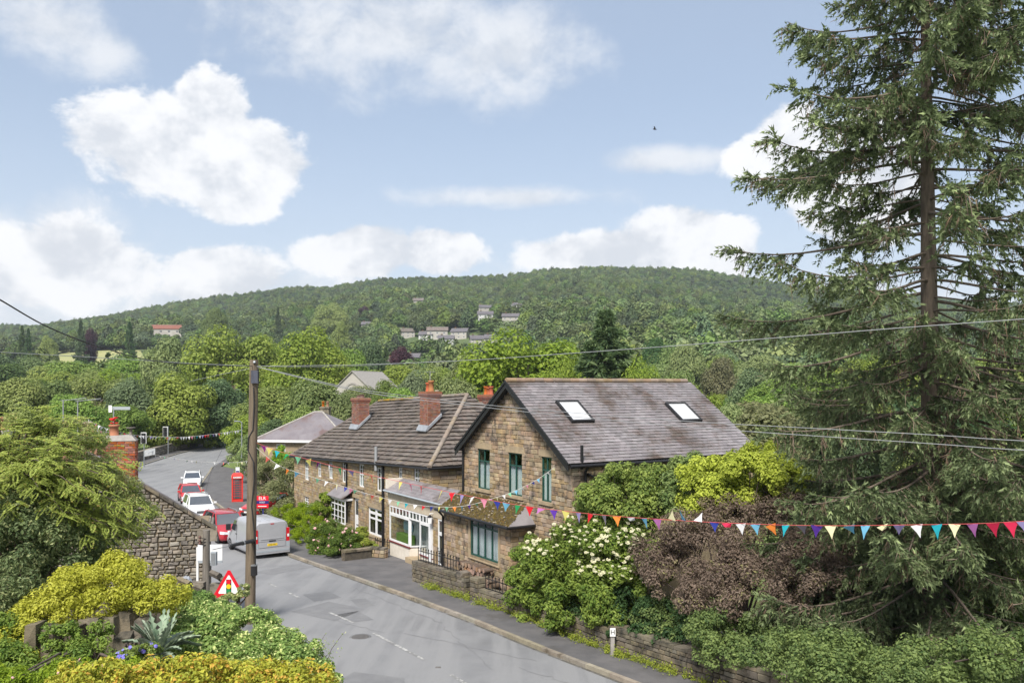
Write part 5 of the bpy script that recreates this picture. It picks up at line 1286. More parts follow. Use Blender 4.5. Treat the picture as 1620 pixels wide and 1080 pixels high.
def blooms(root, cl, n, mat, size, seed, name='bloom', front=True):
    rg = np.random.default_rng(seed); vs = [(math.cos(a)*.5, math.sin(a)*.5, .1*(i % 2)) for i, a in enumerate(np.linspace(0, 6.28, 9)[:-1])]+[(0, 0, .3)]
    me = mesh_np(name, vs, [(i, (i+1) % 8, 8) for i in range(8)], MT[mat], rnd=rg.random(8))
    for k in range(n):
        c = cl[rg.integers(len(cl))]; d = unit(rg.normal(size=(1, 3)))[0]; d[1] = -abs(d[1]) if front else d[1]; d[2] = abs(d[2])*.8+.1; s = size*rg.uniform(.7, 1.3)
        M = Matrix.Translation(Vector((c[0]+d[0]*c[3]*1.08, c[1]+d[1]*c[4]*1.08, c[2]+d[2]*c[5]*1.08))) @ Vector((0, 0, 1)).rotation_difference(Vector(d)).to_matrix().to_4x4() @ Matrix.Diagonal((s, s, s, 1)); link(name, me, root, M)
blooms(rr, rcl, 90, 'flower_pink', .13, 5)
shrub('layby_shrub', 'loose olive green shrubbery behind the estate agent board', 'shrub', [gblob(440, 790, 62, 1.6, 1.5), gblob(455, 765, 66, 1.7, 1.9), gblob(425, 760, 68, 1.3, 1.9), gblob(412, 745, 72, 1.1, 1.6), gblob(450, 815, 60, 1.3, 1.1)], 20000, .14, 'leaf_olive', 65, per=26, rel=(.2, .34), base=(-17.4, 63.5, road_z(63)))
shrub('corner_shrub', 'bright green bush against the far corner of the terrace', 'shrub', [gblob(462, 742, 70, 1.2, 1.6), gblob(448, 730, 73, 1.0, 1.4)], 8000, .15, 'hedge_bright', 67, per=22, base=(-18.2, 71, road_z(71)))
shrub('verge_bush', 'green bush under the lamp post by the far bend', 'bush', [gblob(393, 735, 88, 1.5, 1.9), gblob(382, 720, 95, 1.6, 1.9), gblob(400, 712, 92, 1.6, 2.0)], 8000, .2, 'leaf_mid', 68, per=22, base=(-28, 91, road_z(91)))

# ------------------------------------------------------------------ left garden close to us
def gb(px, py, Y, rx, ry, rz): q = P(px, py, Y); return (q.x, q.y, q.z, rx, ry, rz)
shrub('golden_shrub', 'large golden yellow leaved shrub above the garden stones', 'shrub', [gb(165, 940, 12.9, .74, .6, .5), gb(232, 950, 13, .54, .5, .42), gb(95, 955, 12.7, .58, .5, .44), gb(180, 912, 13.1, .5, .5, .34), gb(60, 1000, 12.3, .46, .45, .48), gb(30, 1030, 12, .4, .4, .44), gb(265, 945, 13.3, .36, .4, .32), gb(130, 925, 13, .45, .45, .32)], 42000, .048, 'shrub_yellow', 81, aspect=.5, per=34, rel=(.2, .36), base=tuple(P(165, 1010, 13)), stem=.015)
shrub('dark_evergreen', 'dark glossy evergreen shrub at the left edge below the feathery tree', 'shrub', [gb(45, 870, 13.4, .85, .6, .75), gb(100, 880, 13.8, .6, .5, .6), gb(20, 810, 13.6, .6, .5, .5), gb(10, 930, 13, .6, .5, .6), gb(60, 860, 15, 1.15, .9, 1.2), gb(20, 780, 15, 1.0, .9, 1.0), gb(110, 800, 15.6, .95, .9, .95), gb(40, 940, 14.6, .95, .8, .75), gb(120, 880, 15.4, .65, .6, .65), gb(0, 1000, 14.2, .7, .6, .7), gb(-30, 900, 14.5, .9, .8, 1.2)], 58000, .06, 'shrub_dark', 82, aspect=.5, per=34, rel=(.18, .34), base=tuple(P(50, 1000, 14.5)), stem=.04, tips=.06)
shrub('honeysuckle_hedge', 'sprawling variegated green hedge running down to the road by the pole', 'hedge', [gb(330, 1005, 13.6, .66, .6, .44), gb(395, 995, 14.4, .5, .6, .36), gb(420, 1030, 13.6, .55, .6, .46), gb(470, 1048, 13.2, .42, .5, .42), gb(360, 1055, 12.6, .7, .6, .46), gb(275, 1040, 12.6, .4, .5, .4), gb(305, 972, 15, .45, .5, .28), gb(500, 1085, 12.8, .34, .5, .38), gb(340, 980, 14.6, .5, .5, .3)], 40000, .055, 'hedge_var', 83, aspect=.6, per=32, rel=(.18, .33), base=tuple(P(390, 1090, 15)), stem=.02, tips=.10)
shrub('yellow_hedge', 'bright yellow leaved hedge top along the bottom of the picture', 'hedge', [gb(x, 1086-12*math.sin((x-100)/420*3.1), 10+.3*math.sin(x), .34, .36, .27) for x in range(120, 500, 42)], 20000, .046, 'hedge_yellow', 84, aspect=.62, per=26, rel=(.2, .36), base=tuple(P(320, 1120, 11)), tips=.08)
shrub('bramble', 'green leafy brambles growing through the garden stones', 'shrub', [gb(95, 1010, 11.9, .32, .3, .3), gb(130, 1050, 11.7, .45, .4, .34), gb(160, 1000, 12, .16, .2, .2), gb(40, 1055, 11.6, .5, .4, .4), gb(60, 1095, 11, .6, .5, .4), gb(-10, 1070, 11.4, .5, .5, .5), gb(175, 1062, 11.6, .36, .4, .26), gb(10, 1010, 12, .35, .3, .4)], 21000, .052, 'shrub_green', 85, aspect=.5, per=24, base=tuple(P(100, 1080, 14.6)))
hr, hcl = shrub('flowering_herb', 'low flowering herbs with fading heads at the bottom left', 'herb', [gb(120, 1068, 10.6, .42, .4, .2), gb(195, 1064, 10.8, .38, .4, .18), gb(60, 1080, 10.4, .42, .4, .2), gb(0, 1085, 10.4, .4, .4, .26)], 11000, .045, 'weed', 86, aspect=.4, per=22, base=tuple(P(130, 1090, 12.6)))
blooms(hr, hcl, 26, 'flower_pink', .035, 15)
fr_, fcl = shrub('low_shrub', 'small dark shrub at the foot of the road sign', 'shrub', [gb(310, 953, 20.5, .5, .5, .22), gb(340, 962, 21.2, .4, .5, .18), gb(290, 945, 20, .35, .4, .22)], 7000, .06, 'shrub_green', 88, per=22, base=tuple(P(320, 975, 20.5)))
fr_, fcl = shrub('bellflower', 'clump of blue bellflowers below the silver cardoon', 'flower', [gb(225, 1035, 11.3, .26, .3, .14), gb(200, 1045, 11.2, .22, .3, .1)], 2400, .04, 'shrub_green', 89, per=16, base=tuple(P(220, 1060, 13.4)))
blooms(fr_, fcl, 34, 'flower_blue', .05, 16)
def sprigs():
    rg = np.random.default_rng(90); root = thing('tall_weed', 'wispy tall weeds leaning over the road edge beside the hedge', 'weeds', tuple(P(500, 1060, 14)))
    for k in range(13):
        b = P(455+rg.uniform(0, 60), 1050+rg.uniform(0, 40), 14+rg.uniform(-.4, .4)); t = b+Vector((rg.uniform(-.1, .35), 0, rg.uniform(.35, .75))); m = MB().tube([b, b.lerp(t, .5)+Vector((-.04, 0, .03)), t], [.006, .005, .002], 4).build('stalk', MT['twig'], root)
        n = 34; f = rg.uniform(.2, 1, n); pos = np.array(b)+np.outer(f, np.array(t-b))+rg.normal(size=(n, 3))*.05; V, Fc = leaf_faces(pos, unit(rg.normal(size=(n, 3))), rg.uniform(.025, .05, n), .5, rg); link('leaves', mesh_np('leaves', V, Fc, MT['hedge_var'], rnd=rg.random(n)), root)
sprigs()
def cardoon():
    rg = np.random.default_rng(91); c = P(252, 1035, 11.8); root = thing('cardoon', 'silvery green cardoon with long jagged arching leaves', 'plant', tuple(c))
    for k in range(48):
        a = rg.uniform(0, 6.28); L = rg.uniform(.4, .76); tilt = rg.uniform(.25, 1.2); d = Vector((math.cos(a)*math.sin(tilt), math.sin(a)*math.sin(tilt), math.cos(tilt))); sd = Vector((-math.sin(a), math.cos(a), 0)); V, Fc = [], []; n = 12
        for i in range(n+1):
            f = i/n; p = c+d*L*f+Vector((0, 0, -.5*L*f*f*math.sin(tilt))); V.append(p)
            w = L*.12*math.sin(math.pi*min(1, f*.9+.08))*(1.0 if i % 2 else .28); V += [p+sd*w+d*.03+Vector((0, 0, .02)), p-sd*w+d*.03+Vector((0, 0, .02))]
        for i in range(n):
            b = i*3; Fc += [(b, b+1, b+4, b+3), (b, b+3, b+5, b+2)]
        link('leaf', mesh_np('leaf', [tuple(v) for v in V], Fc, MT['cardoon'], rnd=rg.random(len(Fc)), smooth=True), root)
cardoon()
def feathery_tree():
    """small tree with layered sprays of fine leaflets"""
    rg = np.random.default_rng(92); base = P(-40, 1000, 14.5); root = thing('feathery_tree', 'pale green feathery leaved tree spreading from the left edge over the cottage wall', 'tree', tuple(base))
    mb = MB(); trunk_top = P(10, 800, 14.5); mb.tube([base, base.lerp(trunk_top, .6), trunk_top], [.10, .08, .06], 8); pos, nr, al = [], [], []
    tips = []
    for (px, py, Y) in [(225, 840, 14.6), (232, 800, 15.0), (205, 860, 14.2), (190, 770, 14.8), (205, 735, 14.5), (150, 690, 14.6), (175, 715, 15.2), (120, 665, 14.2), (70, 650, 14.5), (30, 655, 14), (130, 730, 13.6), (150, 780, 13.6), (100, 700, 13.4), (60, 700, 13.4), (20, 690, 13.2), (170, 830, 13.6), (120, 770, 13.2), (200, 800, 13.8), (0, 720, 13.5), (90, 735, 13.5), (215, 815, 14), (180, 850, 14), (140, 850, 13.7), (40, 670, 13.8), (20, 740, 13.0), (60, 770, 13.0), (-10, 770, 13.0), (100, 810, 13.2), (70, 735, 13.0), (195, 830, 14.4), (150, 740, 14.2), (110, 690, 14.0), (0, 660, 13.6), (85, 665, 14.4), (175, 755, 14.0), (30, 800, 13.2)]:
        tips.append(P(px, py, Y))
    for t in tips:
        st = trunk_top.lerp(base, rg.uniform(-.1, .25)); mid = st.lerp(t, .5)+Vector((0, 0, .35)); pts = [st, st.lerp(mid, .55)+Vector((0, 0, .08)), mid, mid.lerp(t, .6)+Vector((0, 0, .06)), t]
        mb.tube(pts, [.03, .022, .015, .009, .004], 5)
        d = np.array((t-mid).normalized()); sd = np.cross(d, [0, 0, 1]); sd /= np.linalg.norm(sd)
        for k in range(52):                       # sub-sprays lying in flat layers
            f = rg.uniform(.35, 1.05); o = np.array(mid.lerp(t, (f-.5)*2) if f > .5 else st.lerp(mid, f*2))+rg.normal(size=3)*np.array([.07, .12, .05]); v = d*rg.uniform(.3, 1)+sd*rg.normal()*.9+np.array([0, 0, rg.uniform(-.35, .1)]); v /= np.linalg.norm(v); l = rg.uniform(.12, .27); m = int(l/.010); g = np.repeat(np.linspace(.05, 1, m), 2)
            c = o+np.outer(g*l, v); c[:, 2] -= .3*l*g**2; s2 = np.cross(v, [0, 0, 1]); s2 /= np.linalg.norm(s2)+1e-9; sg = np.tile([-1, 1], m)[:, None]; wl_ = .03*np.sin(np.pi*np.clip(g*.85+.12, 0, 1))[:, None]; c = c+s2*sg*wl_
            pos.append(c); nr.append(unit(np.tile([0, -.35, 1.0], (2*m, 1))+rg.normal(size=(2*m, 3))*.25)); al.append(s2*sg+v*.5)
    mb.build('branch', MT['twig'], root); pos = np.concatenate(pos); nr = np.concatenate(nr); al = np.concatenate(al); n = len(pos)
    V, Fc = leaf_faces(pos, nr, rg.uniform(.022, .044, n), .5, rg, .08, along=al*2.5); rn = rg.uniform(.05, .85, n); k = rg.random(n) < .03; rn[k] = .95
    link('crown', mesh_np('crown', V, Fc, MT['feather'], rnd=rn), root); print('feather', n)
feathery_tree()
ft = [o for o in bpy.data.objects if o.name == 'feathery_tree'][0]
def feather_mass():
    rg = np.random.default_rng(191); cl = clumps([gb(95, 745, 14.6, 1.05, .7, .8), gb(30, 700, 14.4, .9, .7, .6), gb(160, 790, 14.9, .75, .6, .6), gb(60, 810, 14.2, .9, .5, .5), gb(185, 840, 14.9, .45, .4, .35), gb(120, 690, 14.8, .6, .5, .35), gb(215, 815, 15, .35, .4, .4), gb(0, 770, 13.8, .7, .5, .6)], 40, rg, (.16, .30))
    V, Fc, rn, _ = leaf_cloud(cl, 64000, .042, .42, rg, up=.8, jit=.35, hang=.3)
    k = rg.random(len(rn)) < .012; rn[k] = .95
    link('inner_crown', mesh_np('inner_crown', V, Fc, MT['feather'], rnd=rn), ft)
feather_mass()
# garden stones: a broken low wall of upright blocks
def garden_wall():
    rng = random.Random(17); root = thing('garden_wall', 'low broken wall of squared mossy stones in the left garden', 'wall', tuple(P(150, 1050, 15)))
    for (x0, y0, x1, y1, Y) in [(43, 985, 64, 1020, 14.8), (133, 975, 160, 1020, 15.4), (160, 972, 190, 1030, 15.5), (190, 966, 214, 1000, 15.6), (215, 976, 242, 1005, 15.6), (182, 1004, 212, 1045, 15.2), (128, 1024, 158, 1050, 15.2), (64, 990, 96, 1040, 14.9), (98, 988, 130, 1030, 15.1), (215, 1008, 240, 1040, 15.3)]:
        Y -= 2.9; a, b = P(x0, y1, Y), P(x1, y0, Y); k = MB(); c = (a+b)/2; k.box(c, (abs(b.x-a.x)-.01, .3, abs(b.z-a.z)), Matrix.Rotation(rng.uniform(-.12, .12), 3, 'Z'), taper=rng.uniform(.88, .97)); k.v = [(x+rng.uniform(-.035, .035), y+rng.uniform(-.03, .03), z+rng.uniform(-.03, .03)) for x, y, z in k.v]; k.build('stone', MT['stone_old'], root)
garden_wall()
# ------------------------------------------------------------------ roadside walls, railings, logs
def masonry_wall(name, label, pts, h, thick, mat, seed, maxind, coping=True, zoff=.1, face=-1, rowh=(.13, .24), ln=(.18, .42), cat='wall', cop_mat='stone_old', hs=None):
    """free-standing wall along ground points; stones laid on the face toward the road, coping stones on top"""
    rng = random.Random(seed); p0 = Vector((*pts[0], road_z(pts[0][1]))); root = thing(name, label, cat, tuple(p0)); core = MB(); left = maxind
    for i, (a, b) in enumerate(zip(pts, pts[1:])):
        A = Vector((a[0], a[1], road_z(a[1])+zoff-.15)); B = Vector((b[0], b[1], road_z(b[1])+zoff-.15)); U = (B-A).normalized(); L = (B-A).length
        hh = (hs[i] if hs else h)+.15
        f = Frame(A, U, Vector((0, 0, 1))); f.w = U.cross(Vector((0, 0, 1))).normalized(); f.w = f.w if f.w.dot(Vector((-NB[0], -NB[1], 0)))*(-face) > 0 else -f.w
        f.box(core, 0, L, 0, hh, -thick, 0)
        pcs = rows_of([(0, 0), (L, 0), (L, hh), (0, hh)], [], rowh, ln, rng, .022)
        n = min(left, len(pcs)); lay(root, f, pcs, BLK[mat], .07, 0, rng, n, 'stone', 'stonework'); left -= n
        for e, ud in ((f.pt(L, 0, 0), -f.w), (f.pt(0, 0, -thick), f.w)):
            fe = Frame(e, ud); lay(root, fe, rows_of([(0, 0), (thick, 0), (thick, hh), (0, hh)], [], rowh, ln, rng, .022), BLK[mat], .05, 0, rng, 0, 'stone', 'end_stonework')
        if coping:
            x = 0.0
            while x < L-.05:
                l = min(rng.uniform(.45, .8), L-x); k = MB(); f.box(k, x+.008, x+l-.008, hh+.002, hh+rng.uniform(.09, .13), -thick-.05, .06); k.build('coping_stone', MT[cop_mat], root); x += l
    core.build('core', MT['mortar_dark'], root)
    return root
def wpx(px, py, dz=.1):
    q = on_road(px, py); return (q.x, q.y)
W1a, W1b = (-4.45, 38.3), (-2.05, 34.95); W2 = [(-1.72, 34.45), (1.29, 30.1), (3.09, 27.0), (5.57, 23.5), (9.2, 18.4), (12.8, 13.3)]
masonry_wall('front_wall', 'dark mossy stone wall with railings in front of the shop', [W1a, W1b], .78, .4, 'stone_old', 41, 120, zoff=.12)
masonry_wall('gate_pier', 'squat square stone gate pier at the end of the railed wall', [(-2.28, 35.35), (-1.95, 34.86)], .86, .62, 'stone_old', 42, 24, zoff=.12)
masonry_wall('gate_pier', 'square stone gate pier beside the stacked logs', [(-1.66, 34.42), (-1.34, 33.96)], .8, .6, 'stone_old', 43, 24, zoff=.12)
masonry_wall('roadside_wall', 'long low stone wall below the hedge beside the pavement', [(-1.28, 33.86), *W2[1:]], .55, .4, 'stone_old', 44, 290, zoff=.12, hs=[.42, .55, .68, .75, .75])
masonry_wall('planter_wall', 'low stone edging in front of the cottage flower bed', [(-8.7, 43.6), (-7.5, 44.6), (-6.6, 44.2)], .42, .3, 'stone_terrace', 45, 40, zoff=.12)
def railing(label, a, b, h, zb, n):
    A = Vector((a[0], a[1], road_z(a[1])+zb)); B = Vector((b[0], b[1], road_z(b[1])+zb)); root = thing('railing', label, 'railing', tuple(A))
    bar = MB().tube([(0, 0, -.05), (0, 0, h-.06)], .016, 5).lathe((0, 0, h-.06), [(.016, 0), (.035, .02), (.004, .1)], 6).mesh('bar', MT['black_paint'])
    for i in range(n):
        link('bar', bar, root, Matrix.Translation(A.lerp(B, i/(n-1))))
    for z in (.08, h-.14): MB().tube([A+Vector((0, 0, z)), B+Vector((0, 0, z))], .018, 5).build('rail', MT['black_paint'], root)
railing('black spiked iron railing on the wall before the shop', (-4.2, 38.25), (-2.2, 35.45), .62, 1.0, 16)
railing('black iron railing by the shop step behind the wall', (-3.4, 39.2), (-2.0, 37.2), .7, .75, 9)
railing('black iron railing on the low wall below the stacked logs', (-1.05, 33.85), (.75, 31.25), .6, .62, 14)
railing('grey iron railing beside the cottage doorway', (-7.4, 46.2), (-6.5, 45.4), .75, .15, 7)
def logs():
    rng = random.Random(19); fb = GH['fb2']; bar = None
    u0 = fb.pix(742, 905)[0]; ub = fb.pix(798, 925)[0]; r = .1; rows = 8
    mesh = []
    for k in range(4):
        n = 10; ring = [rng.uniform(.9, 1.08) for _ in range(n)]; vs = []
        for y in (0, .42):
            vs += [(ring[i]*math.cos(6.283*i/n), y, ring[i]*math.sin(6.283*i/n)) for i in range(n)]
        mb = MB(); mb.add(vs, [(i, (i+1) % n, n+(i+1) % n, n+i) for i in range(n)], 1, True); mb.add(vs[:n], [tuple(range(n))], 0); mb.add(vs[n:], [tuple(range(n))], 0)
        mb.v = [(x*.98, y, z*.98) for x, y, z in mb.v]; mesh.append(mb.mesh('log', [MT['log_end'], MT['bark_log']]))
    Mr = Matrix.Identity(4); d = -fb.w
    k = 0; top = {}
    for row in range(rows):
        n = int((ub-u0)/(2*r)); off = r if row % 2 else 0
        for i in range(n-(1 if row % 2 else 0)):
            if row >= 6 and i > n*.75: continue
            rr = r*rng.uniform(.8, 1.05); c = fb.pt(u0+r+off+i*2*r, -.02+r+row*r*1.74, .62+rng.uniform(-.06, .05)); M = Matrix.Identity(4)
            for j in range(3): M[j][0] = fb.u[j]*rr; M[j][1] = d[j]; M[j][2] = fb.v[j]*rr; M[j][3] = c[j]
            M = M @ Matrix.Rotation(rng.uniform(0, 6), 4, 'Y')
            o = link('log', mesh[k % 4], None, M); tag(o, 'sawn round log in the stack under the green bay window', 'log', 'logs stacked under the bay window'); k += 1
    print('logs', k)
logs()
# fire hydrant marker post
q = on_road(969, 1041); zz = road_z(q.y)+.115; hp = thing('marker_post', 'short concrete hydrant marker post with white H plate on the pavement edge', 'post', (q.x, q.y, zz))
MB().box((q.x, q.y, zz+.34), (.13, .1, .68), taper=.9).build('post', MT['render_grey'], hp); MB().box((q.x, q.y-.06, zz+.72), (.17, .03, .26)).build('plate', MT['plate_white'], hp)
def text(s, size, M, mat, parent, ext=.002, name='lettering', align='CENTER', squash=1.0):
    cu = bpy.data.curves.new('lettering', 'FONT'); cu.body = s; cu.size = size; cu.align_x = align; cu.align_y = 'CENTER'; cu.extrude = ext; cu.resolution_u = 2
    ob = bpy.data.objects.new('tmp_text', cu); col.objects.link(ob); dg = bpy.context.evaluated_depsgraph_get(); me = bpy.data.meshes.new_from_object(ob.evaluated_get(dg)); bpy.data.objects.remove(ob); bpy.data.curves.remove(cu)
    me.materials.clear(); me.materials.append(MT[mat]); return link(name, me, parent, M @ Matrix.Diagonal((squash, 1, 1, 1)))
def facing(c, rz=0.0): return Matrix.Translation(Vector(c)) @ Matrix.Rotation(rz, 4, 'Z') @ Matrix.Rotation(math.pi/2, 4, 'X')
text('H', .2, facing((q.x, q.y-.078, zz+.72)), 'sign_black', hp)

# ------------------------------------------------------------------ pole, signs and other street furniture
PY = 31.0; pb = P(395, 985, PY); pt_ = P(402, 569, PY); pb.z = road_z(PY)
pole = thing('telegraph_pole', 'weathered wooden telegraph pole on the left of the road', 'pole', tuple(pb))
MB().tube([pb-Vector((0, 0, .2)), pb.lerp(pt_, .5), pt_], [.195, .175, .155], 14).build('post', MT['wood_pole'], pole)
def ppt(px, py, dy=-.17): q = P(px, py, PY+dy); return q
k = MB(); c = ppt(403.5, 596); k.box(c, (.24, .16, .46), taper=1.0); k.build('junction_box', MT['lead_dark'], pole)
k = MB(); k.tube([ppt(401, 612), ppt(402, 640), ppt(400, 680), ppt(393, 692), ppt(392, 712), ppt(401, 730), ppt(402, 760), ppt(398, 800), ppt(403, 850), ppt(404, 900)], .022, 5); k.build('cable', MT['cable'], pole)
for i in range(5): 
    q = ppt(408+.8*(i % 2), 586+4*i); MB().lathe(q, [(.03, 0), (.05, .03), (.02, .07)], 8).build('insulator', MT['plastic_black'], pole)
MB().lathe(ppt(402.5, 574), [(.05, 0), (.05, .06), (.01, .08)], 10).build('finial', MT['galv'], pole)
k = MB(); c = ppt(402, 901); k.box(c, (.19, .16, .30)); ko = k.build('cable_box', MT['plastic_black'], pole); MB().box(c+Vector((0, 0, .17)), (.2, .17, .04)).build('box_lid', MT['galv'], ko); MB().box(c+Vector((0, 0, -.17)), (.2, .17, .04)).build('box_foot', MT['plastic_black'], ko)
# stay wire with thick dark sleeve
a, b = P(336, 869, 27.0), ppt(400, 855)
st = thing('stay_sleeve', 'dark thick insulated sleeve on the wire between the short post and the telegraph pole', 'cable', tuple(b)); MB().tube([a.lerp(b, .4), a.lerp(b, .45), b], [.03, .06, .075], 8).build('sleeve', MT['cable'], st); MB().tube([a, a.lerp(b, .42)], .012, 5).build('wire', MT['cable_grey'], st); MB().tube([a.lerp(b, .72), a.lerp(b, .74)], .085, 8).build('clip', MT['galv'], st)
# short old post
sb = P(326, 985, 27.0); stp = P(326.5, 838, 27.0); so = thing('short_post', 'short weathered wooden post with insulators and grey meter box near the cottage', 'post', (sb.x, sb.y, road_z(27)+1.5))
MB().tube([Vector((sb.x, sb.y, road_z(27)+1.2)), stp], [.13, .11], 10).build('post', MT['wood_grey'], so)
for i in range(3): 
    c = P(316, 851+5*i, 26.8); MB().lathe(c, [(.03, 0), (.055, .03), (.02, .08)], 8).build('insulator', MT['pot_brown'], so); MB().tube([c, P(326, 852+5*i, 26.9)], .012, 5).build('bracket', MT['plastic_black'], so)
c = P(338.5, 883, 26.75); MB().box(c, (.17, .14, .42)).build('meter_box', MT['grey_plastic'], so); MB().box(c+Vector((0, -.075, 0)), (.13, .012, .36)).build('box_door', MT['galv'], so); MB().tube([P(334, 893, 26.8), P(334, 912, 26.8)], .012, 5).build('cable', MT['cable'], so)
# white sale board, seen from behind
wb = thing('sale_board', 'white double sided board on a white post beside the short wooden post', 'sign', tuple(P(313, 925, 28))); MB().box(P(312.5, 895, 28.2), (.07, .05, 1.25)).build('post', MT['post_white'], wb)
for (x0, x1) in ((313, 322), (331, 352)):
    A, B = P(x0, 887, 28.1), P(x1, 861, 28.1); MB().box((A+B)/2, (B.x-A.x, .03, B.z-A.z)).build('board', MT['board_white'], wb)
A, B = P(313, 890, 28.09), P(352, 886, 28.09); MB().box((A+B)/2, (B.x-A.x, .02, abs(B.z-A.z))).build('foot_strip', MT['grey_plastic'], wb)
# dark tarpaulin and low wall by the cottage corner
tp = thing('tarpaulin', 'dark grey tarpaulin humped over something behind the cottage garden wall', 'tarpaulin', tuple(P(295, 925, 26)))
rg = np.random.default_rng(4); V = []
for i in range(9):
    for j in range(9): V.append(tuple(P(278+i*4.2, 930, 25.6+j*.14)+Vector((0, 0, .38*math.sin(math.pi*i/8)*(1-.3*abs(j-4)/4)+rg.normal()*.025))))
link('sheet', mesh_np('sheet', V, [(i*9+j, i*9+j+1, i*9+j+10, i*9+j+9) for i in range(8) for j in range(8)], MT['lead']), tp)
cw = thing('cottage_garden_wall', 'rounded stone coping of the low wall at the cottage corner', 'wall', tuple(P(300, 930, 25.5)))
for (x0, y0, x1, y1) in ((282, 915, 300, 924), (301, 924, 322, 932), (334, 905, 347, 911), (347, 912, 360, 921)):
    MB().tube([P(x0, y0, 25.5), P(x1, y1, 25.3)], [.09, .11], 5, smooth=False).build('coping_stone', MT['stone_old'], cw); 
A, B = P(280, 960, 25.7), P(324, 920, 25.7); MB().box((A+B)/2, (B.x-A.x, .25, abs(B.z-A.z))).build('core', MT['stone_old'], cw)
A, B = P(334, 960, 25.6), P(360, 922, 25.6); MB().box((A+B)/2, (B.x-A.x, .25, abs(B.z-A.z))).build('core', MT['stone_old'], cw)
# triangular traffic-signal warning sign
def warning_sign():
    Y = 22.0; c = P(362, 925, Y); root = thing('warning_sign', 'red bordered triangular traffic signals warning sign in the hedge', 'sign', (c.x, c.y, road_z(Y)+1.6))
    R = lambda s, dz=0: [Vector((c.x+x*s, 0, c.z+z*s-.02+dz)) for x, z in ((-.43, -.30), (.43, -.30), (0, .45))]
    def rounded(s, y, r=.05):
        pts = R(s); out = []
        for i in range(3):
            p, a, b = pts[i], pts[i-1], pts[(i+1) % 3]; da = (a-p).normalized(); db = (b-p).normalized()
            for t in np.linspace(0, 1, 5): q = (p+da*r*2*(1-t)).lerp(p+db*r*2*t, .5); out.append(Vector((q.x, y, q.z)))
        return out
    MB().prism(rounded(1.0, Y, .06), (0, .02, 0)).build('border', MT['sign_red'], root); MB().prism(rounded(.66, Y-.006, .03), (0, .005, 0)).build('panel', MT['sign_white'], root)
    MB().box((c.x, Y-.012, c.z-.03), (.13, .008, .36)).build('signal_body', MT['sign_black'], root)
    for z, m in ((.09, 'sign_red'), (-.03, 'lamp_amber'), (-.15, 'flag_green')): MB().lathe((c.x, Y-.017, c.z+z), [(.062, 0), (.062, .006)], 16, M=Matrix.Rotation(math.pi/2, 3, 'X')).build('signal_disc', MT[m], root)
    MB().tube([(c.x, Y+.06, road_z(Y)+1.0), (c.x, Y+.06, c.z+.3)], .038, 8).build('post', MT['galv'], root)
warning_sign()
shrub('sign_foliage', 'leafy shoots growing up over the foot of the triangular sign', 'shrub', [gb(365, 948, 21.6, .32, .25, .16), gb(385, 935, 21.5, .16, .2, .22), gb(345, 956, 21.4, .3, .2, .12)], 2600, .06, 'hedge_var', 95, per=16, base=tuple(P(365, 970, 21.7)))
# phone box
def phone_box():
    Y = 73.0; q = P(375.5, 793, Y); z = road_z(Y)+.115; root = thing('phone_box', 'traditional red telephone kiosk standing on the wide pavement', 'phone box', (q.x, q.y, z), RD(18)); w = .92; H = 2.3
    fr = MB(); fr.box((0, 0, .12), (w, w, .24)); 
    for sx in (-1, 1):
        for sy in (-1, 1): fr.box((sx*(w/2-.06), sy*(w/2-.06), 1.1), (.12, .12, 1.75))
    fr.build('frame', MT['phone_red'], root, local=True)
    t = MB(); t.box((0, 0, 2.09), (w+.06, w+.06, .26)); t.build('frieze', MT['phone_red'], root, local=True)
    rings = []
    for k, (s, zz) in enumerate(((1.0, 2.22), (.98, 2.27), (.85, 2.36), (.6, 2.42), (.3, 2.45))): rings.append([Vector((x*w/2*s, y*w/2*s, zz)) for x, y in ((-1, -1), (1, -1), (1, 1), (-1, 1))])
    MB().loft(rings, smooth=False).build('domed_roof', MT['phone_red'], root, local=True)
    for k in range(4):
        M = Matrix.Rotation(k*math.pi/2, 4, 'Z'); f = Frame((-.34, -w/2+.05, .3), (1, 0, 0)); g = MB(); f.box(g, 0, .68, 0, 1.62, -.01, 0); o = g.build('glazing', MT['far_glass'], root, M, local=True)
        b = MB()
        for i in range(1, 8): f.box(b, 0, .68, 1.62*i/8-.012, 1.62*i/8+.012, .002, .02)
        for x in (.12, .56): f.box(b, x-.012, x+.012, 0, 1.62, .003, .024)
        b.build('glazing_bar', MT['phone_red'], root, M, local=True)
        s = MB(); s.box((0, -w/2-.036, 2.09), (.66, .012, .13)); s.build('name_panel', MT['sign_white'], root, M, local=True)
        text('TELEPHONE', .115, wmat(root) @ M @ Matrix.Translation((0, -w/2-.044, 2.09)) @ Matrix.Rotation(math.pi/2, 4, 'X'), 'sign_black', root)
phone_box()
# estate agent board
def board():
    Y = 56.0; c = P(415, 793.5, Y); root = thing('agent_board', 'red and blue estate agent board on a blue post by the shrubbery', 'sign', (c.x, c.y, road_z(Y)+.1)); w = .82; h = .8
    MB().box(c, (w, .03, h)).build('board', MT['sign_red'], root); MB().box(c+Vector((0, -.018, -.02)), (w, .008, .2)).build('band', MT['sign_blue'], root); MB().box((c.x+.04, c.y+.04, (road_z(Y)+c.z)/2), (.08, .05, c.z-road_z(Y))).build('post', MT['sign_blue'], root)
    text('ELR', .30, facing(c+Vector((0, -.018, .23))), 'sign_white', root); text('SOLD', .15, facing(c+Vector((0, -.025, -.02))), 'sign_white', root); MB().box(c+Vector((0, -.018, -.28)), (.56, .006, .045)).build('strip', MT['sign_white'], root)
board()
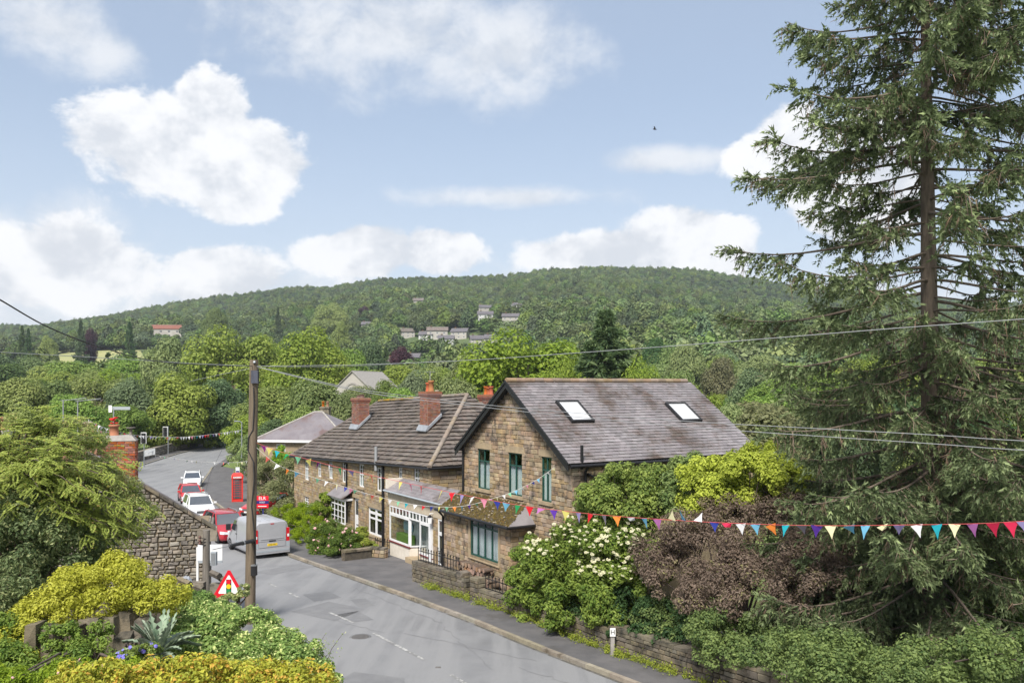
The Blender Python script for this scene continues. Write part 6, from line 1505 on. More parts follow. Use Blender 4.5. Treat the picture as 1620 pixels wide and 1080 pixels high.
# lamp post with small sign, litter bin
def lamp():
    Y = 90.0; t = P(382.5, 668, Y); b = Vector((t.x, Y, road_z(Y)+.1)); root = thing('lamp_post', 'slim grey lamp post by the far bend with bunting tied to it', 'lamp post', tuple(b)); MB().tube([b, b+Vector((0, 0, 1.4)), t], [.11, .08, .05], 8).build('post', MT['galv'], root); MB().tube([t, t+Vector((-.2, -.1, .12)), t+Vector((-.7, -.3, .14))], [.05, .05, .08], 8).build('lantern', MT['galv'], root)
lamp()
q = P(376, 745, 80); ns = thing('notice_sign', 'small white notice board on legs beside the phone box', 'sign', (q.x, q.y, road_z(80)+.1)); MB().box((q.x, q.y, q.z), (.36, .05, .75)).build('board', MT['board_white'], ns); MB().box((q.x, q.y-.03, q.z-.02), (.3, .012, .14)).build('panel', MT['sign_blue'], ns); MB().box((q.x, q.y+.04, (q.z+road_z(80))/2), (.06, .04, q.z-road_z(80))).build('leg', MT['galv'], ns)
q = P(371, 745, 84); lb = thing('litter_bin', 'dark litter bin on the pavement beyond the phone box', 'bin', (q.x, q.y, road_z(84)+.1)); MB().lathe((q.x, q.y, road_z(84)+.115), [(.24, 0), (.28, .8), (.3, .82)], 14).build('body', MT['plastic_black'], lb); MB().lathe((q.x, q.y, road_z(84)+.93), [(.3, 0), (.3, .06), (.1, .18)], 14).build('lid', MT['plastic_black'], lb)
# traffic signals
def signal(label, px, top, foot, Y):
    b = P(px, foot, Y); b.z = road_z(Y); t = P(px, top, Y); root = thing('traffic_signal', label, 'traffic light', tuple(b)); MB().tube([b, Vector((b.x, b.y, t.z))], .07, 8).build('post', MT['galv'], root)
    c = Vector((b.x-.35 if px > 250 else b.x, b.y-.18, t.z-.75)); MB().box(c+Vector((0, .05, 0)), (.68, .05, 1.4)).build('backing_board', MT['sign_white'], root); h = MB(); h.box(c, (.52, .2, 1.25)); ho = h.build('signal_head', MT['plastic_black'], root)
    for z, m in ((.38, 'lamp_red_lit'), (0, 'plastic_black'), (-.38, 'plastic_black')):
        MB().lathe(c+Vector((0, -.1, z)), [(.14, 0), (.14, .03), (.05, .05)], 14, M=Matrix.Rotation(math.pi/2, 3, 'X')).build('lens', MT[m], ho); MB().lathe(c+Vector((0, -.1, z)), [(.17, 0), (.17, .16)], 12, M=Matrix.Rotation(math.pi/2, 3, 'X')).build('hood', MT['plastic_black'], ho)
signal('traffic signal nearer the chimney, in front of the bridge wall', 228, 683, 730, 106); signal('traffic signal farther along the bend against the trees', 266, 674, 716, 121)
def banner():
    A, B = P(228.5, 722, 104), P(240, 712, 104); root = thing('banner', 'white banner tied to the bridge wall near the traffic signal', 'banner', tuple(A)); MB().prism([A, Vector((B.x, 105, A.z+.2)), Vector((B.x, 105, B.z+.2)), Vector((A.x, 104, B.z))], (0, .03, 0)).build('sheet', MT['board_white'], root); MB().tube([A+Vector((.5, -.04, .3)), P(234, 716.5, 104)+Vector((0, -.04, 0)), Vector((B.x-.15, 104.9, B.z-.1))], .03, 5).build('motif', MT['grey_plastic'], root)
banner()
# parapet of the bridge bend
pp = [(lk(y)-1.9, y) for y in (100, 108, 116, 124, 132, 140, 150, 162)]
def parapet():
    rng = random.Random(51); root = thing('bridge_parapet', 'long curving stone parapet wall round the outside of the far bend', 'wall', (pp[0][0], pp[0][1], road_z(100))); core = MB()
    for a, b in zip(pp, pp[1:]):
        A = Vector((a[0], a[1], road_z(a[1])-.1)); B = Vector((b[0], b[1], road_z(b[1])-.1)); U = (B-A).normalized(); L = (B-A).length; f = Frame(A, U); f.w = Vector((U.y, -U.x, 0)).normalized(); f.w = f.w if f.w.x > 0 else -f.w
        f.box(core, 0, L, 0, 1.25, -.4, 0); lay(root, f, rows_of([(0, 0), (L, 0), (L, 1.25), (0, 1.25)], [], (.25, .32), (.5, .9), rng, .03), BLK['stone_cottage'], .06, 0, rng, 0, 'stone', 'stonework')
        n = int(L/1.1)
        for i in range(n): k = MB(); f.box(k, L*i/n+.01, L*(i+1)/n-.01, 1.252, 1.42, -.48, .08); k.build('coping_stone', MT['stone_cottage'], root)
    core.build('core', MT['mortar_dark'], root)
parapet()
# finger post and poppies beyond the chimney
q = P(176, 668, 60); fp = thing('finger_post', 'grey finger post with white panel seen above the orange chimney pot', 'signpost', (q.x, q.y, road_z(60))); MB().tube([(q.x, q.y, road_z(60)), P(180, 645, 60)], .05, 6).build('post', MT['galv'], fp); A, B = P(172, 652, 60), P(177, 641, 60); MB().box((A+B)/2, (B.x-A.x, .05, B.z-A.z)).build('white_panel', MT['sign_white'], fp); A, B = P(178, 648, 60), P(206, 643, 60); MB().box((A+B)/2, (B.x-A.x, .05, B.z-A.z)).build('arm', MT['grey_plastic'], fp)
rg = np.random.default_rng(12); pop = thing('red_flowers', 'cluster of vivid red blooms above the far bunting', 'flowers', tuple(P(179, 690, 58))); MB().tube([P(179, 700, 58), P(179, 668, 58)], .03, 5).build('stem', MT['twig'], pop)
for k in range(8): c = P(175+rg.uniform(0, 10), 662+rg.uniform(0, 9), 58+rg.uniform(-.2, .2)); MB().lathe(c, [(.02, 0), (.13, .05), (.15, .1), (.05, .07)], 8).build('bloom', MT['flower_red'], pop)

# ------------------------------------------------------------------ vehicles
def wheel(root, x, y, r, w, M=None):
    o = MB().lathe((0, 0, 0), [(r*.62, -w/2), (r*.95, -w/2), (r, -w/2+.03), (r, w/2-.03), (r*.95, w/2), (r*.62, w/2)], 20, M=Matrix.Rotation(math.pi/2, 3, 'X')).build('wheel', MT['tyre'], root, Matrix.Translation((x, y, r)), local=True)
    s = 1 if y > 0 else -1; d = MB().lathe((0, s*w*.42, 0), [(r*.62, -.03), (r*.6, .02), (r*.15, .035)], 16, M=Matrix.Rotation(math.pi/2, 3, 'X'))
    d.build('rim', MT['rim'], o, local=True)
    a = MB()
    for k in range(5): a.box((math.cos(k*1.2566)*r*.36, s*(w*.42+.03), math.sin(k*1.2566)*r*.36), (r*.42, .02, r*.13), Matrix.Rotation(-k*1.2566, 3, 'Y'))
    a.build('spokes', MT['plastic_black'], o, local=True)
def car(name, label, loc, rz, paint, L, W, H, belt, hood, nose, ws0, ws1, rear1, rear0, grille='bar', rails=False, r=.32, clear=.2, group=None):
    """local +x is forward. stations along x from the nose; ws0/ws1 windscreen foot and top, rear1/rear0 rear screen top and foot"""
    root = thing(name, label, 'car', loc, rz, group); hw = W/2; x = lambda f: L/2-f*L
    def ring(xx, zb, zt, wb, wt, mid=None):
        zm = zb+(zt-zb)*.5; return [Vector((xx, y*k, z)) for y, k, z in ((-1, wb*.94, zb), (-1, wb, zb+(zt-zb)*.25), (-1, wb, zm), (-1, wt, zt-.05), (-1, wt*.9, zt), (1, wt*.9, zt), (1, wt, zt-.05), (1, wb, zm), (1, wb, zb+(zt-zb)*.25), (1, wb*.94, zb))]
    st = [(0, clear+.12, nose*.82, .80, .74), (.015, clear+.03, nose*.95, .90, .84), (.06, clear, nose, .97, .91), (ws0*.6, clear, (nose+hood)/2+.03, 1.0, .93), (ws0, clear, hood, 1.0, .92), (.5, clear, belt, 1.0, .93), (.78, clear, belt+.01, 1.0, .93), (.93, clear, belt, .97, .9), (.985, clear+.06, belt-.05, .9, .84), (1, clear+.15, belt-.2, .85, .78)]
    b = MB().loft([ring(x(f), zb, zt, wb*hw, wt*hw) for f, zb, zt, wb, wt in st]); b.build('body', MT[paint], root, local=True)
    # greenhouse: glass shell with roof and pillars
    gz0 = belt-.04; tw = hw*.74; bw = hw*.91
    def gr(xx, z, w): return [Vector((xx, -w, z)), Vector((xx, w, z))]
    v = [Vector((x(ws0), -bw, hood-.03)), Vector((x(ws0), bw, hood-.03)), Vector((x(ws1), -tw, H-.05)), Vector((x(ws1), tw, H-.05)), Vector((x(rear1), -tw, H-.07)), Vector((x(rear1), tw, H-.07)), Vector((x(rear0), -bw, belt-.03)), Vector((x(rear0), bw, belt-.03))]
    def panel(nm, q, mat, th=.012): n = (q[1]-q[0]).cross(q[2]-q[0]).normalized(); return MB().prism(q, n*th).build(nm, MT[mat], root, local=True)
    panel('windscreen', [v[0], v[1], v[3], v[2]], 'car_glass'); panel('rear_screen', [v[6], v[4], v[5], v[7]], 'car_glass')
    panel('side_glass', [v[0], v[2], v[4], v[6]], 'car_glass'); panel('side_glass', [v[1], v[7], v[5], v[3]], 'car_glass')
    rf = []
    for f, dz, s in ((ws1-.012, -.045, .98), (ws1+.05, -.005, 1.0), ((ws1+rear1)/2, .0, 1.0), (rear1-.03, -.02, 1.0), (rear1+.02, -.065, .98)): rf.append([Vector((x(f), yy*tw*s*1.03, H+dz+zz)) for yy, zz in ((-1, -.06), (-.93, -.012), (0, .012), (.93, -.012), (1, -.06))]+[Vector((x(f), 0, H+dz-.09))])
    MB().loft(rf).build('roof', MT[paint], root, local=True)
    p = MB()
    for s in (0, 1):
        p.tube([v[0+s], v[2+s]], .045, 6); p.tube([v[4+s], v[6+s]], .07, 6); fb = .52; z0, z1 = belt-.02, H-.06; yb = (bw if s else -bw)*1.0; yt = (tw if s else -tw)*1.0; p.tube([Vector((x(fb), yb, z0)), Vector((x(fb), yt, z1))], .04, 6)
    p.build('pillars', MT[paint], root, local=True)
    for s in (-1, 1):
        wheel(root, x(.18), s*(hw-.09), r, .2); wheel(root, x(.80), s*(hw-.09), r, .2)
        a = MB().lathe((x(.18), s*(hw-.02), r), [(r*1.14, -.02), (r*1.14, .03), (r*.9, .03)], 18, M=Matrix.Rotation(math.pi/2, 3, 'X')); a.build('wheel_arch', MT['plastic_black'], root, local=True)
        a = MB().lathe((x(.80), s*(hw-.02), r), [(r*1.14, -.02), (r*1.14, .03), (r*.9, .03)], 18, M=Matrix.Rotation(math.pi/2, 3, 'X')); a.build('wheel_arch', MT['plastic_black'], root, local=True)
        hl = MB(); hl.loft([[Vector((x(f), s*hw*yy, z)) for yy, z in ((a0, nose*.72), (b0, nose*.74), (b0, nose*.92), (a0, nose*.86))] for f, a0, b0 in ((-.004, .5, .82), (.05, .55, .975))], smooth=False); hl.build('headlight', MT['lamp_clear'], root, local=True)
        m = MB(); m.box((x(ws0+.07), s*(hw+.11), hood+.07), (.1, .2, .13)); m.build('mirror', MT[paint], root, local=True)
        MB().box((x(1)+.05, s*hw*.66, belt-.28), (.08, .28, .16)).build('tail_light', MT['lamp_red'], root, local=True)
        MB().box((x(.5), s*(hw*.997), belt-.2), (.16, .03, .03)).build('door_handle', MT['plastic_black'], root, local=True)
        MB().box((x(.5), s*(hw*.985), clear+.06), (L*.5, .04, .12)).build('side_sill', MT['plastic_black'], root, local=True)
        if rails: MB().tube([(x(ws1+.04), s*tw*.95, H-.03), (x(ws1+.08), s*tw*.95, H+.06), (x(rear1-.08), s*tw*.95, H+.05), (x(rear1-.03), s*tw*.95, H-.03)], .025, 6).build('roof_rail', MT['rim'], root, local=True)
    g = MB(); g.box((x(0)+.02, 0, nose*.78), (.04, W*.5, nose*.18)); go = g.build('grille', MT['plastic_black'], root, local=True)
    for k in range(3): MB().box((x(0)+.045, 0, nose*(.72+.06*k)), (.012, W*.46, .02)).build('grille_bar', MT['rim'], go, local=True)
    MB().box((x(0)+.02, 0, nose*.45), (.04, W*.62, nose*.2)).build('lower_intake', MT['plastic_black'], root, local=True)
    MB().box((x(0)+.05, 0, nose*.56), (.015, .52, .11)).build('number_plate', MT['plate_white'], root, local=True)
    for s in (-1, 1): MB().tube([(x(ws0)-.06, s*.1, hood+.02), (x(ws0+.05)-.1, s*.1+.5, hood+.1)], .012, 4).build('wiper', MT['plastic_black'], root, local=True)
    return root
def heading(Y, dY=6): # direction of the road toward us
    a = Vector((rk(Y+dY), Y+dY, road_z(Y+dY))); b = Vector((rk(Y-dY), Y-dY, road_z(Y-dY))); d = b-a; return math.atan2(d.y, d.x)
def park(fn, px, py, Y=None, turn=0.0, **kw):
    q = on_road(px, py); off = Vector((math.cos(heading(q.y)+turn), math.sin(heading(q.y)+turn), 0)); L = kw['L']; c = Vector((q.x, q.y, road_z(q.y)))-off*L*.42; c.z = road_z(c.y); return fn(loc=tuple(c), rz=heading(q.y)+turn, **kw)
HATCH = dict(L=4.0, W=1.74, H=1.48, belt=.95, hood=.93, nose=.72, ws0=.27, ws1=.45, rear1=.87, rear0=.975)
SUV = dict(L=4.35, W=1.82, H=1.66, belt=1.06, hood=1.06, nose=.88, ws0=.26, ws1=.42, rear1=.90, rear0=.985, r=.35, clear=.24)
park(car, 304, 772, name='parked_car', label='white hatchback farthest back in the line of oncoming cars', paint='car_white', turn=-.02, **HATCH)
park(car, 304, 796, name='parked_car', label='bright red hatchback between the two white cars', paint='car_red', turn=.0, **HATCH)
park(car, 321, 822, name='parked_car', label='white sport utility car with roof rails behind the cottage corner', paint='car_white', rails=True, turn=.05, **SUV)
park(car, 371, 858, name='parked_car', label='dark red sport utility car beside the silver van', paint='car_dark_red', rails=True, turn=.12, **SUV)
q = on_road(398, 820); car('parked_car', 'red car parked off the road behind the telegraph pole and agent board', (q.x+.6, q.y+1.5, road_z(q.y)+.115), heading(q.y)+RD(-50), 'car_red', **HATCH)
q = P(221, 722, 112); car('parked_car', 'blue grey car glimpsed behind the bridge wall next to the chimney', (q.x-3.2, 114, road_z(114)+.2), RD(10), 'car_blue', **HATCH)
def van():
    q = on_road(432, 882); hd = heading(q.y)+math.pi; root = None; L, W, H = 4.8, 1.92, 1.96
    hd += RD(4); d = Vector((math.cos(hd), math.sin(hd), 0)); c = Vector((q.x, q.y, 0))+d*(L/2+.1); c.z = road_z(c.y); pitch = 0
    root = thing('parked_van', 'silver panel van parked at the kerb with its rear toward us', 'van', tuple(c), hd); hw = W/2; x = lambda f: L/2-f*L
    def ring(xx, zb, zt, wb, wt):
        zs = (zb, zb+.12, (zb+zt)*.5, zt-.35, zt-.1, zt); ws = (wb*.95, wb, wb, (wb+wt)/2, wt, wt*.86); zs2 = list(zip(ws, zs))
        return [Vector((xx, -w, z)) for w, z in zs2]+[Vector((xx, w, z)) for w, z in reversed(zs2)]
    st = [(0, .35, .8, .8, .72), (.03, .25, .95, .93, .85), (.12, .22, 1.1, .98, .88), (.17, .22, 1.2, 1.0, .9), (.33, .22, 1.90, 1.0, .86), (.4, .22, 1.95, 1.0, .87), (.7, .22, 1.96, 1.0, .87), (.975, .24, 1.95, 1.0, .87), (.99, .27, 1.90, .98, .85)]
    MB().loft([ring(x(f), a, b, w0*hw, w1*hw) for f, a, b, w0, w1 in st]).build('body', MT['van_silver'], root, local=True)
    xr = x(1)
    def rq(nm, y0, y1, z0, z1, mat, dx=0.0, th=.02, par=None): return MB().box((xr+.045-dx, (y0+y1)/2, (z0+z1)/2), (th, abs(y1-y0), z1-z0)).build(nm, MT[mat], par or root, local=True)
    t = rq('tailgate', -.74, .74, .62, 1.82, 'van_silver', .02, .03)
    rq('tailgate_pressing', -.62, .62, 1.05, 1.10, 'van_silver', .045, .02, t); rq('tailgate_panel', -.72, .72, .64, .92, 'van_silver', .04, .02, t); rq('door_gap', -.745, .745, .93, .945, 'plastic_black', .036, .005, t)
    rq('number_plate', -.27, .27, .70, .82, 'plate_yellow', .056, .014, t); rq('handle', -.18, .18, .93, .985, 'plastic_black', .055, .03, t); rq('high_brake_light', -.09, .09, 1.835, 1.87, 'lamp_red', .03, .03)
    text('YX60 MFC', .12, wmat(root) @ Matrix.Translation((xr-.0195, 0, .76)) @ Matrix.Rotation(-math.pi/2, 4, 'Z') @ Matrix.Rotation(math.pi/2, 4, 'X'), 'sign_black', t, .001, squash=.8)
    rq('bumper', -.93, .93, .30, .60, 'van_silver', .05, .14); rq('bumper_strip', -.9, .9, .40, .50, 'grey_plastic', .125, .02)
    for s in (-1, 1):
        MB().box((xr+.06, s*.86, 1.22), (.12, .16, .72), taper=.9).build('tail_light', MT['lamp_red'], root, local=True); MB().box((xr+.0, s*.87, 1.18), (.02, .1, .14)).build('reversing_light', MT['lamp_clear'], root, local=True)
        MB().box((xr+.06, s*.85, .74), (.14, .2, .26)).build('corner_trim', MT['grey_plastic'], root, local=True)
        wheel(root, x(.17), s*(hw-.11), .33, .22); wheel(root, x(.80), s*(hw-.11), .33, .22)
        MB().box((x(.2), s*(hw+.13), 1.28), (.12, .24, .34)).build('mirror', MT['plastic_black'], root, local=True)
        q4 = [Vector((x(.21), s*(hw*.97), 1.2)), Vector((x(.37), s*(hw*.985), 1.16)), Vector((x(.37), s*(hw*.925), 1.74)), Vector((x(.31), s*(hw*.92), 1.74))]; MB().prism(q4, (0, s*.02, 0)).build('cab_window', MT['car_glass'], root, local=True)
        MB().box((x(.62), s*hw*1.0, .62), (L*.5, .03, .1)).build('rub_strip', MT['grey_plastic'], root, local=True)
        MB().box((x(.4), s*hw*1.005, 1.02), (.2, .03, .05)).build('door_handle', MT['plastic_black'], root, local=True)
        MB().box((x(.41), s*hw*.995, .95), (.012, .03, 1.2)).build('door_seam', MT['plastic_black'], root, local=True)
    for k in range(3): MB().box((x(.66), -.5+.5*k, 1.968), (L*.5, .06, .018)).build('roof_rib', MT['van_silver'], root, local=True)
    MB().prism([Vector((x(.175), -.72, 1.24)), Vector((x(.175), .72, 1.24)), Vector((x(.325), .66, 1.86)), Vector((x(.325), -.66, 1.86))], (.02, 0, .02)).build('windscreen', MT['car_glass'], root, local=True)
    for s in (-1, 1): MB().box((x(.015), s*.68, .8), (.1, .3, .22)).build('headlight', MT['lamp_clear'], root, local=True)
van()
# ------------------------------------------------------------------ bunting
FM = {}
def flag_mesh(c, rng, kind=0):
    key = (c, kind)
    if key not in FM:
        m = MB(); bend = rng.uniform(-.22, .22)
        if kind == 2: pts = [(-.5, 0, 0), (.5, 0, 0), (.25, .12, -.42), (-.2, -.1, -.38)]
        else: pts = [(-.5, 0, 0), (0, .0, .0), (.5, 0, 0), (.17, bend, -.62), (0, bend*1.6, -1.15), (-.17, bend, -.62)]
        m.prism([Vector(p) for p in pts], (0, .012, 0)); FM[key] = m.mesh('flag', MT['flag_'+c])
    return FM[key]
def curve_pts(ctrl, n):
    """ctrl: (px, py, Y) points on the string; smooth in between"""
    t = np.linspace(0, 1, len(ctrl)); tt = np.linspace(0, 1, n); W = np.array([P(*c) for c in ctrl]); out = []
    # Catmull-Rom
    for s in tt:
        f = s*(len(ctrl)-1); i = min(int(f), len(ctrl)-2); u = f-i
        p0, p1, p2, p3 = W[max(i-1, 0)], W[i], W[i+1], W[min(i+2, len(ctrl)-1)]
        out.append(.5*((2*p1)+(-p0+p2)*u+(2*p0-5*p1+4*p2-p3)*u*u+(-p0+3*p1-3*p2+p3)*u**3))
    return [Vector(o) for o in out]
def bunting(label, ctrl, flags, size0, size1, strmat, seed, up=(), r=.006, twist=.5, short=()):
    """flags: (px, colour) from left to right"""
    rng = random.Random(seed); pts = curve_pts(ctrl, 120); root = thing('bunting', label, 'bunting', tuple(pts[0])); MB().tube(pts, r, 4).build('string', MT[strmat], root)
    pxs = [HX+F*p.x/p.y for p in pts]
    for k, (px, c) in enumerate(flags):
        i = int(np.interp(px, pxs, range(len(pts)))); i = min(max(i, 0), len(pts)-2); f = (px-pxs[i])/(pxs[i+1]-pxs[i]+1e-9); p = pts[i].lerp(pts[i+1], min(max(f, 0), 1)); d = (pts[i+1]-pts[i]).normalized()
        s = size0+(size1-size0)*(px-pxs[0])/(pxs[-1]-pxs[0]); s *= rng.uniform(.94, 1.06); kd = 2 if k in short else rng.choice([0, 0, 1, 3])
        zax = Vector((0, 0, 1)) if k not in up else Vector((0, 0, -1)); x = d; y = zax.cross(x).normalized(); zz = x.cross(y); R = Matrix((x, y, zz)).transposed().to_4x4()
        M = Matrix.Translation(p-zax*.004) @ R @ Matrix.Rotation(rng.gauss(0, .32), 4, 'X') @ Matrix.Rotation(rng.gauss(0, twist), 4, 'Z') @ Matrix.Rotation(rng.gauss(0, .12), 4, 'Y') @ Matrix.Diagonal((s, s, s, 1))
        o = link('flag', flag_mesh(c, rng, kd), root, M); o['label'] = f'{c} cloth pennant'
main = [(418, 'magenta'), (424, 'white'), (426.5, 'yellow'), (439, 'turquoise'), (455, 'green'), (472, 'mint'), (488, 'yellow'), (504, 'magenta'), (521, 'white'), (537, 'green'), (555, 'lilac'), (587, 'coral'), (634, 'yellow'), (649, 'pink'), (666, 'red'), (699, 'yellow'), (715, 'red'), (731, 'lilac'), (748, 'white'), (766, 'pink'), (776, 'cream'), (786, 'blue'), (801, 'sky'), (819, 'green'), (838, 'red'), (857, 'mauve'), (876, 'purple'), (895, 'yellow'), (915, 'lilac'), (934, 'red'), (955, 'grey'), (976, 'orange'), (998, 'white'), (1019, 'sky'), (1040, 'mauve'), (1063, 'cream'), (1082, 'sky'), (1104, 'white'), (1130, 'blue'), (1150, 'crimson'), (1172, 'white'), (1195, 'sky'), (1219, 'orange'), (1243, 'turquoise'), (1268, 'grey'), (1292, 'purple'), (1314, 'cream'), (1343, 'sky'), (1369, 'sky'), (1396, 'cream'), (1423, 'lilac'), (1450, 'white'), (1482, 'turquoise'), (1510, 'cream'), (1538, 'mauve'), (1570, 'crimson'), (1599, 'crimson'), (1619, 'lilac')]
Yl = lambda px: 31-15*np.interp(px, [405, 740, 1000, 1300, 1620, 2050], [0, .424, .63, .82, 1, 1.14])
mc = [(x, y, float(Yl(x))) for x, y in ((405, 700), (440, 713), (490, 727), (555, 744), (640, 763), (735, 783), (830, 800), (940, 813), (1060, 822), (1180, 828), (1300, 831), (1420, 830), (1540, 828), (1620, 824), (1700, 819), (1850, 803), (2050, 775))]
bunting('long nearest string of coloured bunting from the pole to the right edge', mc, main, .225, .258, 'string_red', 1, up=(35, 36, 37), short=(32, 39, 49))
cols = ['sky', 'mint', 'white', 'cream', 'blue', 'pink', 'mint', 'white', 'coral', 'yellow', 'white', 'mint', 'turquoise', 'white', 'red', 'blue', 'yellow', 'mint', 'orange', 'sky', 'purple', 'mint', 'white', 'mauve', 'cream', 'white', 'mint', 'sky', 'white', 'pink', 'blue']
lowp = [470, 502, 517, 533, 547, 556, 562, 576, 589, 603, 617, 630, 643, 657, 670, 683, 695, 707, 719, 731, 742, 754, 765, 776, 786, 797, 806, 816, 826, 834, 843, 851, 860, 867, 875]
cc = (cols*2)[:len(lowp)]
sc2 = [(406, 708, 30.8), (440, 735, 30.8), (480, 750, 30.9), (533, 766, 31), (590, 783, 31), (650, 797, 31), (700, 801.5, 31), (740, 799, 31.1), (780, 788, 31.2), (815, 776, 31.2), (850, 758, 31.3), (877, 739, 31.4)]
bunting('lower string of small bunting rising to the gable house corner', sc2, list(zip(lowp, cc))+[(424, 'coral'), (455, 'orange'), (440, 'white')], .2, .125, 'string_white', 2)
w4 = ['white', 'white', 'coral', 'white', 'white', 'mint', 'white', 'green', 'lilac', 'white', 'mint', 'white', 'coral', 'turquoise', 'white', 'red', 'white', 'lilac', 'pink', 'white']
fa_ = [(x, w4[(i*7+i//3) % len(w4)]) for i, x in enumerate(np.arange(140, 382, 4.3))]
bunting('far dense string of mostly white bunting from the brown chimney pot to the lamp post', [(132, 659, 60), (160, 674, 66), (200, 686, 74), (240, 690, 80), (290, 691, 84), (340, 686, 87), (382, 680, 90)], fa_, .27, .27, 'string_white', 3, r=.012)
fb_ = [(x, ['white', 'white', 'mint', 'white', 'lilac', 'coral', 'white', 'green', 'white', 'cream'][i % 10]) for i, x in enumerate(np.arange(246, 402, 7.2))]
bunting('faint string of white and green bunting low across the far road', [(228, 716, 104), (260, 722, 92), (300, 728, 76), (340, 731, 62), (375, 731, 48), (404, 727, 33)], fb_, .26, .13, 'string_white', 4, r=.008)
fc_ = [(x, ['white', 'lilac', 'white', 'pink'][i % 4]) for i, x in enumerate(np.arange(146, 172, 4.5))]
bunting('short string of white bunting just behind the orange chimney pot', [(142, 674, 52), (158, 681, 54), (175, 684, 56)], fc_, .24, .24, 'string_white', 6, r=.01)
# ------------------------------------------------------------------ overhead wires
def wire(label, ctrl, r=.011, mat='cable_grey'):
    pts = curve_pts(ctrl, 60); o = MB().tube(pts, r, 5).build('overhead_wire', MT[mat]); tag(o, label, 'wire')
tp = (402, 579, 31.0)
wire('thick dark wire slanting down from the upper left edge to the pole top', [(-300, 300, 7.5), (-40, 452, 11), (0, 474, 12), (80, 519, 14.6), (160, 549, 18.5), (240, 570, 23), (320, 577, 27), tp], .012, 'cable')
wire('thin wire reaching the pole top from low on the left edge', [(-400, 515, 16), (-40, 553, 22), (0, 557, 23), (110, 563, 25), (210, 569, 27), (310, 575, 29.4), tp], .010)
wire('short sagging wire on the left side of the pole top', [(300, 603, 48), (350, 592, 39), (385, 585, 33.5), (402, 581, 31)], .010)
wire('long wire from the pole top rising across the spruce to the upper right', [tp, (560, 577, 27.5), (735, 570, 24.5), (900, 559, 21.5), (1080, 546, 19), (1220, 535, 17.6), (1420, 519, 16.3), (1640, 503, 15), (2100, 468, 13)], .0085)
wire('upper of two wires from the pole over the slate roof to the right edge', [tp, (560, 614, 28), (740, 637, 25), (900, 652, 22.6), (1100, 667, 20), (1300, 678, 18.2), (1480, 688, 17), (1640, 698, 16), (2100, 715, 13.6)], .008)
wire('lower of two wires from the pole over the slate roof to the right edge', [tp, (560, 617, 28), (740, 641, 25), (900, 658, 22.6), (1100, 676, 20), (1300, 690, 18.2), (1480, 702, 17), (1640, 713, 16), (2100, 735, 13.6)], .008)
wire('service wire from the pole to the tall terrace chimney', [tp, (460, 592, 34), (540, 612, 39), (620, 628, 44), (672, 634, 47)], .010)
wire('service wire from the pole toward the far valley trees', [tp, (470, 580, 40), (560, 579, 52), (650, 574, 66), (700, 571, 76)], .012)
wire('thin dark cable dropping across the far road', [(357, 700, 92), (335, 745, 80), (325, 780, 66)], .015, 'cable')
# bird over the hill
b = P(1036, 205, 120); bd = thing('bird', 'tiny dark bird gliding in the open sky', 'bird', tuple(b)); MB().loft([[Vector((b.x+x, b.y+y*s, b.z+z*s)) for y, z in ((-.08, 0), (0, .07), (.08, 0), (0, -.06))] for x, s in ((-.3, .1), (-.1, 1), (.15, .9), (.32, .2))]).build('body', MT['plastic_black'], bd)
for s in (-1, 1): MB().prism([b+Vector((-.06, s*.02, .03)), b+Vector((.12, s*.02, .03)), b+Vector((.0, s*.3, .25)), b+Vector((-.25, s*.5, .3))], (0, 0, .015)).build('wing', MT['plastic_black'], bd)
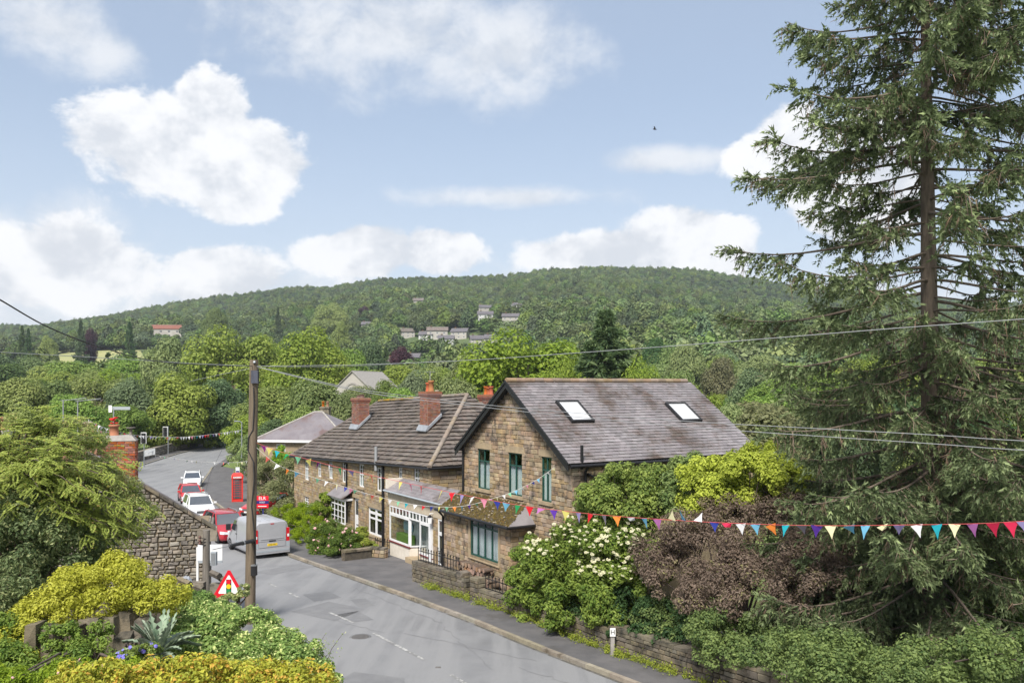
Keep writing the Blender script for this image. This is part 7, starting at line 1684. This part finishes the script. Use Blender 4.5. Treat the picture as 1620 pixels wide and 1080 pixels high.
# ------------------------------------------------------------------ valley trees one can tell apart
T = [ ('mid', 562, 611, 75, 150, 'green tree hiding the foot of the pale gable'), # kind, px, top, width px, distance, label
 ('lime', 372, 513, 150, 186, 'broad lime green tree, left of the twin crowns above the pole'), ('lime', 480, 514, 145, 178, 'broad lime green tree, right of the twin crowns above the pole'), ('lime', 425, 530, 100, 196, 'lime green tree filling the gap between the twin crowns'),
 ('yellow', 283, 583, 125, 128, 'rounded yellow green tree above the far bend'), ('dark', 345, 596, 90, 132, 'dark green tree between the yellow tree and the pole'), ('mid2', 262, 533, 88, 215, 'tall soft green tree standing at the edge of the hay field'),
 ('mid', 425, 612, 110, 112, 'full green tree right of the pole behind the slate roofed house'), ('mid', 505, 603, 110, 106, 'wide green tree above the neighbour chimney'), ('mid2', 545, 625, 80, 98, 'narrow green tree beside the left terrace chimney'), ('lime', 470, 640, 85, 96, 'small light green tree behind the slate roofed house'),
 ('mid', 395, 655, 80, 104, 'leafy green tree low behind the pole'), ('dark', 440, 660, 90, 102, 'dark green tree just over the white fascia'),
 ('dark', 590, 540, 75, 240, 'dark pine like tree behind the pale gable'), ('conifer_dark', 610, 545, 50, 245, 'dark conifer right of the pale gable'), ('purple', 632, 550, 48, 300, 'purple copper beech in the middle of the valley'),
 ('mid', 545, 553, 85, 200, 'green tree right of the twin lime crowns'), ('mid2', 610, 600, 70, 135, 'green tree just right of the pale gable'), ('blue', 655, 590, 80, 140, 'grey green tree above the terrace ridge'), ('lime', 690, 575, 100, 150, 'yellow green domed tree above the tall chimney'), ('mid', 640, 615, 90, 96, 'low green tree behind the terrace ridge'), ('mid', 730, 600, 90, 100, 'green tree behind the hip of the terrace roof'),
 ('lime', 835, 518, 210, 108, 'large spreading walnut like tree behind the slate ridge'), ('mid', 755, 560, 100, 118, 'round green tree left of the spreading tree'), ('lime', 905, 560, 90, 100, 'leafy light green tree left of the conifer'), ('conifer', 956, 481, 250, 92, 'pointed green conifer rising behind the slate ridge'),
 ('lime', 1020, 560, 85, 90, 'light green tree right of the conifer'), ('mid', 1065, 588, 85, 84, 'green tree behind the far skylight'), ('lime', 1110, 608, 90, 78, 'light green tree beside the roof end'), ('mid', 1160, 640, 90, 70, 'green tree at the lower end of the slate roof'), ('lime', 1200, 655, 90, 62, 'bright green tree partly behind the spruce'),
 ('olive', 1140, 553, 75, 205, 'brownish green domed tree on the right slope'), ('mid', 1085, 545, 70, 220, 'green tree left of the brownish tree'), ('dark', 1040, 530, 60, 250, 'dark green tree right of the conifer top'), ('blue', 1190, 585, 80, 150, 'grey green tree in the hollow by the spruce'), ('mid', 1230, 600, 110, 130, 'green tree seen through the left spruce branches'),
 ('mid', 25, 598, 100, 120, 'green tree at the far left edge below the fields'), ('dark', 62, 562, 60, 300, 'dark rounded tree at the edge of the field on the left'), ('mid2', 85, 600, 95, 125, 'soft green tree left of the aerials'), ('lime', 150, 590, 125, 140, 'large light green tree above the aerials'), ('blue', 205, 600, 90, 125, 'grey green tree left of the rounded yellow tree'), ('mid', 120, 625, 100, 95, 'leafy tree behind the aerials'), ('mid', 195, 640, 85, 118, 'green tree behind the finger post'), ('olive', 45, 640, 110, 80, 'olive tree over the feathery tree'), ('dark', 330, 640, 80, 150, 'dark green tree low behind the bend wall'), ('mid', 235, 650, 60, 150, 'green tree beyond the traffic signals'), ('blue', 172, 610, 80, 150, 'willowy pale tree below the hay field'),
 ('mid', 1300, 590, 130, 110, 'green tree behind the spruce trunk'), ('mid2', 1400, 560, 130, 120, 'tall green tree hidden by the spruce boughs'), ('lime', 1500, 580, 130, 110, 'light green tree right of the spruce trunk'), ('mid', 1600, 570, 140, 115, 'green tree at the right edge behind the spruce'), ('dark', 1350, 640, 120, 60, 'dark shrubby tree under the spruce boughs'), ('mid', 1480, 690, 130, 48, 'green undergrowth tree behind the spruce'), ('mid', 1590, 680, 130, 50, 'green undergrowth tree at the right edge')]
for (k, px, top, w, Y, lab) in T: ptree(k, lab, px, top, w, Y)

# fields, far houses
def px_on_hill(px, py):
    lo, hi = 235.0, YC
    f = lambda Y: terrain((px-HX)/F*Y, Y)-(CZ+(HY-py)/F*Y)
    for Y in np.arange(235, YC, 5):
        if f(Y) >= 0: return (px-HX)/F*Y, float(Y)
    return (px-HX)/F*YC, YC
CLEAR = []
def field(quad, nm):
    pts = [px_on_hill(*q) for q in quad]; n, m = 12, 6; V = []
    for i in range(n+1):
        for j in range(m+1):
            a = np.array(pts[0])+(np.array(pts[1])-np.array(pts[0]))*i/n; b = np.array(pts[3])+(np.array(pts[2])-np.array(pts[3]))*i/n; p = a+(b-a)*j/m; V.append((p[0], p[1], terrain(p[0], p[1])+.5))
    o = link(nm, mesh_np(nm, V, [(i*(m+1)+j, i*(m+1)+j+1, (i+1)*(m+1)+j+1, (i+1)*(m+1)+j) for i in range(n) for j in range(m)], MT['meadow'], smooth=True)); tag(o, kind='structure')
    CLEAR.append([(HX+F*p[0]/p[1], p[1]) for p in pts])
field([(20, 578), (238, 583), (222, 556), (95, 561)], 'hay_field'); field([(35, 560), (110, 559), (112, 553), (42, 555)], 'buttercup_field'); field([(275, 577), (318, 578), (318, 567), (285, 567)], 'meadow')
HS = []
def hill_house(label, px, py, wpx, rz, wm, rm, h=5.0, d=7.0, hip=False, nw=3, chim=1, name='hill_house'):
    X, Y = px_on_hill(px, py); w = wpx/F*Y; z = terrain(X, Y)-.3; sc = w/12.0; h = h*max(.75, min(1.5, sc))
    wins = tuple((-w/2+w*(i+.5)/nw, z0*h, w*.05+.6, h*.2) for i in range(nw) for z0 in (.12, .58))
    simple_house(name, label, (X, Y, z), RD(rz), w, d, h, d*.32, wm, rm, hip, wins=wins, chim=tuple((-w*.3+w*.6*k, 0, 1.2, .6, 2) for k in range(chim)), overhang=.5); HS.append((px, py, X, Y, w))
hill_house('grey stone farmhouse at the edge of the field on the left', 96, 550, 28, -10, 'stone_terrace', 'slate_dark', 5.5, nw=3, chim=2)
hill_house('long red roofed house with gables among trees on the left slope', 264, 534, 50, 5, 'far_wall', 'tile_red', 4.6, 10, nw=4, chim=2)
hill_house('white house with hipped roof high on the wooded slope', 818, 494, 22, 8, 'far_white', 'slate_dark', 6, 9, True); hill_house('flat white villa at the right of the hillside houses', 895, 499, 26, -10, 'far_white', 'slate_dark', 7, 9, True); hill_house('white gabled house left of the hillside villas', 766, 495, 22, 20, 'far_wall', 'slate_dark', 5); hill_house('black and white fronted house below the upper villas', 768, 507, 24, 0, 'far_white', 'slate_dark', 5); hill_house('pale house half hidden below the hipped white house', 808, 512, 26, -5, 'far_wall', 'slate_dark', 5)
for (px, py, w, rz, wm, rm, lab) in [(645, 535, 22, 10, 'far_wall', 'tile_brown', 'small stone house at the left end of the hamlet'), (675, 538, 22, -8, 'far_white', 'slate_dark', 'white walled bungalow in the left of the hamlet'), (692, 537, 32, 4, 'far_wall', 'tile_brown', 'long stone terrace in the middle of the hamlet'), (706, 546, 24, 0, 'far_white', 'slate_dark', 'white house with dark roof in front of the hamlet'), (728, 537, 26, -15, 'far_wall', 'slate_dark', 'cream gabled house with grey roof in the hamlet'), (754, 547, 20, 10, 'far_wall', 'slate_dark', 'stone house with pale roof right of the hamlet'), (778, 545, 22, -5, 'far_wall', 'slate_dark', 'last stone house at the right end of the hamlet'), (625, 582, 26, 12, 'far_wall', 'tile_brown', 'roof and gable peeping out below the copper beech'), (655, 575, 20, -10, 'far_wall', 'slate_dark', 'pale cottage right of the copper beech'), (580, 521, 14, 0, 'far_wall', 'slate_dark', 'small grey roof lost in the middle of the wood'), (662, 482, 16, 0, 'far_wall', 'tile_brown', 'brown roofed house high in the wood')]:
    hill_house(lab, px, py, w, rz, wm, rm)
far_conf = [(128, 503, 34, 470, 'conifer_dark', 'tall dark conifer beside the grey farmhouse'), (35, 512, 30, 480, 'conifer_dark', 'dark conifer at the far left of the field edge'), (45, 516, 26, 470, 'conifer_dark', 'second dark conifer at the far left of the field edge'), (143, 520, 25, 480, 'purple', 'purple leaved tree behind the tall dark conifer'), (205, 506, 34, 500, 'conifer_dark', 'dark conifer above the hedge line left of the red roofs'), (440, 483, 26, 600, 'conifer_dark', 'thin dark conifer in the wood above the pole'), (575, 485, 22, 700, 'purple', 'purple beech in the wood above the valley'), (537, 505, 40, 520, 'yellow', 'yellow green tree glowing in the middle of the wood'), (520, 478, 62, 620, 'lime', 'bright domed tree in the upper wood'), (340, 488, 40, 560, 'mid', 'round green tree above the red roofed house'), (203, 528, 12, 440, 'conifer', 'pointed yew on the lawn left of the red roofs'), (75, 528, 34, 450, 'yellow', 'yellow tree left of the grey farmhouse')]
for (px, top, w, Y, k, lab) in far_conf: ptree(k, lab, px, top, w, Y)
def hedge_line():
    a, b = px_on_hill(105, 557), px_on_hill(228, 553); rg = np.random.default_rng(5); bl = []
    for i in range(16): p = np.array(a)+(np.array(b)-np.array(a))*i/15; bl.append((p[0], p[1], terrain(*p)+1.6, 5, 3, 2.6))
    shrub('field_hedge', 'long dark hedge bounding the top of the hay field', 'hedge', bl, 6000, .8, 'leaf_mid', 97, per=10, base=(*a, terrain(*a)))
hedge_line()

# ------------------------------------------------------------------ the wood on the hill: nearest trees single, the rest one mass
def wood_proto(seed, mat, n=300, shape='round'):
    rg = np.random.default_rng(seed); nb = 16; cl = []
    for _ in range(nb):
        d = unit(rg.normal(size=(1, 3)))[0]; d[2] = abs(d[2])*1.1-.25; f = rg.uniform(.55, 1); r = rg.uniform(.14, .24); cl.append((d[0]*.36*f, d[1]*.36*f, .5+d[2]*.36*f, r, r, r*.85))
        if shape == 'cone': k = (cl[-1][2]-.1)/.9; cl[-1] = (cl[-1][0]*(1.15-k), cl[-1][1]*(1.15-k), cl[-1][2]*1.05, r*(1.1-k*.6), r*(1.1-k*.6), r)
    V, Fc, rn, _ = leaf_cloud(cl, n*3, .088, .75, rg, shell=(.75, 1.05), up=.6, jit=.28); V = list(V); Fc = [list(f) for f in Fc]; rn = list(rn)
    return mesh_np('crown', np.array(V), np.array(Fc), MT[mat], rnd=rn)
WP = [wood_proto(1, 'wood_far', 420), wood_proto(2, 'wood_far', 420), wood_proto(3, 'wood_far', 420), wood_proto(4, 'wood_far', 420), wood_proto(5, 'wood_far_dark', 380), wood_proto(6, 'wood_far_dark', 380, 'cone')]
def in_poly(x, y, poly):
    c = False
    for i in range(len(poly)):
        (x0, y0), (x1, y1) = poly[i], poly[i-1]
        if (y0 > y) != (y1 > y) and x < (x1-x0)*(y-y0)/(y1-y0)+x0: c = not c
    return c
def woodland():
    rg = np.random.default_rng(33); pts = []; Y = 232.0
    while Y < YC+25:
        step = np.interp(Y, [230, 500, 1300], [7.5, 8.0, 9.0]); x = -.80*Y-rg.uniform(0, step)
        while x < .80*Y:
            X = x+rg.uniform(-.35, .35)*step; YY = Y+rg.uniform(-.4, .4)*step; x += step; px = HX+F*X/YY
            if any(in_poly(px, YY, p) for p in CLEAR): continue
            if px < 330 and YY < 560 and HY-F*(terrain(X, YY)+12-CZ)/YY < 586: continue
            if 600 < px < 800 and 330 < YY < 700 and rg.random() < .3: continue
            reg = .5+.5*math.sin(X*.017+2+1.5*math.sin(YY*.006))*math.sin(YY*.014+X*.006)      # stands of like trees
            big = np.interp(YY, [230, 650, 1000], [1.45, 1.15, .85])*(.75+.55*reg)
            h = rg.uniform(5.2, 11.8)*big; w = rg.uniform(8.5, 13.0)*big; dark = rg.random()
            i = int(rg.integers(0, 4)) if dark < .62+.36*reg else (4 if rg.random() < .8 or YY > 900 else 5)
            if i == 5: h *= 1.2; w *= .75
            ztop = terrain(X, YY)+h*1.15; bad = False
            for (hx, hy, HX_, HY_, hw) in HS:
                hpx = 6.5/HY_*F; wpx_ = hw/HY_*F
                if HY_-230 < YY < HY_ and abs(px-hx) < wpx_*.5+w*.3/YY*F and HY-F*(ztop-CZ)/YY < hy-.72*hpx: bad = True; break
                if abs(X-HX_) < hw*.5+w*.4 and abs(YY-HY_) < 4+w*.4: bad = True; break
            if bad: continue
            pts.append((X, YY, terrain(X, YY)-h*.12, w, h, rg.uniform(0, 6.28), i))
        Y += step*.9
    # looser trees on the valley floor to the right and left of the houses
    for k in range(90):
        Y = rg.uniform(58, 228); s = rg.uniform(.22, .95) if k < 62 else rg.uniform(-.95, -.42)
        X = s*Y
        if X < 24 and Y < 60 and s > 0: continue
        if s < 0 and abs(X-lk(min(Y, 199))) < 14: continue
        ht = rg.uniform(7, 11.5)
        if s < 0 and HY-F*(terrain(X, Y)+ht-CZ)/Y < 596: continue
        tree(['mid', 'lime', 'dark', 'blue', 'mid2', 'olive'][k % 6], 'green tree scattered over the valley floor behind the houses', X, Y, rg.uniform(8, 13), terrain(X, Y)+ht, group='trees scattered on the valley floor')
    near = sorted(pts, key=lambda p: p[1])[:230]; far = pts if False else sorted(pts, key=lambda p: p[1])[230:]
    kinds = ['mid', 'lime', 'mid2', 'blue', 'dark', 'conifer_dark']
    for p in near:
        tree(kinds[p[6]], 'green woodland tree on the lower slope across the valley', p[0], p[1], p[3]*1.05, p[2]+p[4]*1.15, group='trees on the lower valley slope')
    # the rest: points carrying size, turn and kind, one crown instanced on each
    me = bpy.data.meshes.new('woodland'); me.vertices.add(len(far)); A = np.array(far, dtype=np.float32); me.vertices.foreach_set('co', A[:, :3].ravel())
    for nm, typ, data in (('scl', 'FLOAT_VECTOR', np.stack([A[:, 3], A[:, 3], A[:, 4]*1.3], 1)), ('rot', 'FLOAT', A[:, 5]), ('kind_i', 'INT', A[:, 6].astype(np.int32))):
        at = me.attributes.new(nm, typ, 'POINT'); at.data.foreach_set('vector' if typ == 'FLOAT_VECTOR' else 'value', np.ascontiguousarray(data).ravel())
    o = link('woodland', me); tag(o, 'broadleaf wood covering the whole hillside', 'woodland', kind='stuff')
    pc = bpy.data.collections.new('wood_crowns')
    for i, m in enumerate(WP): pc.objects.link(bpy.data.objects.new(f'crown_{i}', m))
    ng = bpy.data.node_groups.new('woodland', 'GeometryNodeTree'); ng.interface.new_socket('Geometry', in_out='INPUT', socket_type='NodeSocketGeometry'); ng.interface.new_socket('Geometry', in_out='OUTPUT', socket_type='NodeSocketGeometry')
    N, L = ng.nodes, ng.links; gi, go = N.new('NodeGroupInput'), N.new('NodeGroupOutput'); iop = N.new('GeometryNodeInstanceOnPoints'); ci = N.new('GeometryNodeCollectionInfo'); ci.inputs['Collection'].default_value = pc; ci.inputs['Separate Children'].default_value = True
    def attr(nm, t): a = N.new('GeometryNodeInputNamedAttribute'); a.data_type = t; a.inputs[0].default_value = nm; return a.outputs[0]
    L.new(gi.outputs[0], iop.inputs['Points']); L.new(ci.outputs[0], iop.inputs['Instance']); iop.inputs['Pick Instance'].default_value = True; L.new(attr('kind_i', 'INT'), iop.inputs['Instance Index'])
    cx = N.new('ShaderNodeCombineXYZ'); L.new(attr('rot', 'FLOAT'), cx.inputs[2]); L.new(cx.outputs[0], iop.inputs['Rotation']); L.new(attr('scl', 'FLOAT_VECTOR'), iop.inputs['Scale']); L.new(iop.outputs[0], go.inputs[0])
    md = o.modifiers.new('wood', 'NODES'); md.node_group = ng
    print('woodland', len(far))
woodland()
# ------------------------------------------------------------------ the air over the valley
def haze():
    m = bpy.data.materials.new('haze'); m.use_nodes = True; t = NT(m.node_tree); t.n.remove(t.n['Principled BSDF'])
    v = t.new('ShaderNodeVolumePrincipled'); v.inputs['Color'].default_value = (.80, .88, 1.0, 1); v.inputs['Density'].default_value = .00013; v.inputs['Anisotropy'].default_value = .2
    t.link(v.outputs[0], t.n['Material Output'].inputs['Volume'])
    zs = [terrain(x*Y, Y) for Y in (100, 230, 600, 1300, 1340) for x in (-.8, -.4, 0, .4, .8)]
    o = MB().box((0, 760, 110), (4200, 1700, 270)).build('haze', m); tag(o, kind='stuff'); o['label'] = 'thin blue haze in the valley air'
haze()
for i, (px, py, Y, r, m, lab) in enumerate([(1290, 870, 31, 2.0, 'shrub_green', 'green thicket behind the brown purple bush'), (1380, 850, 33, 2.2, 'ivy_dark', 'dark thicket left of the spruce foot'), (1500, 860, 31, 2.2, 'shrub_green', 'green thicket right of the spruce foot'), (1600, 840, 30, 2.2, 'ivy_dark', 'dark thicket at the right edge behind the spruce'), (1430, 930, 27, 1.6, 'ivy', 'ivy covered mound under the lowest spruce boughs'), (1560, 950, 25, 1.6, 'ivy', 'ivy mound at the right edge behind the hedge'), (1320, 960, 26, 1.3, 'ivy_dark', 'dark ivy mound left of the spruce trunk')]):
    shrub('thicket', lab, 'thicket', [rblob(px, py, Y, r, r*.8, r*.9), rblob(px+45, py+20, Y+.6, r*.8, r*.7, r*.8), rblob(px-35, py+30, Y+.3, r*.8, r*.7, r*.8)], 7000, .15, m, 300+i, per=22, base=tuple(Vector((*P(px, py, Y).xy, road_z(Y)))))
